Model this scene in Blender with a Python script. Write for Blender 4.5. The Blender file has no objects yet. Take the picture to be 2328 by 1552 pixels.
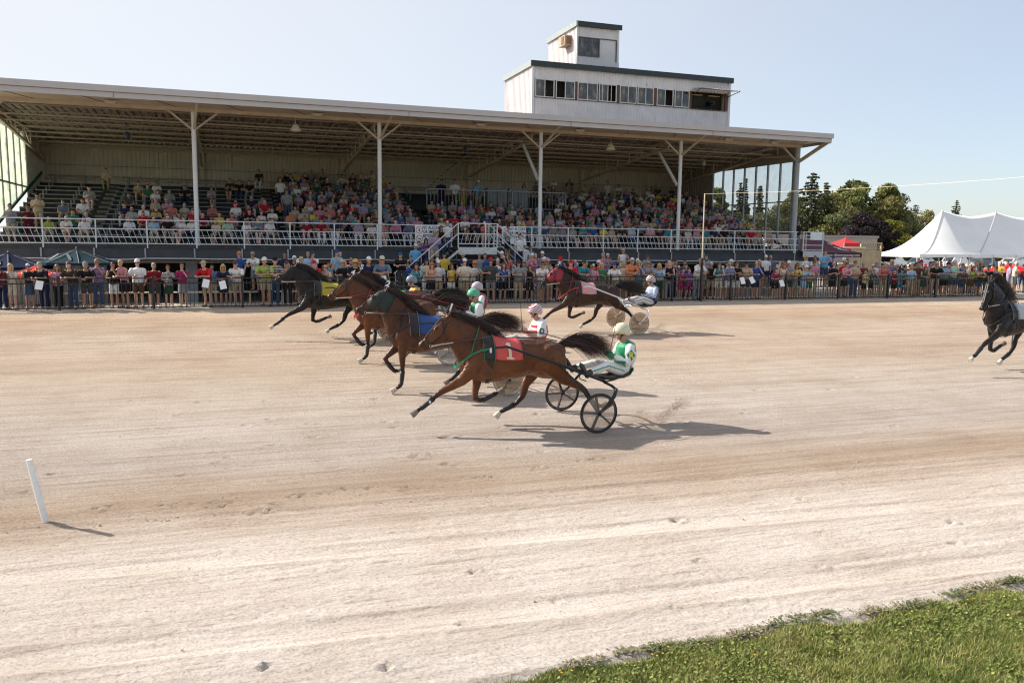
import bpy, math, random
import numpy as np
from mathutils import Vector, Matrix, noise
from mathutils.kdtree import KDTree
random.seed(7); rng = np.random.default_rng(7)
SC = bpy.context.scene
COL = SC.collection
PI = math.pi
# ------------------------------------------------------------- camera
PITCH, YAW, ROLL = 0.122114, 0.337080, -0.012139
EYE = 3.7
cd = bpy.data.cameras.new('camera'); cam = bpy.data.objects.new('camera', cd); COL.objects.link(cam)
fwd = Vector((math.sin(YAW)*math.cos(PITCH), math.cos(YAW)*math.cos(PITCH), -math.sin(PITCH)))
r0 = Vector((math.cos(YAW), -math.sin(YAW), 0)); u0 = r0.cross(fwd)
rt = math.cos(ROLL)*r0 - math.sin(ROLL)*u0; up = math.sin(ROLL)*r0 + math.cos(ROLL)*u0
cam.matrix_world = Matrix(((rt.x, up.x, -fwd.x, 0), (rt.y, up.y, -fwd.y, 0), (rt.z, up.z, -fwd.z, EYE), (0, 0, 0, 1)))
cd.sensor_width = 36; cd.lens = 1850/2328*36; cd.clip_end = 6000; cd.clip_start = .1
SC.camera = cam
# ------------------------------------------------------------- sky, sun, exposure
SUN_EL = math.radians(35); SUN_AZ = math.radians(-54)      # azimuth measured from +Y towards +X
w = bpy.data.worlds.new('World'); SC.world = w; w.use_nodes = True
nt = w.node_tree; nt.nodes.clear()
sk = nt.nodes.new('ShaderNodeTexSky'); sk.sky_type = 'NISHITA'; sk.sun_disc = False
sk.sun_elevation = SUN_EL; sk.sun_rotation = SUN_AZ
sk.air_density = 0.9; sk.dust_density = 1.0; sk.ozone_density = 1.9; sk.altitude = 100
bg = nt.nodes.new('ShaderNodeBackground'); bg.inputs['Strength'].default_value = 0.106
ow = nt.nodes.new('ShaderNodeOutputWorld')
hz = nt.nodes.new('ShaderNodeMix'); hz.data_type = 'RGBA'     # summer haze, thicker towards the sun and the horizon
nt.links.new(sk.outputs[0], hz.inputs[6]); hz.inputs[7].default_value = (5.1, 5.2, 5.4, 1)
wtc = nt.nodes.new('ShaderNodeTexCoord'); dt = nt.nodes.new('ShaderNodeVectorMath'); dt.operation = 'DOT_PRODUCT'; nt.links.new(wtc.outputs['Generated'], dt.inputs[0])
dt.inputs[1].default_value = (math.sin(SUN_AZ)*math.cos(SUN_EL), math.cos(SUN_AZ)*math.cos(SUN_EL), math.sin(SUN_EL))
hm_ = nt.nodes.new('ShaderNodeMapRange'); hm_.inputs['From Min'].default_value = -.35; hm_.inputs['From Max'].default_value = .75; hm_.inputs['To Min'].default_value = .24; hm_.inputs['To Max'].default_value = .92
nt.links.new(dt.outputs['Value'], hm_.inputs[0]); nt.links.new(hm_.outputs[0], hz.inputs[0])
nt.links.new(hz.outputs[2], bg.inputs[0]); nt.links.new(bg.outputs[0], ow.inputs[0])
sd = bpy.data.lights.new('sun', 'SUN'); sd.energy = 5.0; sd.angle = math.radians(.55); sd.color = (1, .93, .83)
sun = bpy.data.objects.new('sun', sd); COL.objects.link(sun)
sdir = Vector((math.sin(SUN_AZ)*math.cos(SUN_EL), math.cos(SUN_AZ)*math.cos(SUN_EL), math.sin(SUN_EL)))
sun.rotation_euler = sdir.to_track_quat('Z', 'Y').to_euler(); sun.location = (0, 0, 60)
SC.view_settings.view_transform = 'Standard'; SC.view_settings.look = 'None'
SC.view_settings.exposure = 0.73; SC.view_settings.gamma = 1
SC.cycles.max_bounces = 6; SC.cycles.filter_width = 1.15; SC.cycles.transparent_max_bounces = 16; SC.cycles.use_denoising = True
SC.cycles.caustics_reflective = False; SC.cycles.caustics_refractive = False
try: SC.cycles.denoiser = 'OPENIMAGEDENOISE'
except Exception: pass

# ------------------------------------------------------------- helpers
def tag(o, label=None, cat=None, group=None, kind=None):
    if label: o['label'] = label
    if cat: o['category'] = cat
    if group: o['group'] = group
    if kind: o['kind'] = kind
    return o
def empty(name, loc=(0, 0, 0), rz=0, sc=1):
    o = bpy.data.objects.new(name, None); COL.objects.link(o)
    o.location = loc; o.rotation_euler = (0, 0, rz); o.scale = (sc, sc, sc); o.empty_display_size = .1
    return o
def inst(name, me, parent=None, loc=(0, 0, 0), rot=(0, 0, 0), sc=(1, 1, 1), mats=None):
    o = bpy.data.objects.new(name, me); COL.objects.link(o)
    o.location = loc; o.rotation_euler = rot
    o.scale = sc if not isinstance(sc, (int, float)) else (sc, sc, sc)
    if parent: o.parent = parent
    if mats:
        for i, m in enumerate(mats):
            if i < len(o.material_slots):
                o.material_slots[i].link = 'OBJECT'; o.material_slots[i].material = m
    return o
def kids(o): return [c for c in list(o.children)]
def copy_tree(o, parent=None):
    c = o.copy(); COL.objects.link(c); c.parent = parent
    if o.parent is not None: c.matrix_parent_inverse = o.matrix_parent_inverse.copy()
    for ch in kids(o): copy_tree(ch, c)
    return c
V = Vector
class MB:
    """collects shapes into one mesh"""
    def __init__(s): s.v = []; s.f = []; s.m = []; s.mi = 0; s.n = 0
    def add(s, vs, fs, mi=None):
        b = s.n; s.v.extend([tuple(p) for p in vs]); s.n += len(vs)
        s.f.extend([tuple(i+b for i in f) for f in fs]); s.m.extend([s.mi if mi is None else mi]*len(fs)); return s
    def box(s, a, b, mi=None):
        x0, y0, z0 = a; x1, y1, z1 = b
        return s.add([(x0,y0,z0),(x1,y0,z0),(x1,y1,z0),(x0,y1,z0),(x0,y0,z1),(x1,y0,z1),(x1,y1,z1),(x0,y1,z1)],
                     [(0,3,2,1),(4,5,6,7),(0,1,5,4),(1,2,6,5),(2,3,7,6),(3,0,4,7)], mi)
    def bar(s, p, q, w, h, hint=(0, 0, 1), mi=None):
        p = V(p); q = V(q); d = (q-p).normalized(); hint = V(hint)
        if abs(d.dot(hint)) > .97: hint = V((0, 1, 0)) if abs(d.y) < .9 else V((1, 0, 0))
        sd_ = d.cross(hint).normalized()*w/2; u = sd_.cross(d).normalized()*h/2
        vs = [p-sd_-u, p+sd_-u, p+sd_+u, p-sd_+u, q-sd_-u, q+sd_-u, q+sd_+u, q-sd_+u]
        return s.add(vs, [(3,2,1,0),(4,5,6,7),(0,1,5,4),(1,2,6,5),(2,3,7,6),(3,0,4,7)], mi)
    def loft(s, rings, cap=True, mi=None):
        k = len(rings[0]); vs = [p for r in rings for p in r]; fs = []
        for i in range(len(rings)-1):
            for j in range(k):
                a = i*k+j; b = i*k+(j+1) % k
                fs.append((a, b, b+k, a+k))
        if cap:
            fs.append(tuple(range(k))[::-1]); fs.append(tuple((len(rings)-1)*k+j for j in range(k)))
        return s.add(vs, fs, mi)
    def tube(s, pts, rad, n=8, flat=1.0, hint=(0, 1, 0), mi=None, cap=True, round_=False):
        """tube along pts; rad scalar/list; flat = ratio of radius along hint to the other"""
        pts = [V(p) for p in pts]; m = len(pts)
        if not hasattr(rad, '__len__'): rad = [rad]*m
        rad = list(rad)
        if not hasattr(flat, '__len__'): flat = [flat]*m
        flat = list(flat)
        if round_:
            d0 = (pts[0]-pts[1]).normalized(); d1 = (pts[-1]-pts[-2]).normalized()
            pts = [pts[0]+d0*rad[0]*.75]+pts+[pts[-1]+d1*rad[-1]*.75]
            rad = [rad[0]*.5]+rad+[rad[-1]*.5]; flat = [flat[0]]+flat+[flat[-1]]; m += 2
        rings = []; hint = V(hint)
        for i in range(m):
            d = (pts[min(i+1, m-1)]-pts[max(i-1, 0)])
            d = d.normalized() if d.length > 1e-9 else V((0, 0, 1))
            h = hint - d*hint.dot(d)
            if h.length < .05: h = V((1, 0, 0)) - d*d.x
            if h.length < .05: h = V((0, 0, 1)) - d*d.z
            h.normalize(); g = d.cross(h)
            rings.append([pts[i]+h*rad[i]*flat[i]*math.sin(2*PI*j/n)+g*rad[i]*math.cos(2*PI*j/n) for j in range(n)])
        return s.loft(rings, cap, mi)
    def lathe(s, prof, n=16, c=(0, 0, 0), mi=None, cap=False):
        rings = [[(c[0]+r*math.cos(2*PI*j/n), c[1]+r*math.sin(2*PI*j/n), c[2]+z) for j in range(n)] for r, z in prof]
        return s.loft(rings, cap, mi)
    def ell(s, c, r, n=12, m=8, mi=None, rot=None):
        rings = []
        for i in range(m+1):
            t = PI*i/m; rr = max(math.sin(t), .02)
            ring = [V((r[0]*rr*math.cos(2*PI*j/n), r[1]*rr*math.sin(2*PI*j/n), -r[2]*math.cos(t))) for j in range(n)]
            if rot is not None: ring = [rot @ p for p in ring]
            rings.append([V(c)+p for p in ring])
        return s.loft(rings, True, mi)
    def corr(s, O, A, B, n, dep, mi=None, frac=.3):
        """ribbed sheet: ribs repeat n times along A, run along B, raised by vector dep"""
        O = V(O); A = V(A); B = V(B); dep = V(dep); vs = []; k = 0; fs = []
        for i in range(n):
            for t, d in ((0, 0), (1-frac, 0), (1-frac*.75, 1), (1-frac*.25, 1)):
                p = O+A*((i+t)/n)+dep*d; vs += [p, p+B]
        p = O+A; vs += [p, p+B]
        for i in range(len(vs)//2-1): fs.append((2*i, 2*i+2, 2*i+3, 2*i+1))
        return s.add(vs, fs, mi)
    def mesh(s, name, smooth=False):
        me = bpy.data.meshes.new(name)
        me.from_pydata(s.v, [], s.f)
        if any(s.m): me.polygons.foreach_set('material_index', s.m)
        if smooth: me.polygons.foreach_set('use_smooth', [True]*len(s.f))
        me.update(); return me
    def build(s, name, mats, parent=None, loc=(0, 0, 0), smooth=False, fix=False):
        me = s.mesh(name, smooth)
        for m in (mats if isinstance(mats, (list, tuple)) else [mats]): me.materials.append(m)
        if fix: fixn(me)
        o = bpy.data.objects.new(name, me); COL.objects.link(o); o.location = loc
        if parent: o.parent = parent
        return o
def fixn(me):
    import bmesh
    b = bmesh.new(); b.from_mesh(me); bmesh.ops.recalc_face_normals(b, faces=b.faces); b.to_mesh(me); b.free()
def remesh(mb, name, vox, smooth=2):
    """weld overlapping solids into one continuous skin"""
    me = mb.mesh('tmp'); fixn(me)
    o = bpy.data.objects.new('tmp', me); COL.objects.link(o)
    m = o.modifiers.new('r', 'REMESH'); m.mode = 'VOXEL'; m.voxel_size = vox; m.use_smooth_shade = True
    if smooth:
        k = o.modifiers.new('s', 'SMOOTH'); k.factor = .5; k.iterations = smooth
    dg = bpy.context.evaluated_depsgraph_get(); dg.update()
    out = bpy.data.meshes.new_from_object(o.evaluated_get(dg)); out.name = name
    bpy.data.objects.remove(o); bpy.data.meshes.remove(me)
    out.materials.clear()
    return out
def join_meshes(me, mb, mi):
    """append the islands of mb to mesh me, with material index mi"""
    vs = [tuple(v.co) for v in me.vertices]; n = len(vs)
    fs = [tuple(p.vertices) for p in me.polygons]; ms = [p.material_index for p in me.polygons]
    out = bpy.data.meshes.new(me.name)
    out.from_pydata(vs+mb.v, [], fs+[tuple(i+n for i in f) for f in mb.f])
    out.polygons.foreach_set('material_index', ms+[mi]*len(mb.f))
    out.polygons.foreach_set('use_smooth', [True]*(len(fs)+len(mb.f)))
    bpy.data.meshes.remove(me); return out
# ------------------------------------------------------------- materials
MATS = {}
def nodes(name):
    m = bpy.data.materials.new(name); m.use_nodes = True; nt = m.node_tree
    return m, nt, nt.nodes['Principled BSDF']
def ramp(nt, fac, stops):
    r = nt.nodes.new('ShaderNodeValToRGB'); e = r.color_ramp.elements
    while len(e) < len(stops): e.new(.5)
    for i, (p, c) in enumerate(stops): e[i].position = p; e[i].color = (*c, 1) if len(c) == 3 else c
    nt.links.new(fac, r.inputs[0]); return r
def coord(nt, out='Object', scale=(1, 1, 1), rot=(0, 0, 0)):
    t = nt.nodes.new('ShaderNodeTexCoord'); m = nt.nodes.new('ShaderNodeMapping')
    m.inputs['Scale'].default_value = scale; m.inputs['Rotation'].default_value = rot
    nt.links.new(t.outputs[out], m.inputs[0]); return m.outputs[0]
def noi(nt, vec, sc, det=3, rough=.55):
    n = nt.nodes.new('ShaderNodeTexNoise'); n.inputs['Scale'].default_value = sc; n.inputs['Detail'].default_value = det
    n.inputs['Roughness'].default_value = rough; nt.links.new(vec, n.inputs['Vector']); return n.outputs[0]
def mix(nt, a, b, f, mode='MIX'):
    m = nt.nodes.new('ShaderNodeMix'); m.data_type = 'RGBA'; m.blend_type = mode
    for s, x in ((m.inputs[6], a), (m.inputs[7], b), (m.inputs[0], f)):
        if hasattr(x, 'is_linked') or hasattr(x, 'links'): nt.links.new(x, s)
        elif isinstance(x, (int, float)): s.default_value = x
        else: s.default_value = (*x, 1) if len(x) == 3 else x
    return m.outputs[2]
def bump(nt, h, bs, st=.4, dist=.02):
    b = nt.nodes.new('ShaderNodeBump'); b.inputs['Strength'].default_value = st; b.inputs['Distance'].default_value = dist
    nt.links.new(h, b.inputs['Height']); nt.links.new(b.outputs[0], bs.inputs['Normal']); return b
def M(name, c, rough=.6, metal=0, var=.12, sc=6, bmp=0, rust=0, spec=.5, sheen=0):
    """plain paint / cloth / metal with slight mottling"""
    key = (name, c, rough, metal, var, rust)
    if key in MATS: return MATS[key]
    m, nt, bs = nodes(name)
    bs.inputs['Roughness'].default_value = rough; bs.inputs['Metallic'].default_value = metal
    bs.inputs['Specular IOR Level'].default_value = spec
    v = coord(nt); n = noi(nt, v, sc)
    lo = tuple(x*(1-var) for x in c); hi = tuple(min(1, x*(1+var)) for x in c)
    r = ramp(nt, n, [(.3, lo), (.7, hi)]); out = r.outputs[0]
    if rust:
        v2 = coord(nt, scale=(1.4, 1.4, .5)); n2 = noi(nt, v2, 3.1, 5, .7)
        r2 = ramp(nt, n2, [(.62-.1*rust, (0, 0, 0)), (.78, (rust, rust, rust))])
        out = mix(nt, out, (.22, .10, .055), r2.outputs[0])
    nt.links.new(out, bs.inputs['Base Color'])
    if bmp: bump(nt, noi(nt, v, sc*6), bs, bmp, .01)
    if sheen: bs.inputs['Sheen Weight'].default_value = sheen
    MATS[key] = m; return m
def glassmat(name, tint=(.8, .86, .86), diff=.12, gloss=.16, dcol=(.6, .63, .58), trl=0, painted_reflection=0):
    m = bpy.data.materials.new(name); m.use_nodes = True; nt = m.node_tree; nt.nodes.clear()
    t = nt.nodes.new('ShaderNodeBsdfTransparent'); t.inputs[0].default_value = (*tint, 1)
    g = nt.nodes.new('ShaderNodeBsdfGlossy'); g.inputs['Roughness'].default_value = .04
    d = nt.nodes.new('ShaderNodeBsdfTranslucent' if trl else 'ShaderNodeBsdfDiffuse'); d.inputs[0].default_value = (*dcol, 1)
    if painted_reflection:   # reflections painted into the pane colour as slanting brown and tan bands
        sv = coord(nt, scale=(1, 1, .45), rot=(0, .8, 0)); sn = noi(nt, sv, 4.5, 4, .6); sr = ramp(nt, sn, [(.35, (.03, .026, .02)), (.55, (.16, .12, .07)), (.72, (.36, .28, .19))]); nt.links.new(sr.outputs[0], d.inputs[0])
    v = coord(nt); n = noi(nt, v, 2.2, 4); r = ramp(nt, n, [(.35, (diff*.4,)*3), (.7, (min(1, diff*1.7),)*3)])
    m1 = nt.nodes.new('ShaderNodeMixShader'); m2 = nt.nodes.new('ShaderNodeMixShader'); o = nt.nodes.new('ShaderNodeOutputMaterial')
    nt.links.new(r.outputs[0], m1.inputs[0]); nt.links.new(t.outputs[0], m1.inputs[1]); nt.links.new(d.outputs[0], m1.inputs[2])
    m2.inputs[0].default_value = gloss; nt.links.new(m1.outputs[0], m2.inputs[1]); nt.links.new(g.outputs[0], m2.inputs[2])
    nt.links.new(m2.outputs[0], o.inputs[0]); return m
def text_mesh(name, body, size, mat, parent=None, loc=(0, 0, 0), rot=(PI/2, 0, 0), depth=.004, align='CENTER', sx=1, bold=0):
    cu = bpy.data.curves.new('t', 'FONT'); cu.body = body; cu.size = size; cu.extrude = depth; cu.align_x = align; cu.align_y = 'CENTER'
    cu.offset = bold; cu.resolution_u = 3; cu.space_line = .95
    o = bpy.data.objects.new('t', cu); COL.objects.link(o)
    dg = bpy.context.evaluated_depsgraph_get(); dg.update()
    me = bpy.data.meshes.new_from_object(o.evaluated_get(dg)); bpy.data.objects.remove(o)
    me.materials.clear(); me.materials.append(mat)
    return inst(name, me, parent, loc, rot, (sx, 1, 1))
def gz(y):
    """ground height: banked track rising towards the stand, apron falling gently behind the fence"""
    if y < 5.9: return .23
    if y < 30.4: return .0412*y-.007
    if y < 33: return 1.25
    if y < 38: return 1.25-.45*(y-33)/5
    return .8
# ============================================================= GROUND
def track_material():
    m, nt, bs = nodes('track_limestone')
    tc = nt.nodes.new('ShaderNodeTexCoord'); sep = nt.nodes.new('ShaderNodeSeparateXYZ'); nt.links.new(tc.outputs['Object'], sep.inputs[0])
    # slow waver of the moisture bands across the track
    vw = coord(nt, scale=(.05, .12, 1)); nw = noi(nt, vw, 2.0, 2)
    ma = nt.nodes.new('ShaderNodeMath'); ma.operation = 'MULTIPLY_ADD'; ma.inputs[1].default_value = 1.6; ma.inputs[2].default_value = -1.0
    nt.links.new(nw, ma.inputs[0])
    ad = nt.nodes.new('ShaderNodeMath'); ad.operation = 'ADD'; sl = nt.nodes.new('ShaderNodeMath'); sl.operation = 'MULTIPLY_ADD'; sl.inputs[1].default_value = .045; nt.links.new(sep.outputs[0], sl.inputs[0]); nt.links.new(sep.outputs[1], sl.inputs[2]); nt.links.new(sl.outputs[0], ad.inputs[0]); nt.links.new(ma.outputs[0], ad.inputs[1])
    mr = nt.nodes.new('ShaderNodeMapRange'); mr.inputs['From Min'].default_value = 5; mr.inputs['From Max'].default_value = 31
    nt.links.new(ad.outputs[0], mr.inputs[0])
    def P(y): return (y-5)/26
    r = ramp(nt, mr.outputs[0], [(P(5.5), (.70, .63, .575)), (P(7.4), (.71, .635, .58)), (P(8.7), (.68, .60, .54)), (P(9.4), (.54, .45, .38)), (P(10.1), (.43, .335, .26)), (P(10.9), (.44, .36, .295)), (P(12.0), (.46, .40, .36)), (P(13.6), (.49, .43, .385)),
                                 (P(16.8), (.475, .40, .335)), (P(19.3), (.445, .355, .28)), (P(21.2), (.46, .365, .295)), (P(23.4), (.465, .38, .305)), (P(26.2), (.41, .31, .23)), (P(28.2), (.46, .35, .26)), (P(30), (.50, .42, .34))])
    # streaks left by the harrow and wheels
    vs = coord(nt, scale=(.045, 1.0, 1), rot=(0, 0, .06)); s1 = noi(nt, vs, 3.2, 5, .62)
    vs2 = coord(nt, scale=(.02, 1.0, 1), rot=(0, 0, .03)); s2 = noi(nt, vs2, 9, 4, .6)
    c = mix(nt, r.outputs[0], (1.0, .95, .86), 0.0)
    rs = ramp(nt, s1, [(.3, (.80, .77, .74)), (.5, (1, 1, 1)), (.72, (1.10, 1.10, 1.10))])
    c = mix(nt, c, rs.outputs[0], .75, 'MULTIPLY')
    rs2 = ramp(nt, s2, [(.35, (.82, .80, .77)), (.6, (1.04, 1.04, 1.04))]); c = mix(nt, c, rs2.outputs[0], .6, 'MULTIPLY')
    vl = coord(nt, scale=(.05, 1.0, 1), rot=(0, 0, .075)); l1 = noi(nt, vl, 22, 6, .7); rl_ = ramp(nt, l1, [(.36, (.74, .70, .66)), (.46, (1, 1, 1)), (.7, (1.07, 1.07, 1.07))]); c = mix(nt, c, rl_.outputs[0], .8, 'MULTIPLY')
    tl = nt.nodes.new('ShaderNodeMath'); tl.operation = 'MULTIPLY_ADD'; tl.inputs[1].default_value = .083; nt.links.new(sep.outputs[0], tl.inputs[0]); nt.links.new(sep.outputs[1], tl.inputs[2])
    tw_ = nt.nodes.new('ShaderNodeMath'); tw_.operation = 'MULTIPLY_ADD'; tw_.inputs[1].default_value = .16; nt.links.new(noi(nt, coord(nt, scale=(.5, 1, 1)), 3.0, 3), tw_.inputs[0]); nt.links.new(tl.outputs[0], tw_.inputs[2])
    tm = nt.nodes.new('ShaderNodeMapRange'); tm.inputs['From Min'].default_value = 5.08; tm.inputs['From Max'].default_value = 11.08; nt.links.new(tw_.outputs[0], tm.inputs[0])
    Q = lambda t: (t-5)/6; o1 = (1, 1, 1); hi = (1.13, 1.13, 1.13); lo = (.84, .81, .78)
    lr = ramp(nt, tm.outputs[0], [(Q(6.70), o1), (Q(6.765), lo), (Q(6.83), hi), (Q(7.16), hi), (Q(7.21), lo), (Q(7.27), o1), (Q(7.9), o1), (Q(7.95), (.93, .92, .9)), (Q(8.0), o1), (Q(8.42), o1), (Q(8.48), lo), (Q(8.54), hi), (Q(8.80), hi), (Q(8.85), (.9, .88, .86)), (Q(8.92), o1), (Q(9.6), o1), (Q(9.65), (.9, .88, .86)), (Q(9.70), o1)])
    c = mix(nt, c, lr.outputs[0], .8, 'MULTIPLY')
    v = coord(nt); g1 = noi(nt, v, 34, 7, .8); rg = ramp(nt, g1, [(.36, (.58, .54, .50)), (.49, (1, 1, 1)), (.64, (1.18, 1.17, 1.16))]); c = mix(nt, c, rg.outputs[0], .9, 'MULTIPLY')
    p1_ = noi(nt, v, .7, 4, .6); rp = ramp(nt, p1_, [(.35, (.9, .86, .82)), (.6, (1.04, 1.04, 1.04))]); c = mix(nt, c, rp.outputs[0], .8, 'MULTIPLY')
    nt.links.new(c, bs.inputs['Base Color']); bs.inputs['Roughness'].default_value = .95; bs.inputs['Specular IOR Level'].default_value = .15
    vb = coord(nt, scale=(.6, 1, 1)); h = noi(nt, vb, 24, 9, .82); bump(nt, h, bs, 1.0, .05)
    return m
def vnoise(x, y, seed=0):
    """value noise on arrays"""
    xi = np.floor(x).astype(np.int64); yi = np.floor(y).astype(np.int64); xf = x-xi; yf = y-yi
    def hsh(a, b):
        h = (a*374761393+b*668265263+seed*982451653) & 0x7fffffff; h = ((h ^ (h >> 13))*1274126177) & 0x7fffffff
        return ((h ^ (h >> 16)) & 0xffff)/65535.0
    u = xf*xf*(3-2*xf); v_ = yf*yf*(3-2*yf)
    return (hsh(xi, yi)*(1-u)+hsh(xi+1, yi)*u)*(1-v_)+(hsh(xi, yi+1)*(1-u)+hsh(xi+1, yi+1)*u)*v_-.5
def build_track():
    ys = [5.45]; 
    while ys[-1] < 30.4: ys.append(ys[-1]+(.022 if ys[-1] < 8.5 else .03 if ys[-1] < 14 else .045 if ys[-1] < 18 else .12))
    ys[-1] = 30.4
    xs = list(np.arange(-400, -20, 20))+list(np.arange(-20, -5, 1.0))+list(np.arange(-5, 14, .045))+list(np.arange(14, 24, .1))+list(np.arange(24, 60, 1.5))+list(np.arange(60, 500, 20))
    X, Y = np.meshgrid(np.array(xs), np.array(ys))
    Z = .0412*Y-.007
    Z = Z-.06*np.clip((5.86-Y)/.12, 0, 1)
    near = np.clip((15-Y)/5, 0, 1)*np.clip((15-np.abs(X-6))/4, 0, 1)
    fade = np.clip((10.4-Y)/1.2, 0.10, 1)
    h = np.abs(vnoise(X*17, Y*19, 1))*.026+np.abs(vnoise(X*37, Y*41, 2))*.024+vnoise(X*22, Y*24, 6)*.012+vnoise(X*4, Y*7, 3)*.007
    h *= .6+.9*np.clip(vnoise(X*.9, Y*1.4, 7)+.5, 0, 1)
    h += vnoise(X*.6, (Y+.083*X)*15, 4)*.009      # harrow lines
    h *= near*fade*.72
    # smooth wheel lanes rolled into the loose surface
    for y0, sl, wd in ((8.66, -.083, .17), (7.0, -.081, .19), (10.0, -.06, .1)):
        lane = np.exp(-((Y-(y0+sl*X))/wd)**4); h *= (1-.8*lane*near); h -= .012*lane*near
        h += .008*near*np.exp(-((Y-(y0+sl*X)-wd*1.15)/.05)**2)+.008*near*np.exp(-((Y-(y0+sl*X)+wd*1.15)/.05)**2)
    R = random.Random(5); Xv = np.array(xs); Yv = np.array(ys)
    def pit(cx, cy, r, d, ang=0):
        W_ = slice(np.searchsorted(Yv, cy-.6), np.searchsorted(Yv, cy+.6)), slice(np.searchsorted(Xv, cx-.6), np.searchsorted(Xv, cx+.6)); dx = X[W_]-cx; dy = Y[W_]-cy; ca, sa = math.cos(ang), math.sin(ang)
        u = (dx*ca+dy*sa)/(r*1.35); v_ = (-dx*sa+dy*ca)/r; q = u*u+v_*v_
        h[W_] = h[W_] - d*np.exp(-q*1.6) + d*.5*np.exp(-((np.sqrt(q)-1.45)/.42)**2)*(.4+.6*(u > 0))
    wob = 1+.9*vnoise(X*23, Y*23, 21)
    h0 = h.copy(); h[:] = 0 if False else h
    for (cx, cy) in ((.19, 6.49), (1.12, 6.21), (1.9, 6.75), (-1.4, 6.35), (-.6, 6.3), (2.9, 6.9), (3.9, 6.45), (4.7, 7.3), (5.9, 6.8), (6.6, 7.6), (7.9, 6.9), (8.4, 7.4), (2.3, 7.7), (5.1, 8.4), (7.1, 8.6)):
        pit(cx, cy, R.uniform(.032, .05), R.uniform(.03, .05), R.uniform(-.5, .5))
    for (cx, cy) in ((-1.5, 10.6), (-.75, 10.5), (-.35, 10.45), (.34, 10.15), (.75, 10.5), (1.35, 10.55), (2.2, 10.3), (3.2, 10.6), (4.3, 10.75), (5.2, 10.9)):
        for k in range(7): pit(cx+R.gauss(0, .13), cy+R.gauss(0, .06), R.uniform(.022, .045), R.uniform(.02, .045), R.uniform(-.8, .8))
        g_ = np.exp(-((X-cx)/.3)**2-((Y-cy)/.12)**2); h += g_*(.03*np.abs(vnoise(X*22, Y*26, 40)))
    for i in range(56): pit(R.uniform(-3, 15), R.uniform(11.2, 17), R.uniform(.05, .08), R.uniform(.02, .04), R.uniform(-.4, .4))
    h = h0+(h-h0)*wob
    Z = Z+h
    ny, nx = X.shape
    vs = np.stack([X, Y, Z], -1).reshape(-1, 3)
    idx = np.arange(ny*nx).reshape(ny, nx)
    f = np.stack([idx[:-1, :-1], idx[:-1, 1:], idx[1:, 1:], idx[1:, :-1]], -1).reshape(-1, 4)
    me = bpy.data.meshes.new('race_track'); me.vertices.add(len(vs)); me.vertices.foreach_set('co', vs.ravel())
    me.loops.add(f.size); me.loops.foreach_set('vertex_index', f.ravel()); me.polygons.add(len(f))
    me.polygons.foreach_set('loop_start', np.arange(0, f.size, 4)); me.polygons.foreach_set('loop_total', np.full(len(f), 4))
    me.polygons.foreach_set('use_smooth', np.ones(len(f), bool)); me.update(calc_edges=True); me.materials.append(track_material())
    o = bpy.data.objects.new('race_track', me); COL.objects.link(o); tag(o, kind='structure')
build_track()
# infield behind/under the camera, apron and the land beyond the fence
gm = M('infield_soil', (.10, .12, .045), .95, var=.4, sc=3)
MB().add([(-400, -400, .20), (500, -400, .20), (500, 5.6, .20), (-400, 5.6, .20)], [(0, 1, 2, 3)]).build('infield_ground', gm)['kind'] = 'structure'
def apron_mat():
    m, nt, bs = nodes('apron_gravel'); v = coord(nt); n = noi(nt, v, .4, 4); n2 = noi(nt, v, 9, 4)
    r = ramp(nt, n, [(.3, (.30, .26, .22)), (.7, (.42, .37, .31))]); r2 = ramp(nt, n2, [(.3, (.8, .8, .8)), (.7, (1.1, 1.1, 1.1))])
    nt.links.new(mix(nt, r.outputs[0], r2.outputs[0], .8, 'MULTIPLY'), bs.inputs['Base Color']); bs.inputs['Roughness'].default_value = .9; return m
mb = MB(); pr = [(30.4, 1.2455), (33, 1.25), (38, .8), (90, .8)]
for (a, za), (b, zb) in zip(pr[:-1], pr[1:]):
    mb.add([(-400, a, za), (500, a, za), (500, b, zb), (-400, b, zb)], [(0, 1, 2, 3)])
mb.build('apron_pavement', apron_mat())['kind'] = 'structure'
MB().add([(-3000, 90, .8), (3000, 90, .8), (3000, 4000, .8), (-3000, 4000, .8)], [(0, 1, 2, 3)]).build('far_ground', M('far_field_grass', (.085, .12, .04), .9, var=.3, sc=.05))['kind'] = 'structure'
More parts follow.
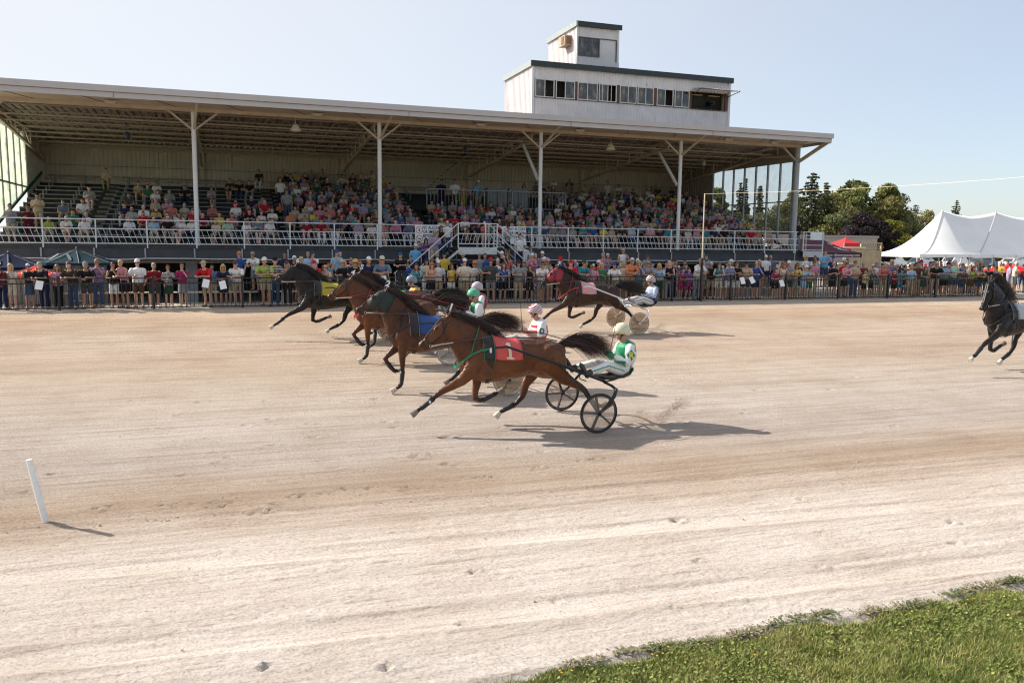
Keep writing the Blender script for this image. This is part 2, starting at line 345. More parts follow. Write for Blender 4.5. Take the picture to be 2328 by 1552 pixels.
# ------------------------------------------------------------- grass verge in the foreground
def gedge(x): return 5.80+.06*math.sin(x*2.1)+.05*math.sin(x*5.3+1)+.02*math.sin(x*13)
def grass_mat():
    m, nt, bs = nodes('grass_blades')
    oi = nt.nodes.new('ShaderNodeAttribute'); oi.attribute_name = 'tint'; oi.attribute_type = 'GEOMETRY'
    r = ramp(nt, oi.outputs['Fac'], [(0, (.07, .10, .02)), (.45, (.17, .21, .045)), (.8, (.27, .28, .075)), (1, (.42, .36, .17))])
    nt.links.new(r.outputs[0], bs.inputs['Base Color']); bs.inputs['Roughness'].default_value = .6
    bs.inputs['Transmission Weight'].default_value = 0; bs.inputs['Specular IOR Level'].default_value = .25
    return m
def fast_mesh(name, vs, fs, k, tint=None, smooth=False):
    vs = np.asarray(vs, np.float32); fs = np.asarray(fs, np.int32)
    me = bpy.data.meshes.new(name); me.vertices.add(len(vs)); me.vertices.foreach_set('co', vs.ravel())
    me.loops.add(fs.size); me.loops.foreach_set('vertex_index', fs.ravel()); me.polygons.add(len(fs))
    me.polygons.foreach_set('loop_start', np.arange(0, fs.size, k)); me.polygons.foreach_set('loop_total', np.full(len(fs), k))
    if smooth: me.polygons.foreach_set('use_smooth', np.ones(len(fs), bool))
    me.update(calc_edges=True)
    if tint is not None:
        a = me.attributes.new('tint', 'FLOAT', 'POINT'); a.data.foreach_set('value', np.asarray(tint, np.float32))
    return me
def blades(px, py, pz, h, w_, lean, seed=1):
    """bent three-point blades: arrays in, vertices (n,5,3) and faces out"""
    r = np.random.default_rng(seed); n = len(px); a = r.uniform(0, 2*PI, n); b = r.uniform(0, 2*PI, n)
    dx = np.cos(a)*w_/2; dy = np.sin(a)*w_/2; lx = np.cos(b)*lean*h; ly = np.sin(b)*lean*h
    P = np.zeros((n, 5, 3))
    P[:, 0] = np.stack([px-dx, py-dy, pz], -1); P[:, 1] = np.stack([px+dx, py+dy, pz], -1)
    P[:, 2] = np.stack([px+dx*.8+lx*.35, py+dy*.8+ly*.35, pz+h*.55], -1); P[:, 3] = np.stack([px-dx*.8+lx*.35, py-dy*.8+ly*.35, pz+h*.55], -1)
    P[:, 4] = np.stack([px+lx, py+ly, pz+h], -1)
    base = (np.arange(n)*5)[:, None]
    F = np.concatenate([base+np.array([0, 1, 2]), base+np.array([0, 2, 3]), base+np.array([3, 2, 4])], 0)
    return P.reshape(-1, 3), F
def build_grass():
    n = 330000; r = np.random.default_rng(3)
    px = r.uniform(1.0, 9.2, n); py = r.uniform(3.6, 5.95, n)
    e = 5.80+.06*np.sin(px*2.1)+.05*np.sin(px*5.3+1)+.02*np.sin(px*13)+vnoise(px*6, py*0+3, 9)*.10
    keep = ((py < e-.0) | ((py < e+.13) & (r.random(n) < .12*np.exp(-(py-e)*18)))) & (py > 3.3)
    dens = vnoise(px*3, py*3, 11)+vnoise(px*9, py*9, 12)*.6
    keep &= (r.uniform(0, 1, n) < .75+dens*.9)
    px, py = px[keep], py[keep]; pz = np.full(len(px), .205); n = len(px)
    hh = (.030+.026*r.random(n))*(1+.9*(vnoise(px*4, py*4, 13)+.1)); hh = np.clip(hh, .014, .075)
    P, F = blades(px, py, pz, hh, .0045+.004*r.random(n), .25+.8*r.random(n), 4)
    t = np.clip(.50+.5*vnoise(px*1.3, py*1.3, 14)+.5*vnoise(px*7, py*7, 15)+r.normal(0, .2, n), 0, 1); t = np.where(r.random(n) < .10, .98, t)
    me = fast_mesh('grass', P, F, 3, np.repeat(t, 5)); me.materials.append(grass_mat())
    o = inst('grass', me); tag(o, kind='stuff')
    # broad clover-like leaves between the blades
    n = 15000; px = r.uniform(1.0, 9.2, n); py = r.uniform(3.6, 5.8, n)
    keep = (vnoise(px*2.2, py*2.2, 31) > -.02) & (py < 5.72+.05*np.sin(px*2.1)); px, py = px[keep], py[keep]; n = len(px)
    pz = .225+.05*r.random(n); s = .005+.006*r.random(n); a = r.uniform(0, 2*PI, n); q = np.zeros((n, 4, 3)); tl = r.uniform(-.6, .6, (n, 2))
    for i, (u, v_) in enumerate(((-1, -1), (1, -1), (1, 1), (-1, 1))):
        x_ = u*s; y_ = v_*s; q[:, i, 0] = px+x_*np.cos(a)-y_*np.sin(a); q[:, i, 1] = py+x_*np.sin(a)+y_*np.cos(a); q[:, i, 2] = pz+x_*tl[:, 0]+y_*tl[:, 1]
    me = fast_mesh('clover', q.reshape(-1, 3), np.arange(4*n).reshape(-1, 4), 4, np.repeat(np.clip(.4+r.normal(0, .15, n), 0, .85), 4)); me.materials.append(grass_mat())
    tag(inst('clover_leaves', me), kind='stuff')
    MB().add([(.2, 3, .2045), (10, 3, .2045), (10, 5.75, .2045), (.2, 5.75, .2045)], [(0, 1, 2, 3)]).build('verge_soil', M('verge_soil', (.13, .13, .05), .95, var=.4, sc=8))['kind'] = 'structure'
build_grass()
# weeds at the rail side of the verge and yellow flowers
WEED = M('weed_leaf', (.16, .17, .07), .6, var=.35, sc=30); WEED2 = M('dry_weed_leaf', (.25, .22, .13), .7, var=.35, sc=30)
def weed(name, x, y, r, h, n, mat, label, cat, seed, grp=None):
    R = random.Random(seed); mb = MB()
    for i in range(n):
        a = R.uniform(0, 2*PI); rr = R.random()**.6*r; bx = math.cos(a)*rr*1.5; by = math.sin(a)*rr*.4
        tx = bx+R.gauss(0, .035); ty = by+R.gauss(0, .03); hz = h*R.uniform(.3, 1)*(1-.4*rr/r)
        wd = R.uniform(.004, .009); px, py = -math.sin(a)*wd, math.cos(a)*wd
        mb.add([(bx-px*.5, by-py*.5, 0), (bx+px*.5, by+py*.5, 0), ((bx+tx)/2+px, (by+ty)/2+py, hz*.7), ((bx+tx)/2-px, (by+ty)/2-py, hz*.7), (tx, ty, hz)],
               [(0, 1, 2, 3), (3, 2, 4)])
        if R.random() < .6:
            q = V((tx, ty, hz)); s = R.uniform(.008, .016)
            mb.add([q+V((-s, 0, 0)), q+V((0, -s, .004)), q+V((s, 0, 0)), q+V((0, s, .006))], [(0, 1, 2, 3)])
    o = mb.build(name, mat, loc=(x, y, .2 if y < 5.75 else gz(max(y, 5.91))-.004)); tag(o, label, cat, grp); return o
# ============================================================= GRANDSTAND
CREAM = M('cream_siding', (.50, .44, .36), .6, var=.08, sc=1.5, rust=.25)
CREAMB = M('cream_beam', (.52, .43, .33), .55, var=.1, sc=2, rust=.5)
DECKM = M('galvanised_roof_sheet', (.27, .22, .19), .55, metal=.1, var=.2, sc=2, rust=.5)
WHITE = M('white_steel', (.72, .71, .70), .5, var=.05, sc=2, rust=.2)
FASC = M('white_fascia', (.50, .47, .46), .5, var=.04, sc=.8, rust=.22)
FASC2 = M('fascia_cap', (.45, .44, .43), .5, var=.04, sc=.8, rust=.3)
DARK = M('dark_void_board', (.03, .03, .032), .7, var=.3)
DARKG = M('dark_grey_panel', (.045, .047, .052), .6, var=.2, sc=2)
ALU = M('grey_bench_board', (.24, .24, .22), .5, var=.2, sc=3)
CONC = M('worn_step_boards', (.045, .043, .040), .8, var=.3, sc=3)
RAIL = M('white_rail_paint', (.66, .68, .70), .45, var=.06, sc=4, rust=.12)
GREEN = M('green_trim', (.02, .11, .07), .5)
MULL = M('aluminium_mullion', (.30, .32, .31), .45, metal=.3, var=.1)
BROWN = M('brown_trim', (.12, .045, .03), .6, var=.2)
SIDW = M('white_ribbed_siding', (.72, .68, .68), .5, var=.08, sc=1.5, rust=.45)
GRN = M('dark_green_fascia', (.028, .036, .036), .5, var=.15, sc=2)
BLACK = M('black_paint', (.012, .012, .013), .45, var=.2, sc=5)
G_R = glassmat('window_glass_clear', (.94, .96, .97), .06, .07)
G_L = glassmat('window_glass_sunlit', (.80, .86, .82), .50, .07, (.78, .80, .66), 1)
G_D = glassmat('booth_glass', (.30, .28, .22), .60, .07, (.20, .16, .10), painted_reflection=1)
XL, XR = -9.3, 29.9; XC = [-9.2, -1.17, 6.8, 14.77, 22.63, 30.0]; YC = 38.2; DZ = 3.36; YF = 37.5
stand = empty('grandstand', (10, 38.2, .8)); tag(stand, 'long white grandstand with tiered benches under a flat cantilevered roof', 'grandstand')
SO = V((10, 38.2, .8))
def part(mb, name, mat, parent=stand, **k):
    o = mb.build(name, mat, parent, **k); o.location = V(k.get('loc', (0, 0, 0)))-V(parent.location); return o
# --- roof
def roofz(y): return 9.32-.028*(y-36)
part(MB().box((XL-.6, 36.0, 9.08), (30.4, 36.05, 9.30)).box((XL-.6, 35.93, 9.30), (30.47, 36.05, 9.54)), 'fascia', FASC)
mb = MB(); mb.box((XL-.6, 35.99, 9.280), (30.41, 36.0, 9.300)); part(mb, 'fascia_seam', M('rust_line', (.30, .16, .10), .7))
for x in (-4, 7.7, 15.4, 23.1): part(MB().box((x, 35.985, 9.09), (x+.03, 35.99, 9.28)), 'fascia_joint', M('joint_grey', (.25, .23, .22), .7))
part(MB().box((30.35, 36.05, 9.05), (30.4, 51.2, 9.38)), 'side_fascia', FASC2)
part(MB().box((XL-.6, 36.05, 9.42), (30.35, 51.2, 9.50)), 'roof', DECKM)
part(MB().corr((XL-.6, 36.1, roofz(36.1)), (40.3, 0, 0), (0, 15, roofz(51.1)-roofz(36.1)), 130, (0, 0, .07)), 'roof_decking', DECKM)
part(MB().box((XL-.4, 36.15, 9.16), (30.1, 38.05, 9.19)), 'soffit', CREAMB)
for x in np.arange(-8, 30, 2.65): part(MB().bar((x, 36.2, 9.15), (x+.9, 38.0, 9.15), .025, .012), 'soffit_joint', BROWN)
part(MB().box((XL, 38.06, 9.02), (30.2, 38.34, 9.22)).box((XL, 38.0, 9.22), (30.2, 38.40, 9.25)), 'front_beam', CREAMB)
JY = [39.9, 41.6, 43.3, 45.0, 46.7, 48.4, 49.9]
for y in JY:
    zt = roofz(y)-.03; zb = zt-.42; mb = MB()
    mb.bar((XL+.1, y, zt), (XR-.1, y, zt), .07, .05).bar((XL+.1, y, zb), (XR-.1, y, zb), .09, .06)
    n = 104; dx = (XR-XL-.2)/n
    for i in range(n):
        a = (XL+.1+i*dx, y, zb if i % 2 else zt); b = (XL+.1+(i+1)*dx, y, zt if i % 2 else zb); mb.bar(a, b, .018, .018)
    part(mb, 'roof_joist', M('joist_paint', (.36, .30, .24), .6, rust=.4))
for x in [XL+.25]+XC[1:5]+[XR-.25]:
    mb = MB(); y0, y1 = 38.3, 50.7
    mb.bar((x, y0, 9.1), (x, y1, roofz(y1)-.05), .1, .1); mb.bar((x, y1, 7.75), (x, y0+2.6, 8.72), .11, .11).bar((x, y0+2.6, 8.72), (x, y0, 8.55), .1, .1)
    pts = np.linspace(y1-.6, y0+1.2, 8)
    for i, y in enumerate(pts):
        zb = 7.75+(y1-y)/(y1-y0-2.6)*.97; zb = min(zb, 8.75); mb.bar((x, y, zb), (x, y, roofz(y)-.05), .06, .06)
        if i % 2 == 0 and i < 7: mb.bar((x, y, zb), (x, pts[i+1], roofz(pts[i+1])-.06), .05, .05)
    part(mb, 'roof_truss', CREAMB if x not in (XL+.25,) else CREAMB)
    if XL+.3 < x < XR-.3:
        part(MB().box((x-.1, 50.72, 5.6), (x+.1, 50.95, 8.9)), 'rear_post', CREAMB)
# --- front columns with knee braces
for i, x in enumerate(XC):
    r = .095 if i < 5 else .15
    t = MB().lathe([(r, 0), (r, 8.2-DZ), (r*1.0, 9.02-DZ)], 14, (0, 0, 0), cap=True)
    part(t, 'column', WHITE if i < 5 else M('grey_blue_steel', (.34, .37, .38), .45, rust=.1), loc=(x, YC, DZ), smooth=False)
    for s in ((-1, 1) if i < 5 else (-1,)):
        part(MB().bar((x+s*.08, YC, 8.3), (x+s*1.02, YC, 9.05), .075, .10, (0, 1, 0)), 'knee_brace', CREAMB)
    part(MB().bar((x+.02, YC-.05, 8.3), (x+.22, 36.2, 9.14), .07, .09, (1, 0, 0)), 'knee_brace', CREAMB)
    if 2 < i < 5: part(MB().bar((x-.08, YC+.12, 6.75), (x-.22, 40.1, 8.6), .1, .12, (1, 0, 0)), 'raking_brace', WHITE)
part(MB().bar((30.0, YC-.1, 8.2), (30.3, 36.1, 9.1), .08, .09, (1, 0, 0)), 'knee_brace', CREAMB)
# --- walls
part(MB().corr((XL, 51.0, 5.0), (XR-XL, 0, 0), (0, 0, 3.95), 168, (0, -.045, 0)), 'rear_wall', CREAM)
part(MB().box((XL, 50.78, 8.50), (XR, 50.95, 8.84)), 'rear_beam', CREAMB)
for z in (6.98, 7.55): part(MB().bar((XL+.3, 50.55, z), (XR-.3, 50.55, z), .03, .03), 'rear_rail', M('dull_pipe', (.22, .19, .15), .5))
TOPZ = {XL: 8.78, XR: 8.27}
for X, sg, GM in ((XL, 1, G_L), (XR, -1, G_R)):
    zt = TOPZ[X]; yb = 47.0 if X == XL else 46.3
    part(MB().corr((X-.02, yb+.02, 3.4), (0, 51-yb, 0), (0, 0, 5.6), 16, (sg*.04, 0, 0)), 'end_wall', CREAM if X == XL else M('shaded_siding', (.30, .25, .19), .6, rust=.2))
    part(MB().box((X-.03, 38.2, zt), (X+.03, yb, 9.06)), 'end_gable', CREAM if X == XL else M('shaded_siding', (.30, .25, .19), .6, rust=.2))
    ym = np.linspace(38.35, yb, 8); zs = lambda y: max(DZ+.25, DZ+.25+.297*(y-38.6))
    for a, b in zip(ym[:-1], ym[1:]):
        lo = 6.12 if zs(b) < 6.05 else zs(a)+.02
        for z0, z1a, nm in ((6.14, zt, 'pane'), (None, 6.08, 'pane')):
            if z0 is None:
                if zs(a) > 6.0: continue
                vs = [(X, a+.03, zs(a)), (X, b-.03, min(zs(b), 6.07)), (X, b-.03, 6.08), (X, a+.03, 6.08)]
            else: vs = [(X, a+.03, max(z0, zs(a))), (X, b-.03, max(z0, zs(b))), (X, b-.03, z1a), (X, a+.03, z1a)]
            vs2 = [(p[0]+.012, p[1], p[2]) for p in vs]
            fs = [(0, 3, 2, 1), (4, 5, 6, 7), (0, 1, 5, 4), (1, 2, 6, 5), (2, 3, 7, 6), (3, 0, 4, 7)]
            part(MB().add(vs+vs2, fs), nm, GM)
    for y in ym: part(MB().box((X-.05, y-.045, zs(y)), (X+.05, y+.045, zt)), 'mullion', MULL)
    part(MB().box((X-.04, 38.3, 6.08), (X+.04, yb, 6.14)), 'transom', MULL)
    part(MB().bar((X+sg*.02, 38.6, DZ+.2), (X+sg*.02, 50.5, DZ+.2+.297*11.9), .1, .14), 'sloping_sill', GREEN if X == XL else DARKG)
# --- deck, risers and benches
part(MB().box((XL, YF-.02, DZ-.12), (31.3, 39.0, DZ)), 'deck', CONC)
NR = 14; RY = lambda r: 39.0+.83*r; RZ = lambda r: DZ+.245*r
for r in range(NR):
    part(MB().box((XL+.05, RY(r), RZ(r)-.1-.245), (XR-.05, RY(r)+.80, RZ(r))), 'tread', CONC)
    segs = [(XL+.35, -5.9), (-5.3, 1.9), (2.5, 9.35), (10.15, 14.0), (14.0, 19.6), (20.2, 25.6), (26.2, XR-.3)]
    for a, b in segs:
        if 6 <= r <= 10 and a >= 10.1 and a < 17: 
            if a > 12: a = 18.9
            else: continue
        part(MB().box((a, RY(r)+.42, RZ(r)+.40), (b, RY(r)+.70, RZ(r)+.44)), 'bench_board', ALU)
        mb = MB()
        for x in np.arange(a+.3, b, 1.5): mb.box((x, RY(r)+.5, RZ(r)), (x+.06, RY(r)+.6, RZ(r)+.40))
        part(mb, 'bench_leg', ALU)
STEPM = M('weathered_step', (.26, .22, .16), .8, var=.25)
for r in range(1, NR):
    for x in (-5.9, 1.9, 9.4, 19.6, 25.6):
        if x != 9.4: part(MB().box((x+.02, RY(r)-.42, RZ(r-1)+.002), (x+.56, RY(r)-.003, RZ(r)-.12)), 'aisle_step', STEPM)
        else: part(MB().box((x+.02, RY(r)-.42, RZ(r-1)+.002), (x+.7, RY(r)-.003, RZ(r)-.12)), 'aisle_step', ALU)
# mid level platform with rails and grey cubicles
part(MB().box((10.4, 43.95, 5.30), (18.6, 48.2, 5.42)).box((10.4, 43.95, 4.2), (18.6, 44.0, 5.30)), 'middle_platform', DARKG)
mb = MB().bar((10.4, 44.0, 6.50), (18.6, 44.0, 6.50), .05, .05).bar((10.4, 44.0, 5.55), (18.6, 44.0, 5.55), .04, .04)
for x in np.arange(10.4, 18.61, .205): mb.bar((x, 44.0, 5.55), (x, 44.0, 6.5), .018, .018)
for x in np.arange(10.4, 18.7, 1.64): mb.bar((x, 44.0, 5.4), (x, 44.0, 6.52), .05, .05)
part(mb, 'platform_railing', M('galvanised_rail', (.28, .29, .29), .5, metal=.3))
cub = M('grey_cubicle_panel', (.15, .165, .175), .55, var=.1)
for a, b in ((13.9, 15.06), (15.18, 16.3)):
    part(MB().box((a, 44.06, 5.42), (b, 44.5, 6.62)).box((a-.03, 44.03, 6.62), (b+.03, 44.53, 6.66)), 'cubicle', cub)
    part(MB().box(((a+b)/2-.015, 44.045, 5.5), ((a+b)/2+.015, 44.06, 6.55)), 'cubicle_seam', DARKG)
# staircase up to the roof
mb = MB(); A_, B_ = V((11.9, 49.0, 7.0)), V((14.6, 49.0, 9.3))
part(MB().bar(A_, B_, .06, .26, (0, 1, 0)), 'stair_stringer', M('stair_cream', (.42, .38, .31), .6)); part(MB().bar(A_+V((0, .8, 0)), B_+V((0, .8, 0)), .06, .26, (0, 1, 0)), 'stair_stringer', CREAMB)
for i in range(12):
    p = A_.lerp(B_, (i+.5)/12); part(MB().box((p.x-.14, p.y+.03, p.z-.02), (p.x+.14, p.y+.77, p.z+.02)), 'stair_tread', CREAMB)
mb = MB().bar(A_+V((-.3, -.04, .95)), B_+V((-.3, -.04, .95)), .04, .04)
for t in (.02, .35, .68): p = A_.lerp(B_, t); mb.bar(p+V((-.15, -.04, 0)), p+V((-.15, -.04, 1.05)), .04, .04)
part(mb, 'stair_handrail', M('stair_cream', (.42, .38, .31), .6))
# --- under the deck
part(MB().box((XL, YF+.02, DZ-.56), (31.2, YF+.06, DZ-.12)), 'deck_skirt', DARKG)
for i, x in enumerate(np.arange(XL+.3, 31.4, 1.93)):
    part(MB().add([(x-.03, YF-.03, DZ-.12), (x+.03, YF-.03, DZ-.12), (x+.03, YF-.03, DZ-.5), (x-.03, YF-.03, DZ-.5), (x-.03, YF+.9, DZ-.12), (x+.03, YF+.9, DZ-.12), (x+.03, YF+.9, DZ-.56), (x-.03, YF+.9, DZ-.56)],
         [(0, 3, 2, 1), (4, 5, 6, 7), (0, 1, 5, 4), (1, 2, 6, 5), (2, 3, 7, 6), (3, 0, 4, 7)]), 'deck_bracket', M('bracket_grey', (.34, .34, .35), .5, rust=.2))
    if i < 21:
        # thin sagging lip hung between the brackets
        sag = .05*((i*7) % 3)/2; mb = MB(); n = 6
        P_ = [(x+1.93*t/n, YF-.035, DZ-.545-sag*math.sin(PI*t/n)) for t in range(n+1)]
        for p, q in zip(P_[:-1], P_[1:]): mb.bar(p, q, .03, .035)
        part(mb, 'deck_lip', RAIL)
part(MB().box((XL, 39.3, DZ-.70), (30.0, 39.5, DZ-.36)), 'under_beam', M('under_beam_taupe', (.28, .24, .20), .6, rust=.4))
part(MB().box((XL, 39.34, DZ-.79), (30.0, 39.44, DZ-.70)), 'under_beam_flange', M('under_beam_pale', (.48, .45, .40), .6))
part(MB().corr((XL, 39.6, .8), (4.35, 0, 0), (0, 0, 2.2), 22, (0, -.035, 0)), 'lower_wall', M('taupe_siding', (.26, .22, .19), .6, rust=.2))
part(MB().corr((26.9, 39.6, .8), (3.1, 0, 0), (0, 0, 2.3), 19, (0, -.035, 0)), 'lower_wall', M('grey_siding', (.30, .30, .30), .55, rust=.1))
for a, b in ((-1.75, -1.25), (2.4, 2.8), (6.35, 6.85), (14.9, 15.2), (19.95, 20.45), (22.7, 23.05)):
    part(MB().box((a, 39.4, .8), (b, 39.6, 2.58)), 'pier', M('pale_grey_pier', (.36, .37, .38), .6, rust=.1))
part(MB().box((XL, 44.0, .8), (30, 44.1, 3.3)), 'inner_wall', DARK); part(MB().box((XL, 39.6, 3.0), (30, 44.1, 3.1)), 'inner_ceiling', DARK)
for x, z, s in ((23.6, 2.2, .35), (25.4, 2.15, .5), (26.0, 2.15, .2)): part(MB().box((x, 43.9, z-.45), (x+s, 43.95, z+.35)), 'painted_daylight', M('daylight_paint', (.75, .75, .72), .6))  # solid pale panels on the inner wall, daylight put in as colour
# lamps and fittings under the roof
for x, z, y in ((3.1, 8.60, 38.6), (18.9, 8.55, 38.9)):
    L = MB().lathe([(.03, .30), (.04, .22), (.12, .20), (.14, .12), (.22, -.02), (.235, -.10), (.21, -.11), (.12, .10), (.02, .12)], 18, cap=False)
    part(L, 'bell_lamp', M('lamp_glass_cream', (.62, .58, .44), .4), loc=(x, y, z), smooth=True)
    part(MB().bar((x, y, z+.28), (x, y, 9.1), .02, .02), 'lamp_stem', CREAMB)
for x in (-4.2, 3.9, 11.3, 16.3, 27.5, 24.7): part(MB().box((x-.22, 36.9, 9.03), (x+.22, 37.2, 9.10)).box((x-.15, 36.95, 8.98), (x+.15, 37.15, 9.03)), 'soffit_light', M('soffit_fitting', (.5, .47, .42), .5))
for x, y, z, c in ((-4.1, 41.5, 8.25, (.03, .05, .10)), (12.0, 42, 8.45, (.03, .05, .10)), (26.1, 41.5, 8.3, (.3, .32, .34))):
    L = MB().ell((0, 0, 0), (.12, .12, .17), 12, 8).bar((0, 0, .15), (0, 0, .55), .02, .02); part(L, 'hanging_speaker', M('speaker_%d' % int(c[0]*100), c, .5), loc=(x, y, z), smooth=True)
# ------------------------------------------------------------- press box and tower on the roof
pb = empty('press_box', (20.7, 40, 9.5)); tag(pb, 'white ribbed press box with a long row of sliding windows on the grandstand roof', 'press box')
PX0, PX1, PY0, PY1 = 14.75, 26.3, 39.5, 43.7
def pp(mb, n, m, **k): return part(mb, n, m, parent=pb, **k)
WZ0, WZ1 = 10.95, 11.84
pp(MB().corr((PX0, PY0, 9.5), (PX1-PX0, 0, 0), (0, 0, WZ0-9.5), 64, (0, -.03, 0)), 'lower_wall', SIDW)
pp(MB().corr((PX0, PY0, WZ1), (PX1-PX0, 0, 0), (0, 0, 12.45-WZ1), 64, (0, -.03, 0)), 'upper_wall', SIDW)
pp(MB().corr((PX0, PY0, 9.5), (0, PY1-PY0, 0), (0, 0, 2.95), 22, (-.03, 0, 0)), 'side_wall', SIDW)
pp(MB().corr((PX1, PY0, 9.5), (0, PY1-PY0, 0), (0, 0, 2.95), 22, (.03, 0, 0)), 'side_wall', SIDW)
pp(MB().box((PX0, PY1, 9.5), (PX1, PY1+.05, 12.45)), 'rear_wall', SIDW)
pp(MB().box((PX0-.03, PY0-.06, 9.5), (PX0+.10, PY0+.02, 12.45)).box((PX1-.08, PY0-.06, 9.5), (PX1+.05, PY0+.02, 12.45)), 'corner_trim', WHITE)
# roof with deep fascia, slightly lower at the back
fz = 12.42
pp(MB().box((PX0-.12, PY0-.16, fz), (PX1+.15, PY0-.08, fz+.27)), 'roof_fascia', GRN)
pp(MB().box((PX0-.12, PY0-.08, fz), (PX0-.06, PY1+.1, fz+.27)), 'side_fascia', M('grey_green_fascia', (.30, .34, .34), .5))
pp(MB().box((PX1+.07, PY0-.08, fz), (PX1+.15, PY1+.1, fz+.27)).box((PX0-.06, PY0-.08, fz+.16), (PX1+.07, PY1+.1, fz+.25)), 'roof', GRN)
pp(MB().box((PX0+.1, PY0+.6, WZ0-.9), (PX1-.1, PY0+.65, WZ1+.1)).box((PX0+.1, PY0+.05, WZ0-.1), (PX1-.1, PY0+.6, WZ0-.05)), 'dark_interior', M('booth_interior', (.045, .04, .03), .8))
WALLTRIM = M('window_frame_white', (.62, .60, .57), .5)
wx = [(14.9, 15.94), (16.02, 17.07), (17.22, 18.34), (18.42, 19.44), (19.62, 20.6), (20.66, 21.62), (21.80, 22.8), (22.88, 23.78)]
for i, (a, b) in enumerate(wx):
    fr = empty('window', (a-pb.location.x, PY0-pb.location.y, WZ0-pb.location.z)); fr.parent = pb
    W_, H_ = b-a, WZ1-WZ0
    mb = MB().box((0, -.06, 0), (W_, -.01, .045)).box((0, -.06, H_-.045), (W_, -.01, H_)).box((0, -.06, .045), (.045, -.01, H_-.045)).box((W_-.045, -.06, .045), (W_, -.01, H_-.045))
    mb.box((W_/2-.02, -.055, .045), (W_/2+.02, -.015, H_-.045)); mb.build('frame', WALLTRIM, fr)
    if i == 3: MB().box((W_*.2-.015, -.05, .045), (W_*.2+.015, -.02, H_-.045)).box((W_*.7-.015, -.05, .045), (W_*.7+.015, -.02, H_-.045)).build('sash_bar', WALLTRIM, fr)
    opened = {0: 1, 1: 0, 3: 1, 6: 1}.get(i)
    for h in (0, 1):
        if h == opened: continue
        MB().box((.045+h*(W_/2-.03), -.04, .045), (W_/2-.02+h*(W_/2-.025), -.034, H_-.045)).build('pane', G_D, fr)
for a, b in ((14.78, 14.9), (17.07, 17.22), (19.44, 19.62), (21.62, 21.80), (23.78, 23.92)): pp(MB().box((a, PY0-.045, WZ0), (b, PY0+.02, WZ1)), 'window_post', BROWN)
pp(MB().box((PX0+.1, PY0-.05, WZ0-.03), (23.9, PY0-.003, WZ0)), 'sill', BROWN)
pp(MB().box((26.02, PY0-.05, WZ0-.05), (26.12, PY0+.03, WZ1)).box((23.92, PY0-.05, WZ0-.05), (26.02, PY0+.02, WZ0-.01)), 'opening_trim', BROWN)
pp(MB().corr((23.9, PY0-.9, WZ1+.03), (2.6, 0, 0), (0, .86, .12), 16, (0, 0, .03)), 'awning', M('awning_sheet', (.42, .38, .35), .5, metal=.3))
pp(MB().bar((26.4, PY0-.85, WZ1+.02), (26.1, PY0-.02, WZ1-.2), .03, .03).bar((23.95, PY0-.85, WZ1+.02), (24.0, PY0-.02, WZ1-.2), .03, .03), 'awning_strut', DARKG)
pp(MB().box((24.1, PY0+.3, WZ1-.12), (24.8, PY0+.5, WZ1-.08)).box((25.2, PY0+.3, WZ1-.12), (25.9, PY0+.5, WZ1-.08)), 'strip_light', M('strip_light_cream', (.6, .5, .3), .5))
# filming camera in the open bay
fc = MB().box((-.1, -.25, 0), (.1, .2, .2)).tube([(0, -.4, .1), (0, -.24, .1)], .06, 10).bar((-.25, 0, -.35), (0, 0, 0), .025, .025).bar((.25, 0, -.35), (0, 0, 0), .025, .025).bar((0, .2, -.35), (0, 0, 0), .025, .025)
tag(fc.build('video_camera', BLACK, loc=(25.3, PY0+.35, 11.22)), 'black video camera on a tripod in the open bay of the press box', 'camera')
tw = empty('judges_tower', (19.3, 42, 12.6)); tag(tw, 'small square white tower room with one dark window on top of the press box', 'tower')
def tp(mb, n, m, **k): return part(mb, n, m, parent=tw, **k)
TX0, TX1, TY0, TY1, TZ0, TZ1 = 18.02, 20.45, 41.5, 45.6, 12.66, 15.12
tp(MB().corr((TX0, TY0, TZ0), (TX1-TX0, 0, 0), (0, 0, 13.62-TZ0), 13, (0, -.03, 0)).corr((TX0, TY0, 14.60), (TX1-TX0, 0, 0), (0, 0, TZ1-14.60), 13, (0, -.03, 0)).corr((19.34, TY0, 13.62), (TX1-19.34, 0, 0), (0, 0, .98), 6, (0, -.03, 0)), 'front_wall', SIDW)
tp(MB().corr((TX0, TY0, TZ0), (0, TY1-TY0, 0), (0, 0, TZ1-TZ0), 22, (-.03, 0, 0)), 'side_wall', SIDW)
tp(MB().corr((TX1, TY0, TZ0), (0, TY1-TY0, 0), (0, 0, TZ1-TZ0), 22, (.03, 0, 0)).box((TX0, TY1, TZ0), (TX1, TY1+.05, TZ1)), 'rear_wall', SIDW)
tp(MB().box((TX0-.02, TY0-.15, TZ1), (TX1+.16, TY0-.07, TZ1+.26)), 'roof_fascia', GRN)
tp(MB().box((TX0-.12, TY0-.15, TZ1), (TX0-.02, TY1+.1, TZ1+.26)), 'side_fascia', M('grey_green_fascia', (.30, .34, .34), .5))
tp(MB().box((TX0-.02, TY0-.07, TZ1+.15), (TX1+.16, TY1+.1, TZ1+.24)), 'roof', GRN)
fr = empty('window', (18.08-tw.location.x, TY0-tw.location.y, 13.62-tw.location.z)); fr.parent = tw
MB().box((0, -.05, 0), (1.26, .0, .04)).box((0, -.05, .94), (1.26, 0, .98)).box((0, -.05, .04), (.04, 0, .94)).box((1.22, -.05, .04), (1.26, 0, .94)).build('frame', M('dark_frame', (.08, .08, .08), .5), fr)
MB().box((.04, -.02, .04), (1.22, -.012, .94)).build('pane', G_D, fr)
tp(MB().box((TX0+.05, TY0+.5, 13.4), (TX1-.05, TY0+.55, 14.7)), 'dark_interior', M('booth_interior2', (.09, .085, .07), .8))
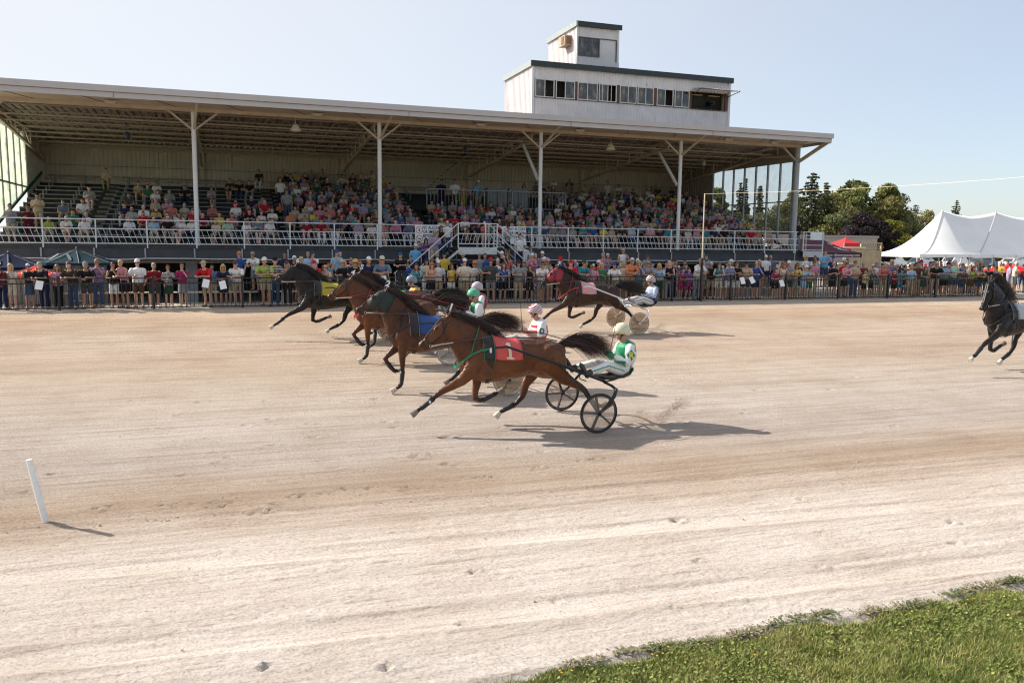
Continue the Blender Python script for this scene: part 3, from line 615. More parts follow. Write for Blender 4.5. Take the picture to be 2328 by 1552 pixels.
tp(MB().box((19.34, TY0-.05, 14.56), (TX1-.1, TY0-.031, 14.60)).box((TX1-.14, TY0-.05, 13.45), (TX1-.1, TY0-.031, 14.56)), 'dark_trim', BLACK)
ac = tp(MB().box((-.42, -.42, -.26), (0, .42, .26)), 'air_conditioner', M('rusty_cream_metal', (.42, .33, .24), .6, rust=.8), loc=(TX0-.02, 42.6, 14.55))
tp(MB().box((-.44, -.30, -.2), (-.421, .02, .2)), 'grille', M('rust_grille', (.20, .09, .05), .7), loc=(TX0-.02, 42.6, 14.55)); tp(MB().box((-.3, -.435, -.2), (-.05, -.421, .2)), 'grille', M('rust_grille', (.20, .09, .05), .7), loc=(TX0-.02, 42.6, 14.55))
mb = MB()
for y in (42.3, 42.7): mb.bar((20.62, y, 12.7), (20.62, y, 13.6), .03, .03)
for z in (13.6, 13.2): mb.bar((20.62, 42.3, z), (20.62, 42.7, z), .03, .03)
mb.bar((20.5, 42.3, 13.6), (20.9, 42.3, 13.6), .03, .03).bar((20.9, 42.3, 12.7), (20.9, 42.3, 13.6), .03, .03)
tp(mb, 'ladder_rail', BLACK)
tp(MB().box((TX0-.04, TY0-.05, TZ0), (TX0+.05, TY0+.02, TZ1)).box((TX1-.05, TY0-.05, TZ0), (TX1+.04, TY0+.02, TZ1)), 'corner_trim', WHITE)
# ------------------------------------------------------------- deck railing, stairs, notice boards
rl = empty('deck_railing', (10, YF, DZ)); tag(rl, 'long white pipe railing with slanting bars along the front of the grandstand deck', 'railing')
def rp(mb, n, parent=rl, m=RAIL, loc=(0, 0, 0)): return part(mb, n, m, parent=parent, loc=loc)
GAP = (10.35, 12.05)
zr = [.07, .30, .62, .93] if False else [.06, .33, .66, 1.04]
posts = list(np.arange(XL+.4, 10.2, 1.93))+list(np.arange(12.15, 29.8, 1.93))+[29.6]
pm = MB().bar((0, 0, -.12), (0, 0, 1.06), .05, .05).mesh('rail_post'); pm.materials.append(RAIL)
for x in posts: inst('post', pm, rl, (x-10, -.03, 0))
for a, b in ((XL+.1, 10.1), (12.1, 29.75)):
    for z in zr: rp(MB().tube([(a, YF-.03, DZ+z), (b, YF-.03, DZ+z)], .024, 8), 'rail')
bl_ = MB().bar((0, 0, zr[0]), (-.20, 0, zr[2]), .016, .016).mesh('rail_baluster'); bl_.materials.append(RAIL)
x = XL+.3; nb = 0
while x < 29.6:
    if not (10.1 < x < 12.35): inst('baluster', bl_, rl, (x-10, -.03, 0)); nb += 1
    x += .222
# end platform with sign board at the right end of the deck
ep = empty('end_platform', (30.5, 37.3, DZ)); tag(ep, 'small railed platform with a white board at the right end of the deck', 'platform')
mb = MB(); 
for z in zr: mb.tube([(29.85, 37.2, DZ+z), (31.2, 37.2, DZ+z), (31.2, 38.6, DZ+z)], .022, 8)
part(mb, 'rail', RAIL, parent=ep)
for x, y in ((29.9, 37.2), (31.2, 37.2), (31.2, 38.6)): part(MB().bar((x, y, DZ), (x, y, DZ+1.08), .05, .05), 'post', RAIL, parent=ep)
part(MB().box((29.9, 37.16, DZ-.32), (31.25, 37.19, DZ+.0)), 'skirt_board', M('pale_board', (.55, .55, .55), .5), parent=ep)
part(MB().box((30.32, 37.15, DZ+.62), (31.12, 37.17, DZ+1.06)), 'white_board', M('board_white', (.78, .79, .80), .5), parent=ep)
part(MB().box((29.9, 37.18, DZ-.05), (31.25, 38.8, DZ-.003)), 'floor', CONC, parent=ep)
# central entrance stairs
es = empty('entrance_stairs', (11, 36, .9)); tag(es, 'double white stairway with a railed landing in the middle of the grandstand front', 'stairs')
LX0, LX1, LY, LZ = 9.83, 11.66, 35.5, 3.58
STW = M('stair_white', (.60, .60, .58), .5, rust=.1)
def ep_(mb, n, m=RAIL, loc=(0, 0, 0)): return part(mb, n, m, parent=es, loc=loc)
LZ = 3.40
ep_(MB().box((LX0, LY+.03, LZ-.08), (LX1, YF-.05, LZ)), 'landing', CONC)
ep_(MB().box((LX0, LY-.03, LZ-.30), (LX1, LY+.03, LZ+.02)), 'landing_edge', STW)
for z in (.17, .62, 1.08): ep_(MB().tube([(LX0, LY, LZ+z), (LX1, LY, LZ+z)], .024, 8), 'rail')
for x in (LX0, LX0+1.28, LX1): ep_(MB().bar((x, LY, LZ), (x, LY, LZ+1.1), .045, .045), 'post')
for i in range(9):
    x = LX0+.12+i*.19; ep_(MB().bar((x, LY, LZ+.17), (x+.13, LY, LZ+.62), .015, .015), 'baluster')
for s, xe, xf in ((-1, LX0, 7.15), (1, LX1, 14.3)):
    drop = LZ-1.1; n = 13
    for y in (LY, LY+1.25):
        ep_(MB().bar((xe, y, LZ-.14), (xf, y, 1.1-.05), .06, .30, (0, 1, 0)), 'stringer', STW)
        for z in (.62, 1.08): ep_(MB().tube([(xe, y, LZ+z), (xf, y, 1.1+z)], .024, 8), 'handrail')
        for t in (.0, .5, .97): 
            p = V((xe, y, LZ)).lerp(V((xf, y, 1.1)), t); ep_(MB().bar(p, p+V((0, 0, 1.08)), .04, .04), 'post')
    for i in range(n):
        t = (i+.5)/n; x = xe+(xf-xe)*t; z = LZ+(1.1-LZ)*(i+1)/(n+1)
        ep_(MB().box((x-.13, LY+.03, z-.03), (x+.13, LY+1.22, z)), 'step', CONC)
STAIR = dict(l=(LX0, 7.15), r=(LX1, 14.3))
SIGNW = M('notice_white', (.80, .81, .82), .5, var=.02); SIGNK = M('notice_black', (.03, .03, .035), .6); SIGNR = M('notice_red', (.45, .03, .03), .5)
def notice(x, lab):
    s = empty('notice_board', (x, YF-.09, DZ+.62)); tag(s, lab, 'sign', 'no alcohol notices on the deck railing')
    MB().box((-.62, -.01, -.40), (.62, .01, .43)).build('board', SIGNW, s)
    text_mesh('lettering', 'NO ALCOHOL\nOR SMOKING\nBEYOND THIS\nPOINT', .205, SIGNK, s, (.22, -.014, .02), sx=.72, depth=.002, bold=.004)
    for z in (.2, -.2):
        mb = MB(); n = 22
        ring = [(-.42+.155*math.cos(2*PI*i/n), -.016, z+.155*math.sin(2*PI*i/n)) for i in range(n+1)]
        for p, q in zip(ring[:-1], ring[1:]): mb.bar(p, q, .022, .006, (0, 1, 0))
        mb.bar((-.53, -.017, z+.11), (-.31, -.017, z-.11), .006, .022, (0, 1, 0)); mb.build('ban_ring', SIGNR, s)
        if z > 0: MB().box((-.445, -.015, z-.07), (-.395, -.012, z+.04)).box((-.43, -.015, z+.04), (-.41, -.012, z+.09)).build('pictogram', SIGNK, s)
        else: MB().box((-.5, -.015, z-.02), (-.36, -.012, z+.005)).box((-.36, -.015, z-.02), (-.33, -.012, z+.03)).build('pictogram', SIGNK, s)
notice(8.9, 'white no alcohol or smoking notice on the railing left of the central stairs')
notice(13.15, 'white no alcohol or smoking notice on the railing right of the central stairs')
# ------------------------------------------------------------- black track fence
FY, FZ, FX0, FX1 = 30.5, 1.25, -12.0, 35.1
fn = empty('track_fence', (10, FY, FZ)); tag(fn, 'long black metal picket fence between the track and the crowd', 'fence')
pk = MB().bar((0, 0, .06), (0, 0, .98), .016, .016).mesh('fence_picket'); pk.materials.append(BLACK)
fpost = MB().bar((0, 0, -.02), (0, 0, 1.10), .07, .07).box((-.045, -.045, 1.10), (.045, .045, 1.13)).mesh('fence_post'); fpost.materials.append(BLACK)
for x in np.arange(FX0+.9, FX1+.1, 2.9): inst('post', fpost, fn, (x-10, 0, 0))
for z in (.06, .88, 1.05): part(MB().bar((FX0, FY, FZ+z), (FX1, FY, FZ+z), .032, .04), 'rail', BLACK, parent=fn)
xs = np.arange(FX0+.1, FX1, .135); sel = [x for x in xs if x > -7.4][:300]
for x in sel: inst('picket', pk, fn, (x-10, 0, 0))
mb = MB()
for x in xs:
    if x not in sel: mb.bar((x, FY, FZ+.06), (x, FY, FZ+.98), .016, .016)
part(mb, 'distant_pickets', BLACK, parent=fn)['kind'] = 'stuff'
f2 = empty('far_fence', (38, 33, 1.2)); tag(f2, 'short black picket fence beyond the hanging flower basket at the track exit', 'fence')
mb = MB()
for x in np.arange(36.2, 46, .14): mb.bar((x, 34.3+.02*(x-36), 1.15), (x, 34.3+.02*(x-36), 2.15), .016, .016)
part(mb, 'pickets', BLACK, parent=f2)['kind'] = 'stuff'
for z in (1.2, 2.05, 2.2): part(MB().bar((36.1, 34.3, z), (46, 34.5, z), .03, .04), 'rail', BLACK, parent=f2)
for x in np.arange(36.1, 46, 2.4): part(MB().bar((x, 34.3, 1.1), (x, 34.3, 2.25), .07, .07), 'post', BLACK, parent=f2)
# finish pole with its wire to the infield
fp = empty('finish_pole', (19.23, 30.42, FZ)); tag(fp, 'tall thin pole on the fence, black below and pale above, at the finish', 'pole')
part(MB().bar((19.23, 30.38, FZ), (19.23, 30.38, 3.1), .085, .085), 'lower_pole', BLACK, parent=fp)
part(MB().bar((19.23, 30.38, 3.1), (19.23, 30.38, 5.82), .036, .036), 'upper_pole', M('pole_pale', (.55, .47, .34), .5), parent=fp)
wr = MB(); n = 14; A_ = V((19.25, 30.38, 5.80)); B_ = V((19.6, 2.5, 5.9))
pts = [A_.lerp(B_, i/n)-V((0, 0, .35*math.sin(PI*i/n))) for i in range(n+1)]
wr.tube(pts, .005, 5); tag(wr.build('finish_wire', M('wire_cream', (.75, .66, .48), .5)), 'thin pale wire strung from the finish pole across the track', 'wire')
# marker post in the track
mk = MB().tube([(0, 0, -.02), (-.05, .0, .25), (-.095, .005, .5), (-.135, .01, .745)], [.036, .037, .036, .035], 14, cap=True)
o = mk.build('marker_post', M('pylon_white', (.80, .80, .78), .45, var=.05, sc=9), loc=(-2.06, 10.35, .42), smooth=False)
tag(o, 'leaning white plastic marker post standing in the sand of the track', 'post')
# ============================================================= TREES
def leafmat(name, lo, hi):
    m, nt, bs = nodes(name); a = nt.nodes.new('ShaderNodeAttribute'); a.attribute_name = 'tint'
    r = ramp(nt, a.outputs['Fac'], [(0, lo), (1, hi)]); nt.links.new(r.outputs[0], bs.inputs['Base Color']); bs.inputs['Roughness'].default_value = .6
    bs.inputs['Specular IOR Level'].default_value = .2
    t = nt.nodes.new('ShaderNodeBsdfTranslucent'); nt.links.new(r.outputs[0], t.inputs[0]); mx = nt.nodes.new('ShaderNodeMixShader'); mx.inputs[0].default_value = .25
    out = nt.nodes['Material Output']; nt.links.new(bs.outputs[0], mx.inputs[1]); nt.links.new(t.outputs[0], mx.inputs[2]); nt.links.new(mx.outputs[0], out.inputs[0]); return m
LF = {'green': leafmat('leaf_green', (.05, .075, .028), (.24, .25, .08)), 'olive': leafmat('leaf_olive', (.08, .085, .035), (.32, .28, .10)), 'dark': leafmat('needle_dark', (.032, .05, .030), (.14, .145, .07)),
      'purple': leafmat('leaf_purple', (.016, .014, .016), (.06, .040, .045)), 'yellow': leafmat('leaf_yellow', (.10, .12, .02), (.40, .37, .06)), 'mid': leafmat('leaf_mid', (.06, .08, .04), (.20, .21, .09))}
BARK = M('bark', (.09, .065, .05), .9, var=.3, sc=3)
def leafquads(P, size, r):
    n = len(P); a = r.normal(size=(n, 3)); a /= np.linalg.norm(a, axis=1)[:, None]; b = np.cross(a, r.normal(size=(n, 3))); b /= np.linalg.norm(b, axis=1)[:, None]
    s = (size*r.uniform(.6, 1.4, n))[:, None]; q = np.stack([P-a*s, P-b*s*.6, P+a*s, P+b*s*.6], 1); return q.reshape(-1, 3), np.arange(4*n).reshape(-1, 4)
def tree(x, y, h, wd, kind, col, label, seed, n=9000, grp='trees beyond the fence', base=.8, leaf=None):
    r = np.random.default_rng(seed); R = random.Random(seed); nm = 'conifer_tree' if kind == 'con' else 'broadleaf_tree'
    root = empty(nm, (x, y, base)); tag(root, label, 'tree', grp)
    tr = MB(); tr.tube([(0, 0, -.3), (.02*h, 0, h*.35), (-.01*h, .01*h, h*.7), (0, 0, h*.96)], [h*.028, h*.022, h*.012, h*.003], 8)
    if kind == 'con':
        P = []; Tn = []; L = 30 if h > 8 else 18
        for i in range(L):
            t = i/L; z = h*(.12+.86*t); rad = wd/2*(1-t)**.75*R.uniform(.6, 1.15)+.12; nb = 7
            for k in range(nb):
                if R.random() < .22: continue
                a = 2*PI*(k+R.random()*.8)/nb; rr = rad*R.choice((.45, .7, .9, 1.0, 1.25))*R.uniform(.85, 1.1); tip = (math.cos(a)*rr, math.sin(a)*rr, z-rr*.16+.1*rr*R.random())
                if k % 2 == 0: tr.bar((0, 0, z+.02), tip, .05, .05)
                m = max(6, int(n/(L*nb)*(rr/(wd*.3)))); u = r.random(m)**.7
                p = np.stack([tip[0]*u, tip[1]*u, z+(tip[2]-z)*u-.35*r.random(m)*(.2+.5*u)*min(1, rr)], -1)+r.normal(0, .09*max(.5, rr*.35), (m, 3))*[1, 1, .55]
                P.append(p); Tn.append(np.full(m, R.uniform(.0, .5))+.5*u*r.random(m))
        P = np.concatenate(P); tint = np.concatenate(Tn)
    else:
        P = []; Tn = []; nc = 46
        for i in range(nc):
            t = R.random(); z = h*(.22+.72*t); prof = math.sin(PI*min(1, (t*.86+.14)))**.6; a = R.uniform(0, 2*PI); rr = wd/2*prof*R.uniform(.25, .95)
            c = np.array([math.cos(a)*rr, math.sin(a)*rr, z]); s = wd*R.uniform(.09, .17)
            if i % 4 == 0: tr.tube([(0, 0, h*R.uniform(.2, .5)), tuple(c*[.5, .5, .85]), tuple(c)], [h*.010, h*.007, h*.003], 5)
            m = int(n/nc); q = r.normal(size=(m, 3)); q /= np.linalg.norm(q, axis=1)[:, None]; p = c+q*(r.random(m)**.35)[:, None]*s*[1.15, 1.15, .8]
            P.append(p); Tn.append(np.full(m, R.uniform(.05, .75))+.25*r.random(m))
        P = np.concatenate(P); tint = np.concatenate(Tn)
    v, f = leafquads(P, leaf or (.13 if kind == 'con' else .15)*max(1, h/9), r); me = fast_mesh('crown', v, f, 4, np.repeat(np.clip(tint, 0, 1), 4)); me.materials.append(LF[col])
    inst('crown', me, root); tr.build('trunk', BARK, root, smooth=True); return root
GT = "trees beyond the stand and fence"
TR = [ # x,y,h,w,kind,col,label
 (77.4, 95, 13.4, 8.0, 'con', 'dark', 'tall ragged dark spruce just right of the grandstand end post'),
 (80.6, 96, 12.2, 5.0, 'con', 'mid', 'thin sparse conifer leaning out beside the tall ragged spruce'),
 (85.6, 101, 10.6, 8.5, 'br', 'olive', 'broad olive green tree in the middle of the tree belt'),
 (90.6, 102, 13.6, 8.0, 'br', 'green', 'highest rounded green tree of the belt right of the grandstand'),
 (96.3, 101, 12.6, 7.0, 'br', 'green', 'large dark green tree at the right shoulder of the belt'),
 (80.5, 92, 8.6, 8.0, 'br', 'olive', 'low olive tree at the foot of the tall ragged spruce'),
 (72.6, 80, 6.7, 5.6, 'br', 'purple', 'dark purple leaved tree standing in front of the green belt'),
 (76.6, 81, 6.0, 4.4, 'br', 'purple', 'smaller purple leaved tree next to the yellow bush'),
 (82.3, 85, 6.7, 4.0, 'br', 'yellow', 'bright yellow green bush between the purple trees and white tent'),
 (121.3, 120, 11.0, 9.0, 'con', 'mid', 'grey green conifer rising behind the left slope of the white tent'),
 (125.8, 121, 9.8, 7.0, 'br', 'olive', 'round olive tree beside the grey green conifer'),
 (164, 150, 14.4, 6.4, 'con', 'dark', 'lone dark conifer sticking up behind the white tent ridge'),
 (101.5, 106, 10.0, 8.0, 'br', 'mid', 'mid green tree closing the right end of the belt'),
 (71.9, 110, 11.9, 4.6, 'br', 'green', 'leafy green tree seen through the first panes of the end glass'),
 (74.3, 112, 11.2, 3.6, 'con', 'dark', 'narrow spruce seen through the second pane of the end glass'),
 (76.7, 111, 13.0, 4.6, 'con', 'dark', 'wide dark spruce seen through the middle panes of the end glass'),
 (79.0, 113, 13.9, 2.8, 'con', 'dark', 'tallest pointed spruce seen through the end glass'),
 (80.4, 111, 12.6, 3.2, 'con', 'dark', 'spindly spruce right of the pointed one through the end glass'),
 (73.5, 98, 8.0, 7.0, 'br', 'mid', 'low green tree seen through the lower end glass'),
 (82.0, 106, 9.6, 7.5, 'br', 'olive', 'olive tree seen through the right panes of the end glass'),
 (66.5, 96, 7.2, 6.0, 'br', 'mid', 'small green tree at the left of the lower end glass'),
 (86.0, 110, 11.6, 6.0, 'br', 'green', 'green tree between the glass end wall and the tall spruce'),
 (88.0, 99, 10.4, 8.0, 'br', 'green', 'green tree filling the gap below the highest rounded tree'),
 (93.6, 98, 10.2, 7.5, 'br', 'olive', 'olive tree in front of the large dark green tree'),
 (83.0, 96, 9.4, 7.0, 'br', 'green', 'round green tree between the spruce and the broad olive tree'),
 (99.0, 100, 8.8, 7.0, 'br', 'mid', 'lower tree sloping down to the white tent behind the yellow bush'),
 (78.0, 90, 7.4, 6.0, 'br', 'mid', 'dark shrubby tree behind the maroon canopy'),
 (106.0, 108, 8.8, 8.0, 'br', 'olive', 'olive tree showing just above the left slope of the tent'),
 (-34, 84, 8.5, 7.5, 'br', 'mid', 'green tree seen through the sunlit glass at the left end'),
 (-27, 86, 9.5, 6.0, 'br', 'green', 'taller green tree seen through the sunlit glass at the left end'),
]
for i, t in enumerate(TR): tree(*t, seed=20+i, n=11000 if t[1] < 118 else 6000, grp=GT)
r_ = np.random.default_rng(8); m = 60000
xx_ = r_.uniform(55, 175, m); P = np.stack([xx_, r_.uniform(118, 128, m), .8+r_.random(m)**1.1*(4.4+5.6*np.exp(-((xx_-107)/14)**2)+.8*np.sin(xx_*.9)+.6*np.sin(xx_*2.3))], -1); v, f = leafquads(P, .22, r_)
me = fast_mesh('hedgerow', v, f, 4, np.repeat(np.clip(r_.normal(.4, .2, m), 0, 1), 4)); me.materials.append(LF['mid']); tag(inst('undergrowth', me), kind='stuff')
# ============================================================= BUILDINGS AND TENTS ON THE RIGHT
b = empty('low_building', (54, 62, .8)); tag(b, 'low flat roofed beige building behind the maroon canopy', 'building')
part(MB().box((46, 62, .8), (58.3, 70, 4.42)), 'wall', M('beige_wall', (.42, .36, .31), .7), parent=b); part(MB().box((45.9, 61.9, 4.42), (58.4, 70.1, 4.64)), 'roof', M('beige_roof_edge', (.34, .30, .27), .6), parent=b)
part(MB().box((47.5, 61.96, .9), (48.5, 62, 3.0)), 'door', M('brown_door', (.1, .06, .05), .5), parent=b); part(MB().box((50.5, 61.96, 1.8), (52.3, 62, 2.9)), 'window', M('dark_pane', (.03, .04, .05), .15), parent=b)
WOOD = M('raw_timber', (.46, .36, .22), .8, var=.15, sc=2)
b = empty('timber_enclosure', (44.5, 48, .8)); tag(b, 'raw timber enclosure with an open lattice top beside the white tent', 'enclosure')
for i in range(13): part(MB().box((43.7+i*.145, 48, .8), (43.7+i*.145+.13, 48.03, 3.35)), 'plank', WOOD, parent=b)
for x in (43.66, 45.5): part(MB().box((x, 47.98, .8), (x+.1, 48.08, 3.95)), 'post', WOOD, parent=b)
part(MB().box((43.66, 47.97, 3.85), (45.6, 48.08, 3.95)), 'top_rail', WOOD, parent=b)
mb = MB()
for i in range(12): mb.bar((43.8+i*.15, 48.02, 3.35), (43.95+i*.15, 48.02, 3.85), .02, .02).bar((43.95+i*.15, 48.03, 3.35), (43.8+i*.15, 48.03, 3.85), .02, .02)
part(mb, 'lattice', M('dark_timber', (.14, .10, .06), .8), parent=b)
b = empty('serving_hatch', (41.8, 47, .8)); tag(b, 'pale plywood booth with a white counter under the red peaked tent', 'booth')
for i in range(9): part(MB().box((40.6+i*.27, 47, .8), (40.6+i*.27+.26, 47.04, 2.4 if i < 5 else 3.5)), 'panel', WOOD, parent=b)
part(MB().box((40.5, 46.9, 3.5), (43.1, 49, 3.62)), 'roof_board', M('cream_board', (.66, .58, .45), .6), parent=b); part(MB().box((40.6, 46.7, 2.4), (42.0, 47.3, 2.46)), 'counter', M('cream_board', (.66, .58, .45), .6), parent=b)
def canopy(name, x0, x1, y0, y1, ze, zp, base, matc, label, ridge=.25, val=.26, lab='tent', poles=True, n=10):
    b = empty(name, ((x0+x1)/2, y0, base)); tag(b, label, lab); cx, cy = (x0+x1)/2, (y0+y1)/2
    vs = []; fs = []; m = n
    for i in range(m+1):
        t = i/m; k = t; s = (1-t)
        zz = ze+(zp-ze)*(t**1.35)
        hx = (x1-x0)/2*s+ridge*t; hy = (y1-y0)/2*s+.02*t
        vs.append([(cx-hx, cy-hy, zz), (cx+hx, cy-hy, zz), (cx+hx, cy+hy, zz), (cx-hx, cy+hy, zz)])
    mb = MB().loft(vs, cap=False); o = part(mb, 'roof_cloth', matc, parent=b)
    part(MB().box((x0, y0-.01, ze-val), (x1, y0+.005, ze)).box((x0, y1, ze-val), (x1, y1+.015, ze)).box((x0-.01, y0, ze-val), (x0+.005, y1, ze)).box((x1-.005, y0, ze-val), (x1+.01, y1, ze)), 'valance', matc, parent=b)
    if poles:
        for px, py in ((x0, y0), (x1, y0), (x0, y1), (x1, y1)): part(MB().bar((px, py+.03, base), (px, py+.03, ze), .05, .05), 'pole', M('tent_pole', (.5, .5, .5), .4, metal=.5), parent=b)
    return b
MAR = M('maroon_cloth', (.075, .006, .022), .7, var=.1, sc=2)
b = canopy('maroon_canopy', 31.05, 35.5, 38.9, 42.5, 3.28, 4.25, .9, MAR, 'maroon pop up canopy with white lettering beside the grandstand end')
LW = M('canopy_lettering', (.75, .70, .72), .6)
text_mesh('lettering', 'www.clintonraceway.com', .235, LW, b, (34.1-33.275, -.03, 3.14-.9), depth=.003, bold=.003)
mb = MB(); 
for k, (x, z, w_) in enumerate(((33.62, 3.83, .32), (33.9, 3.62, .55), (34.1, 3.50, .75))): mb.bar((x, 39.66-k*.16, z), (x+w_, 39.62-k*.17, z-.10), .02, .05)
part(mb, 'emblem', LW, parent=b)
RED = M('red_cloth', (.55, .02, .03), .7, var=.08); canopy('red_peaked_tent', 43.95, 45.45, 50, 51.5, 3.90, 4.30, .8, RED, 'small red peaked tent behind the timber enclosure', ridge=.02, val=.6)
# big white marquee
TENT = M('white_tent_fabric', (.78, .775, .765), .7, var=.05, sc=.5, bmp=.0)
b = empty('white_marquee', (75, 60, .8)); tag(b, 'large white marquee with tall peaks and open sides at the right', 'tent')
EX0, EY0, EY1 = 61.6, 60.0, 66.4; peaks = [67.3, 74.4, 81.5]; EX1 = 89.0; YM = (EY0+EY1)/2; ze = 2.98
nx, ny = 130, 30; vs = []; 
for i in range(nx+1):
    for j in range(ny+1):
        x = EX0+(EX1-EX0)*i/nx; y = EY0+(EY1-EY0)*j/ny; ty = 1-abs((y-(EY0+EY1)/2))/((EY1-EY0)/2)
        d = min(abs(x-p) for p in peaks); endt = min(1, (x-EX0)/(peaks[0]-EX0)); endr = min(1, (EX1-x)/(EX1-peaks[-1])); e = min(endt, endr)
        ridge = 7.25-.62*(1-math.exp(-(d/2.3)**1.25))*(1 if e >= 1 else .2); ridge = ze+(ridge-ze)*(e**1.06)
        t = ty**1.12; z = ze+(ridge-ze)*(min(1, t/(.0001+1)))
        z -= .10*math.sin(PI*ty)*(.5+.5*math.cos(2*PI*(x-peaks[0])/7.8))*0+.0
        vs.append((x, y, z))
fs = [(i*(ny+1)+j, (i+1)*(ny+1)+j, (i+1)*(ny+1)+j+1, i*(ny+1)+j+1) for i in range(nx) for j in range(ny)]
o = part(MB().add(vs, fs), 'roof_cloth', TENT, parent=b); 
for p in o.data.polygons: p.use_smooth = True
mb = MB(); xsn = np.linspace(EX0, EX1, 81)
for a, c in zip(xsn[:-1], xsn[1:]): mb.add([(a, EY0-.02, ze), (c, EY0-.02, ze), (c, EY0-.02, ze-.26-.05*abs(math.sin(c*1.77))), (a, EY0-.02, ze-.26-.05*abs(math.sin(a*1.77)))], [(0, 3, 2, 1)])
part(mb, 'valance', TENT, parent=b); part(MB().box((EX0-.02, EY0, ze-.3), (EX0, EY1, ze)), 'side_valance', TENT, parent=b)
for p in peaks: part(MB().tube([(p, YM, .8), (p, YM, 7.35)], .07, 8), 'king_pole', M('marquee_pole', (.66, .65, .63), .5), parent=b)
TS = M('tent_seam', (.42, .42, .42), .7)
for p in peaks:
    mb = MB(); q0 = None
    for j in range(13):
        y = YM-(YM-EY0)*j/12; ty = 1-(YM-y)/(YM-EY0); x = p-5.5*(1-ty); d = min(abs(x-q) for q in peaks); e = min(1, (x-EX0)/(peaks[0]-EX0)); ridge = ze+(7.25-.62*(1-math.exp(-(d/2.3)**1.25))*(1 if e >= 1 else .2)-ze)*e**1.06
        q = V((x, y-.02, ze+(ridge-ze)*ty**1.12+.03))
        if q0: mb.bar(q0, q, .07, .015)
        q0 = q
    part(mb, 'seam', TS, parent=b)
for i, x in enumerate(np.arange(EX0+.15, EX1, 3.0)):
    part(MB().tube([(x, EY0+.05, .8), (x, EY0+.05, ze)], .055, 8), 'side_pole', M('marquee_pole', (.66, .65, .63), .5), parent=b)
    if i % 2 == 0: part(MB().tube([(x, EY1-.05, .8), (x, EY1-.05, ze)], .055, 8), 'side_pole', M('marquee_pole', (.66, .65, .63), .5), parent=b)
    part(MB().bar((x, EY0, ze), (x-.9, EY0-1.6, .85), .03, .03), 'guy_rope', TS, parent=b)
# ============================================================= CARS beyond
def car(x, y, rz, c, label, van=False):
    r = empty('parked_car', (x, y, .8), rz); tag(r, label, 'car', 'cars parked behind the marquee'); L, Wd = 4.5, 1.75
    P = M('car_paint_%d_%d_%d' % tuple(int(k*99) for k in c), c, .25, metal=.2, var=.02); H = 1.75 if van else 1.45
    side = [(-2.2, .35), (-2.22, .72), (-2.0, .92), (-1.15, 1.0), (-.55, H-.06), (.15, H), (1.1, H-.03), (1.75, 1.05), (2.15, .98), (2.22, .6), (2.2, .35)]
    mb = MB(); k = len(side); mb.loft([[(px, s*Wd/2*(.93 if pz > 1.1 else 1), pz) for px, pz in side] for s in (-1, -.98, .98, 1)]); mb.build('body', P, r)
    G = M('car_glass', (.02, .025, .03), .08); 
    for s in (-1, 1): MB().add([(px, s*(Wd/2*.94+.012), pz) for px, pz in ((-.98, 1.04), (-.48, H-.14), (.15, H-.10), (1.05, H-.12), (1.5, 1.06))]+[(px, s*(Wd/2*.94-.01), pz) for px, pz in ((-.98, 1.04), (-.48, H-.14), (.15, H-.10), (1.05, H-.12), (1.5, 1.06))], [(0, 1, 2, 3, 4), (9, 8, 7, 6, 5)]).build('side_window', G, r)
    MB().box((-1.18, -.7, 1.02), (-1.1, .7, 1.03)).add([(-1.17, -.72, 1.03), (-1.17, .72, 1.03), (-.6, .66, H-.09), (-.6, -.66, H-.09)], [(0, 1, 2, 3)]).build('windscreen', G, r)
    for wx_ in (-1.4, 1.35):
        for s in (-1, 1):
            w_ = MB().tube([(wx_, s*.70, .32), (wx_, s*.89, .32)], .32, 20); w_.build('wheel', M('car_tyre', (.02, .02, .02), .8), r); MB().tube([(wx_, s*.885, .32), (wx_, s*.90, .32)], .19, 14).build('rim', STEEL if 'STEEL' in globals() else P, r)
    for s in (-1, 1): MB().box((-2.235, s*.6-.15, .62), (-2.2, s*.6+.15, .76)).build('headlight', M('lamp_glass', (.7, .7, .7), .2), r)
    return r
CA = [(86.3, 84, .1, (.62, .63, .64), 'silver car parked behind the left end of the marquee'), (80.6, 83.5, .0, (.72, .72, .72), 'white car parked furthest left under the marquee edge'), (92.0, 84, .05, (.70, .70, .70), 'white car seen through the first open bay of the marquee', ),
      (98, 85, .0, (.10, .12, .15), 'dark grey car seen through the middle of the marquee'), (103.8, 85, .1, (.74, .74, .74), 'bright white car parked at the far right of the marquee'), (54.0, 58.2, .0, (.05, .06, .09), 'dark blue car roof showing left of the marquee eave')]
for c in CA: car(*c[:5], van=(c[0] in (92.0, 80.6)))
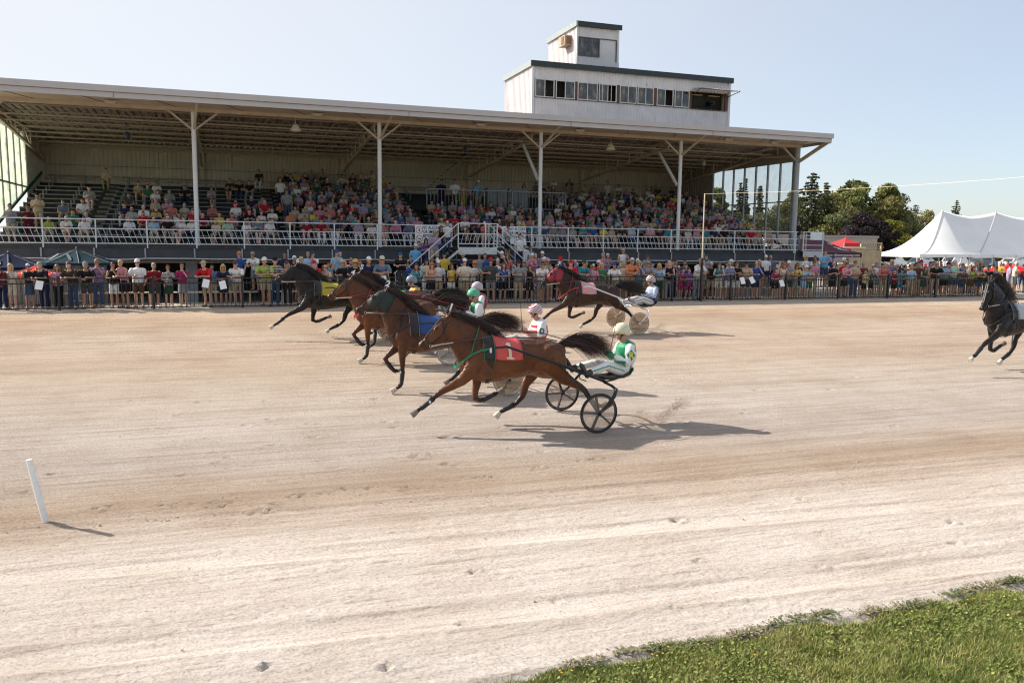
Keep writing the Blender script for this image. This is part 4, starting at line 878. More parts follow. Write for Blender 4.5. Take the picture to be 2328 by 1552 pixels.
# ============================================================= UMBRELLAS, FLOWER BASKET, BENCHES
def umbrella(x, y, zt, rad, c, label, stripe=None, drop=.42, base=1.2):
    r = empty('patio_umbrella', (x, y, base)); tag(r, label, 'umbrella', 'umbrellas behind the fence'); m = M('umbrella_%d_%d' % (int(c[0]*999), int(c[2]*999)), c, .9, spec=.08); h = zt-base
    P_ = [(rad*math.cos(2*PI*i/8+.2), rad*math.sin(2*PI*i/8+.2), h-drop*rad/1.2) for i in range(8)]
    for i in range(8):
        a, b2 = V(P_[i]), V(P_[(i+1) % 8]); top = V((0, 0, h)); vs = []; n = 5
        for k in range(n+1):
            t = k/n; l, q = top.lerp(a, t), top.lerp(b2, t); l.z -= .05*math.sin(PI*t); q.z -= .05*math.sin(PI*t); md = (l+q)/2; md.z -= .04*t; vs += [l, md, q]
        fs = []
        for k in range(n): fs += [(3*k, 3*k+1, 3*k+4, 3*k+3), (3*k+1, 3*k+2, 3*k+5, 3*k+4)]
        mb = MB().add(vs, fs); mb.add([a, b2, b2-V((0, 0, .10)), a-V((0, 0, .10))], [(0, 1, 2, 3)]); o = mb.build('canopy_panel', m, r)
        if stripe and i in (3, 4, 5): 
            p = top.lerp(a, .62)*.5+top.lerp(b2, .62)*.5; MB().bar(top.lerp(a, .45).lerp(top.lerp(b2, .45), .3)+V((0, 0, .03)), top.lerp(a, .8).lerp(top.lerp(b2, .8), .7)+V((0, 0, .0)), .09, .012).build('printed_stripe', stripe, r)
        MB().bar((0, 0, h-.03), a, .02, .015).build('rib', M('rib_grey', (.3, .3, .3), .5), r)
    MB().tube([(0, 0, 0), (0, 0, h+.06)], .02, 8).build('pole', M('umbrella_pole', (.45, .45, .45), .4), r); MB().lathe([(.001, .0), (.24, 0), (.24, .06), (.03, .10), (.001, .1)], 14).build('base', DARKG, r)
    return r
umbrella(-7.45, 33.9, 3.10, 1.45, (.008, .015, .045), 'dark navy umbrella with pale stripes at the left edge behind the fence', M('stripe_pale', (.22, .22, .18), .6))
umbrella(-5.35, 34.6, 3.24, 1.45, (.018, .04, .055), 'slate blue umbrella in front of the ribbed wall', M('stripe_grey', (.16, .19, .20), .6))
umbrella(-6.35, 32.6, 2.66, 1.0, (.62, .06, .035), 'low bright red umbrella between the two blue ones', drop=.38)
umbrella(41.0, 33.6, 2.85, 1.4, (.58, .02, .03), 'red umbrella over a table at the far right', drop=.35, base=1.0)
fb = empty('flower_basket', (35.85, 31.1, 1.25)); tag(fb, 'bushy green flower basket hanging at the right end of the fence', 'flower basket')
r_ = np.random.default_rng(5); m = 2600; q = r_.normal(size=(m, 3)); q /= np.linalg.norm(q, axis=1)[:, None]; P = q*(r_.random(m)**.4)[:, None]*[.52, .42, .30]+[0, 0, .95]
v, f = leafquads(P, .045, r_); me = fast_mesh('leaves', v, f, 4, np.repeat(np.clip(r_.normal(.4, .25, m), 0, 1), 4)); me.materials.append(LF['green']); inst('foliage', me, fb)
MB().tube([(0, 0, 0), (0, 0, 1.6)], .03, 8).tube([(0, 0, 1.6), (-.15, 0, 1.62), (-.2, 0, 1.4)], .012, 6).build('stand', BLACK, fb); MB().lathe([(.02, .72), (.2, .78), (.26, .92)], 14, (0, 0, 0)).build('pot', M('coir', (.12, .08, .04), .9), fb)
mb = MB()
for p in P[::60]: mb.ell(tuple(p*1.04), (.03, .03, .03), 6, 4)
mb.build('blossom', M('magenta_petals', (.45, .03, .12), .6), fb)['kind'] = 'stuff'
BW = M('bench_timber', (.55, .46, .34), .7, var=.15)
def bench(x, y, w_, lab, z=1.25, h=.45):
    r = empty('bench', (x, y, z)); tag(r, lab, 'bench', 'low benches behind the fence')
    for k in range(3): MB().box((-w_/2, -.2+k*.14, h-.04), (w_/2, -.2+k*.14+.12, h)).build('plank', BW, r)
    for s in (-1, 1): MB().box((s*(w_/2-.3)-.03, -.18, 0), (s*(w_/2-.3)+.03, .18, h-.04)).build('leg', BW, r)
    return r
bx = [(-4.0, 3.2), (-.4, 3.0), (3.4, 3.4), (7.3, 3.4), (11.2, 3.4), (15.2, 3.6), (19.2, 3.4), (23.2, 3.4), (27.4, 3.6), (31.4, 3.4)]
names_ = ['leftmost', 'second', 'third', 'fourth', 'fifth', 'sixth', 'seventh', 'eighth', 'ninth', 'last']
for i, (x, w_) in enumerate(bx): bench(x, 32.6, w_, 'low pale timber bench behind the fence, %s from the left' % names_[i])
# weeds and flowers on the verge
ws = [(3.15, 5.9, .16, .09, 60), (3.42, 5.86, .12, .1, 50), (3.78, 5.84, .10, .07, 30), (4.30, 5.84, .17, .10, 70), (4.94, 5.93, .20, .11, 90), (5.25, 5.95, .16, .09, 60), (5.70, 5.86, .14, .08, 45), (6.2, 5.84, .16, .09, 50), (6.85, 5.92, .18, .10, 70), (7.25, 5.94, .2, .12, 80), (7.62, 5.95, .2, .13, 80), (4.62, 5.90, .12, .07, 35), (2.7, 5.86, .10, .07, 35)]
wl = ['weed tuft growing in the sand left of the grass edge', 'taller dusty weed just right of the first tuft', 'small weed alone on the pale sand', 'dry spreading weed at the first bend of the grass edge', 'wide dusty weed clump in the middle of the verge', 'weed clump touching the wide dusty one', 'isolated weed on the sand above the lawn', 'thin weed between the isolated one and the right clumps', 'dark weed clump near the right edge', 'bushy weed clump at the right border of the picture', 'last weed clump cut by the picture edge', 'small dry weed squeezed between two larger clumps', 'lowest weed tuft at the start of the lawn']
for i, (x, y, r, h, n) in enumerate(ws): weed('weed_clump', x, y-.02, r*(.7+.5*((i*37) % 5)/4), h*(.38+.3*((i*53) % 4)/3), int(n*3.0), WEED if i % 3 else WEED2, wl[i], 'weed', 40+i, 'weeds along the grass verge')
YF_ = M('yellow_petals', (.75, .48, .02), .6); R = random.Random(4); mb = MB()
for i in range(34):
    x = R.uniform(2.2, 7.6) if i % 3 else R.uniform(3.1, 4.4); y = R.uniform(4.6, 5.75) if i % 5 == 0 else 5.72+R.uniform(-.07, .06); z = .25+R.random()*.03
    for k in range(6):
        a = k*PI/3; mb.add([(x, y, z), (x+.008*math.cos(a-.4), y+.008*math.sin(a-.4), z+.005), (x+.012*math.cos(a), y+.012*math.sin(a), z+.003), (x+.008*math.cos(a+.4), y+.008*math.sin(a+.4), z+.005)], [(0, 1, 2, 3)])
tag(mb.build('yellow_wildflowers', YF_), kind='stuff')
# sand thrown up behind the wheels, loose clods
SANDM = M('flying_sand', (.40, .28, .18), .95, var=.3, sc=60); R = random.Random(9); mb = MB()
def spray(x0, y0, z0, dx, dz, n, s0=.004, s1=.011):
    for i in range(n):
        t = R.random()**.7; p = (x0+dx*t+R.gauss(0, .035+.06*t), y0+R.gauss(0, .05), z0+dz*t*(1.6-.6*t)+R.gauss(0, .03+.03*t)); s = R.uniform(s0, s1)
        mb.add([(p[0]-s, p[1], p[2]), (p[0]+s, p[1]+s*.3, p[2]-s*.4), (p[0], p[1]-s, p[2]+s*.5), (p[0], p[1]+s, p[2]+s*.7)], [(0, 1, 2), (0, 1, 3), (1, 2, 3), (0, 2, 3)])
spray(6.98, 12.35, .52, .62, .40, 2400, .002, .0065); spray(6.9, 12.4, .52, -.24, .26, 1300, .002, .006); spray(4.6, 13.2, .56, .5, .10, 500, .002, .006); spray(12.25, 22.2, .93, .55, .25, 1200, .002, .007); spray(6.3, 15.3, .64, .5, .15, 600, .002, .006); spray(3.75, 19.3, .79, .6, .2, 600, .002, .007); spray(3.1, 15.9, .66, .4, .10, 600, .002, .006); spray(20.3, 15.3, .62, .5, .15, 500, .002, .006)
tag(mb.build('thrown_sand', SANDM), kind='stuff')
R = random.Random(12); mb = MB()
for i in range(700):
    x = R.uniform(-3, 9.5); y = (10.35-.05*x+R.gauss(0, .22)) if i % 4 else R.uniform(6, 14); s = R.uniform(.004, .011)*(1 if i % 9 else 1.4)
    rot = Matrix.Rotation(R.uniform(0, 3), 3, 'Z'); mb.ell((x, y, gz(y)+s*.2), (s*1.3, s, s*.7), 6, 4, rot=rot)
tag(mb.build('loose_clods', M('clod_sand', (.44, .36, .28), .95, var=.25, sc=40)), kind='stuff')
# ============================================================= HORSES, SULKIES, DRIVERS
RG = [(1.288,1.303,1.334,1.14,.08),(1.199,1.425,1.339,.939,.185),(1.071,1.469,1.191,.78,.25),(.88,1.498,.913,.806,.275),(.67,1.508,.68,.876,.27),(.462,1.506,.471,.845,.29),
      (.256,1.512,.224,.807,.30),(.052,1.575,-.021,.785,.285),(-.009,1.606,-.224,.80,.25),(-.13,1.677,-.424,.855,.225),(-.231,1.746,-.584,1.017,.20),(-.311,1.796,-.634,1.173,.165),
      (-.43,1.852,-.673,1.275,.135),(-.568,1.905,-.723,1.375,.112),(-.685,1.940,-.775,1.450,.098),(-.792,1.958,-.801,1.475,.092),(-.905,1.900,-.84,1.485,.092),(-1.003,1.790,-.917,1.468,.084),
      (-1.100,1.668,-.995,1.445,.070),(-1.177,1.571,-1.062,1.407,.055),(-1.253,1.517,-1.12,1.371,.053),(-1.291,1.48,-1.187,1.36,.036)]
LEGA = {  # reaching near fore, folded far fore, far hind under the belly, near hind trailing
 'nf': [(-.30,1.20,.15),(-.42,1.03,.135),(-.60,.855,.092),(-.80,.755,.066),(-.94,.69,.058),(-1.036,.617,.043),(-1.132,.537,.036),(-1.227,.462,.042),(-1.294,.422,.034),(-1.345,.385,.036)],
 'ff': [(-.22,1.15,.14),(-.213,.936,.12),(-.222,.759,.08),(-.252,.602,.058),(-.262,.487,.056),(-.169,.445,.042),(-.046,.483,.034),(.056,.527,.040),(.118,.554,.034),(.16,.57,.035)],
 'fh': [(.93,1.22,.2),(.87,1.02,.17),(.765,.835,.12),(.661,.678,.078),(.631,.559,.066),(.60,.475,.056),(.496,.363,.042),(.371,.30,.036),(.267,.255,.042),(.225,.237,.034),(.19,.21,.036)],
 'nh': [(.99,1.22,.22),(1.08,.98,.175),(1.24,.83,.125),(1.42,.735,.082),(1.58,.645,.066),(1.66,.585,.055),(1.75,.47,.042),(1.83,.37,.037),(1.90,.30,.042),(1.96,.285,.034),(2.0,.29,.036)]}
HOOFA = {'nf': (-1.42,.335), 'ff': (.235,.60), 'fh': (.12,.145), 'nh': (2.075,.31)}
LEGB = {
 'nf': [(-.26,1.22,.15),(-.33,1.05,.13),(-.37,.87,.095),(-.37,.73,.07),(-.365,.62,.060),(-.365,.50,.044),(-.37,.36,.037),(-.39,.20,.042),(-.44,.13,.035),(-.50,.10,.036)],
 'ff': [(-.28,1.18,.14),(-.34,1.0,.12),(-.45,.86,.088),(-.58,.75,.062),(-.66,.68,.058),(-.62,.60,.044),(-.55,.50,.035),(-.47,.415,.040),(-.42,.41,.034),(-.38,.42,.035)],
 'nh': [(.93,1.22,.21),(.90,1.0,.18),(.83,.83,.125),(.86,.70,.082),(.92,.60,.066),(.90,.52,.055),(.82,.42,.042),(.74,.33,.036),(.67,.26,.042),(.62,.23,.034),(.585,.21,.036)],
 'fh': [(.99,1.22,.2),(1.05,1.0,.165),(1.15,.85,.12),(1.28,.74,.08),(1.40,.66,.066),(1.43,.57,.055),(1.45,.45,.042),(1.46,.35,.036),(1.47,.26,.042),(1.45,.21,.034),(1.43,.19,.036)]}
HOOFB = {'nf': (-.585,.055), 'ff': (-.31,.44), 'nh': (.52,.165), 'fh': (1.38,.12)}
def headrot(x, z, a, piv=(-.2, 1.45), x0=-.10):
    if x > .02: return x, z
    k = min(1, max(0, (x0-x)/.35))*a if x > x0-.35 else a
    dx, dz = x-piv[0], z-piv[1]; c, s = math.cos(k), math.sin(k)
    return piv[0]+dx*c+dz*s, piv[1]-dx*s+dz*c
def rings_for(a, b=0):
    out = []
    for i, (tx, tz, bx, bz, w_) in enumerate(RG):
        if i >= 10:
            k = a*min(1, (i-9)/3.)
            (tx, tz), (bx, bz) = headrot(tx, tz, k, x0=9), headrot(bx, bz, k, x0=9)
        if i >= 14 and b:
            kb = -b*(.25, .6, .85, 1, 1, 1, 1, 1)[i-14]; pv = headrot(-.80, 1.84, a, x0=9)
            (tx, tz), (bx, bz) = rot2(tx, tz, kb, pv), rot2(bx, bz, kb, pv)
        out.append((tx, tz, bx, bz, w_))
    return out
def rot2(x, z, k, pv):
    dx, dz = x-pv[0], z-pv[1]; c, s = math.cos(k), math.sin(k); return pv[0]+dx*c+dz*s, pv[1]-dx*s+dz*c
def ringpt(r, th, off=0):
    """th 0=top, +90=far side (+y), -90=near side"""
    tx, tz, bx, bz, w_ = r; cx, cz = (tx+bx)/2, (tz+bz)/2; ax, az = (tx-bx)/2, (tz-bz)/2; L = math.hypot(ax, az)
    c, s = math.cos(th), math.sin(th); k = (L+off)/L
    return V((cx+ax*c*k, (w_+off)*s, cz+az*c*k))
def barrel(x, th, off=.012):
    R = RG[3:9]
    for a, b in zip(R[:-1], R[1:]):
        xa, xb = (a[0]+a[2])/2, (b[0]+b[2])/2
        if xb <= x <= xa:
            t = (xa-x)/(xa-xb); r = [a[i]*(1-t)+b[i]*t for i in range(5)]; r[0] = r[2] = x
            return ringpt(r, th, off)
    r = list(R[-1] if x < 0 else R[0]); r[0] = r[2] = x; return ringpt(r, th, off)
def attr_mat(name, rough=.5, mottled=.15, sc=5, sheen=0, spec=.5, bmpv=0, bsc=20):
    m, nt, bs = nodes(name); a = nt.nodes.new('ShaderNodeAttribute'); a.attribute_name = 'coat'; a.attribute_type = 'GEOMETRY'
    v = coord(nt); n = noi(nt, v, sc, 4); r = ramp(nt, n, [(.3, (1-mottled,)*3), (.7, (1+mottled,)*3)])
    nt.links.new(mix(nt, a.outputs['Color'], r.outputs[0], 1.0, 'MULTIPLY'), bs.inputs['Base Color'])
    bs.inputs['Roughness'].default_value = rough; bs.inputs['Specular IOR Level'].default_value = spec
    if sheen: bs.inputs['Sheen Weight'].default_value = sheen; bs.inputs['Sheen Roughness'].default_value = .4
    if bmpv: bump(nt, noi(nt, v, bsc, 4), bs, bmpv, .02)
    return m
HORSE_M = attr_mat('horse_coat', .43, .30, 3.2, 0, .32, 1.0, 3.6)
HORSE_M.node_tree.nodes['Principled BSDF'].inputs['Coat Weight'].default_value = .0; HORSE_M.node_tree.nodes['Principled BSDF'].inputs['Coat Roughness'].default_value = .25
HORSE_M.node_tree.nodes['Bump'].inputs['Distance'].default_value = .08
SILK_M = attr_mat('racing_silks', .55, .06, 9, .3, .4, .7, 13)
SKIN_M = attr_mat('skin', .55, .08, 14)
LEATHER = M('black_harness', (.012, .011, .012), .4, var=.3, sc=20); STEEL = M('steel_fitting', (.55, .54, .52), .3, metal=.8)
HOOFM = M('hoof_horn', (.20, .16, .125), .6, var=.3, sc=25); HOOFW = M('pale_hoof', (.55, .50, .43), .6, var=.2, sc=25)
EYEM = M('dark_eye', (.006, .004, .004), .12)
def paint(me, samples, k=3):
    kd = KDTree(len(samples))
    for i, (p, c) in enumerate(samples): kd.insert(p, i)
    kd.balance(); a = me.attributes.new('coat', 'FLOAT_COLOR', 'POINT'); buf = []
    for v in me.vertices:
        cs = kd.find_n(v.co, k); W_ = 0; col = [0, 0, 0]
        for _, i, d in cs:
            q = 1/(d*d+1e-4); W_ += q; c = samples[i][1]; col[0] += c[0]*q; col[1] += c[1]*q; col[2] += c[2]*q
        buf += [col[0]/W_, col[1]/W_, col[2]/W_, 1]
    a.data.foreach_set('color', buf)
def paintf(me, fn):
    a = me.attributes.new('coat', 'FLOAT_COLOR', 'POINT'); buf = []
    for v in me.vertices: buf += [*fn(v.co), 1]
    a.data.foreach_set('color', buf)
HAIRM = {}
def hairmat(c):
    if c not in HAIRM:
        m, nt, bs = nodes('horse_hair'); at = nt.nodes.new('ShaderNodeAttribute'); at.attribute_name = 'tint'
        r = ramp(nt, at.outputs['Fac'], [(0, tuple(x*.5 for x in c)), (.6, c), (1, tuple(min(1, x*3+.03) for x in c))]); nt.links.new(r.outputs[0], bs.inputs['Base Color'])
        bs.inputs['Roughness'].default_value = .42; HAIRM[c] = m
    return HAIRM[c]
def strands(name, roots, flow, n, wd, parent, mat, seed):
    """roots: fn(R)->Vector ; flow: fn(R, root)->list of points"""
    R = random.Random(seed); vs = []; fs = []; ti = []
    for i in range(n):
        pts = flow(R, roots(R)); w_ = wd*R.uniform(.6, 1.3); m = len(pts); b = len(vs); a = R.uniform(0, PI); t = R.random()
        for j, p in enumerate(pts):
            d = (pts[min(j+1, m-1)]-pts[max(j-1, 0)]).normalized(); s_ = d.cross(V((math.cos(a)*.4, math.cos(a), math.sin(a)))).normalized()
            q = w_*(1-(j/(m-1))**2*.9)/2; vs += [p-s_*q, p+s_*q]; ti += [t, t]
        for j in range(m-1): fs.append((b+2*j, b+2*j+1, b+2*j+3, b+2*j+2))
    me = fast_mesh(name, [tuple(v) for v in vs], fs, 4, ti, smooth=True); me.materials.append(mat); o = inst(name, me, parent); return o
def strap(mb, pts, w_=.03, t=.008):
    for p, q in zip(pts[:-1], pts[1:]):
        mb.bar(p, q, t, w_, (0, 0, 1))
def make_horse(name, loc, pose, neck, coat, dark, label, number=None, cloth=None, pad=None, collar=(.012, .012, .013), hood=None, brow=None, pale=('fh',), seed=1, rz=0, mane_up=False, sock=None, blaze=None, cloth_text=None, pitch=0):
    legs, hoofs = (LEGA, HOOFA) if pose == 'A' else (LEGB, HOOFB)
    R = rings_for(neck, pitch); mb = MB(); smp = []
    n = 18
    mb.loft([[ringpt(r, 2*PI*j/n) for j in range(n)] for r in R])
    ns = len(R)
    for i, r in enumerate(R):
        c = coat
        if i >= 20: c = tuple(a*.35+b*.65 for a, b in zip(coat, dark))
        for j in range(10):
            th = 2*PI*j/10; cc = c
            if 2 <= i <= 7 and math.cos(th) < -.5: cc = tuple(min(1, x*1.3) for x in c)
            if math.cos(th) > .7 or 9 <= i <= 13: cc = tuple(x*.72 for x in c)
            smp.append((ringpt(r, th), cc))
    # muscle masses under the skin
    def H(x, z):
        if x >= -.25: return x, z
        q = headrot(x, z, neck, x0=9)
        if pitch and x < -.68: q = rot2(q[0], q[1], -pitch*(1 if x < -.84 else .6 if x < -.74 else .3), headrot(-.80, 1.84, neck, x0=9))
        return q
    for (x, y, z, rx, ry, rz_) in ((-.30, .17, 1.22, .17, .10, .26), (-.16, .20, 1.02, .15, .09, .14), (.98, .19, 1.16, .24, .12, .27), (1.08, .13, 1.30, .22, .09, .14), (.30, .16, 1.18, .5, .15, .27), (-.50, .06, 1.12, .10, .10, .11), (-.22, .235, 1.30, .075, .05, .20), (-.42, .175, 1.16, .09, .08, .13), (1.20, .15, 1.08, .10, .10, .22), (.80, .235, 1.12, .12, .05, .17), (-.42, .105, 1.50, .16, .05, .09)):
        for s in (-1, 1): mb.ell((x, s*y, z), (rx, ry, rz_), 14, 9)
    jx, jz = H(-.875, 1.62); 
    for s in (-1, 1): mb.ell((jx, s*.045, jz), (.10, .052, .125), 12, 8)
    nx, nz = H(-1.235, 1.455)
    for s in (-1, 1): mb.ell((nx, s*.036, nz), (.05, .022, .045), 10, 6)
    bx_, bz_ = H(-.985, 1.745)
    for s in (-1, 1): mb.ell((bx_, s*.07, bz_), (.05, .022, .035), 10, 6)
    # ears
    ex, ez = H(-.785, 1.945)
    for s in (-1, 1):
        tipx, tipz = H(-.70, 2.055); mb.tube([(ex, s*.05, ez-.03), ((ex*2+tipx)/3+.0, s*.062, ez+.045), (tipx, s*.068, tipz)], [.035, .034, .006], 8, flat=.55)
        smp.append((V((tipx, s*.07, tipz)), dark))
    for k, pts in legs.items():
        s = -1 if k[0] == 'n' else 1
        y = [s*(.185 if i < 2 else .165 if i < 4 else .15) for i in range(len(pts))]
        rad = [p[2] for p in pts]; fl = [.62 if i < 2 else .7 if i < 3 else .85 for i in range(len(pts))]
        P_ = [V((p[0], y[i], p[1])) for i, p in enumerate(pts)]
        mb.tube(P_, rad, 12, fl, (0, 1, 0), round_=True)
        m = len(pts)
        for i, p in enumerate(P_):
            t = i/(m-1); c = coat if t < .38 else tuple(a*.55+b*.45 for a, b in zip(coat, dark)) if t < .46 else dark
            if sock and k == sock and t > .86: c = (.5, .45, .4)
            if i+1 < m:
                for q in (.0, .5): pp_ = p.lerp(P_[i+1], q); smp += [(pp_+V((rad[i]*.8, 0, 0)), c), (pp_-V((rad[i]*.8, 0, 0)), c), (pp_+V((0, rad[i]*.6*s, 0)), c)]
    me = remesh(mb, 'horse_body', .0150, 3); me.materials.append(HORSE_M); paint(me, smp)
    h = inst(name, me, None, loc, (0, 0, rz)); tag(h, label, 'horse', 'harness racing horses on the track')
    for k, (hx, hz) in hoofs.items():
        s = -1 if k[0] == 'n' else 1; p0 = V((legs[k][-1][0], s*.15, legs[k][-1][1])); p1 = V((hx, s*.15, hz)); d = (p1-p0).normalized()
        f_ = MB().tube([p0-d*.01, p0.lerp(p1, .4), p1+d*.02], [.038, .052, .062], 14, .85); f_.build('hoof', HOOFW if k in pale else HOOFM, h, smooth=False)
        # boot round the cannon
        q = legs[k]; i0 = len(q)-5; w1 = [V((a[0], s*.15, a[1])) for a in q[i0:i0+4]]
        w1 = [w1[0].lerp(w1[1], .35), w1[1], w1[2], w1[2].lerp(w1[3], .75)]; MB().tube(w1, [.054, .046, .042, .047], 12, .9).build('leg_boot', M('black_boot', (.014, .013, .014), .5), h, smooth=True)
        if number == 1 and k == 'nf':
            c_ = w1[1]; MB().box((c_.x-.02, c_.y-.05, c_.z-.02), (c_.x+.01, c_.y-.044, c_.z+.02)).build('boot_buckle', M('white_tape', (.7, .7, .7), .5), h)
    # eyes, nostrils
    ex, ez = H(-.992, 1.742)
    for s in (-1, 1):
        MB().ell((ex, s*.080, ez), (.022, .013, .018), 10, 7).build('eye', EYEM, h, smooth=True)
        nx, nz = H(-1.248, 1.463); MB().ell((nx, s*.0535, nz), (.016, .006, .021), 10, 6).build('nostril', EYEM, h, smooth=True)
    # mane
    hm = hairmat(tuple(x*1.0 for x in dark))
    crest = [ringpt(r, 0, -.012) for r in R[8:16]]
    def mroot(Rn):
        t = Rn.random()**.8*(len(crest)-1); i = min(int(t), len(crest)-2); p = crest[i].lerp(crest[i+1], t-i); p = p+V((0, Rn.uniform(-.02, .01), 0)); p.t_ = 0 if False else 0
        return p
    def mflow(Rn, p):
        L = Rn.uniform(.16, .42); up_ = Rn.uniform(-.03, .07) + (.1 if mane_up else 0); y = Rn.uniform(-.10, .05); sag = Rn.uniform(.06, .2)
        return [p+V((L*t, y*t**.7, up_*math.sin(PI*min(1, t*1.1))*1.1-sag*t*t)) for t in (0, .22, .45, .7, 1)]
    class _V: pass
    strands('mane', lambda Rn: crest_pt(crest, Rn), mflow, 1150, .0075, h, hm, seed)
    dock = V((1.235, 0, 1.40))
    def troot(Rn): return dock+V((Rn.uniform(-.03, .12), Rn.uniform(-.03, .03), Rn.uniform(-.05, .03)))
    def tflow(Rn, p):
        L = Rn.uniform(.50, 1.02); sp = Rn.gauss(0, .10)-.03; y = Rn.gauss(0, .06); ar = Rn.uniform(.05, .12); wv = Rn.uniform(-.02, .02)
        return [p+V((L*t, y*t, ar*math.sin(PI*min(1, t*.95))*1.2+sp*t-.13*t*t+wv*math.sin(7*t))) for t in (0, .15, .33, .52, .75, 1)]
    strands('tail', troot, tflow, 1700, .0075, h, hm, seed+50)
    # ---- bridle
    mb = MB()
    for idx, off in ((19, .006), (16, .008)):
        r = R[idx]; pts = [ringpt(r, 2*PI*j/20, off) for j in range(21)]
        for p, q in zip(pts[:-1], pts[1:]): mb.bar(p, q, .010, .022, (1, 0, .5))
    for s in (-1, 1):
        a = ringpt(R[15], s*.9, .008); b = ringpt(R[16], s*1.5, .010); c = ringpt(R[17], s*1.9, .010); d = ringpt(R[19], s*1.9, .012)
        for p, q in ((a, b), (b, c), (c, d)): mb.bar(p, q, .012, .022, (0, 1, 0))
        a = ringpt(R[16], s*.25, .006); b = ringpt(R[19], s*.25, .006); mb.bar(a, b, .008, .016, (0, 1, 0))
    mb.build('bridle', LEATHER, h)
    bit = ringpt(R[19], -2.0, .016); mb = MB()
    for s in (-1, 1):
        c = ringpt(R[19], s*2.0, .018); pts = [c+V((.026*math.cos(2*PI*j/12), 0, .026*math.sin(2*PI*j/12))) for j in range(13)]
        MB().tube(pts, .005, 6).build('bit_ring', STEEL, h)
    if brow:
        mb = MB(); pts = [ringpt(R[16], t, .016) for t in np.linspace(-1.5, 1.5, 13)]
        for p, q in zip(pts[:-1], pts[1:]): mb.bar(p, q, .012, .03, (1, 0, .5))
        mb.build('browband', M('browband', brow, .5), h)
    if hood:
        rr = [[ringpt(r, th, .010) for th in np.linspace(-2.3, 2.3, 15)] for r in R[13:19]]
        vs = [p for q in rr for p in q]; fs = [(i*15+j, i*15+j+1, (i+1)*15+j+1, (i+1)*15+j) for i in range(5) for j in range(14)]
        me2 = MB().add(vs, fs).mesh('hood', True); me2.materials.append(M('hood_cloth', hood, .6)); o = inst('hood', me2, h); sm = o.modifiers.new('t', 'SOLIDIFY'); sm.thickness = .006
        for s in (-1, 1):
            c = ringpt(R[17], s*.75, .03); MB().ell(c, (.05, .02, .045), 10, 6).build('blinker', LEATHER, h, smooth=True)
    # ---- saddle, girth, cloth, collar
    def patch(x0, x1, t0, t1, off, nm, mat, thick=.008, nx_=10, nt_=22):
        vs = [barrel(x0+(x1-x0)*i/nx_, t0+(t1-t0)*j/nt_, off) for i in range(nx_+1) for j in range(nt_+1)]
        fs = [(i*(nt_+1)+j, i*(nt_+1)+j+1, (i+1)*(nt_+1)+j+1, (i+1)*(nt_+1)+j) for i in range(nx_) for j in range(nt_)]
        m_ = MB().add(vs, fs).mesh(nm, True); m_.materials.append(mat); o = inst(nm, m_, h); sm = o.modifiers.new('t', 'SOLIDIFY'); sm.thickness = thick; sm.offset = 1; return o
    if cloth: patch(-.04, .44, -1.50, 1.50, .026, 'saddle_cloth', M('saddle_cloth_%d' % (number or 0), cloth, .6, var=.06, sc=5))
    patch(-.235, -.06, -1.55, 1.55, .042, 'saddle_pad', M('saddle_black', (.016, .017, .02), .45), .018)
    patch(-.13, -.085, -3.1, 3.1, .030, 'girth', LEATHER, .008, 3, 40)
    for x in (-.240, -.058):
        mb = MB(); pts = [barrel(x, t, .062) for t in np.linspace(-1.6, 1.6, 17)]
        for p, q in zip(pts[:-1], pts[1:]): mb.bar(p, q, .008, .010, (1, 0, 0))
        mb.build('saddle_piping', M('piping_%02d' % int(collar[1]*100), collar if max(collar) > .05 else (.2, .2, .2), .5), h)
    if pad: MB().box((-.165, -.362, 1.34), (-.13, -.352, 1.42)).build('saddle_label', M('white_label', (.7, .7, .72), .5), h)
    cm = M('breast_collar_%02d%02d' % (int(collar[0]*100), int(collar[1]*100)), collar, .5); mb = MB()
    for s in (-1, 1):
        pts = [V((-.17, s*.345, 1.40)), V((-.30, s*.315, 1.38)), V((-.44, s*.258, 1.31)), V((-.56, s*.195, 1.20)), V((-.655, s*.08, 1.09)), V((-.665, 0, 1.06))]
        strap(mb, pts, .032, .012)
        pts = [V((-.44, s*.255, 1.33)), V((-.40, s*.225, 1.48)), V((-.33, s*.185, 1.64)), V((-.25, s*.06, 1.77))]; strap(mb, pts, .022, .01)
    mb.build('breast_collar', cm, h)
    # crupper back strap
    strap_ = MB(); pts = [V((-.05, 0, 1.615)), V((.25, 0, 1.535)), V((.67, 0, 1.525)), V((.95, 0, 1.508)), V((1.18, 0, 1.455))]; strap(strap_, pts, .02, .008); strap_.build('back_strap', LEATHER, h)
    mb = MB(); mb.tube([(-.12, -.05, 1.62), (-.12, -.05, 1.69)], .012, 6).tube([(-.12, .05, 1.62), (-.12, .05, 1.69)], .012, 6); mb.build('terret', LEATHER, h)
    # ---- head pole and lines
    b0 = ringpt(R[19], -2.0, .03); MB().tube([b0, b0.lerp(V((-.12, -.27, 1.60)), .38)], .011, 8).build('head_pole', M('pole_silver', (.6, .58, .54), .35, metal=.5), h)
    MB().tube([b0.lerp(V((-.12, -.27, 1.60)), .37), V((-.12, -.27, 1.60))], .014, 8).build('head_pole', M('pole_sleeve', (.07, .03, .02) if not brow else (.4, .02, .03), .5), h)
    tp_ = ringpt(R[14], 0, .01); MB().tube([tp_, V((-.12, 0, 1.68))], .006, 5).build('overcheck', LEATHER, h)
    mb = MB()
    for s in (-1, 1):
        a = ringpt(R[19], s*2.0, .03); pts = [a, V((-.6, s*.19, 1.5 if not neck else 1.62)), V((-.12, s*.07, 1.69)), V((.9, s*.12, 1.60)), V((2.13, s*.10, 1.24))]
        mb.tube(pts, .0075, 5)
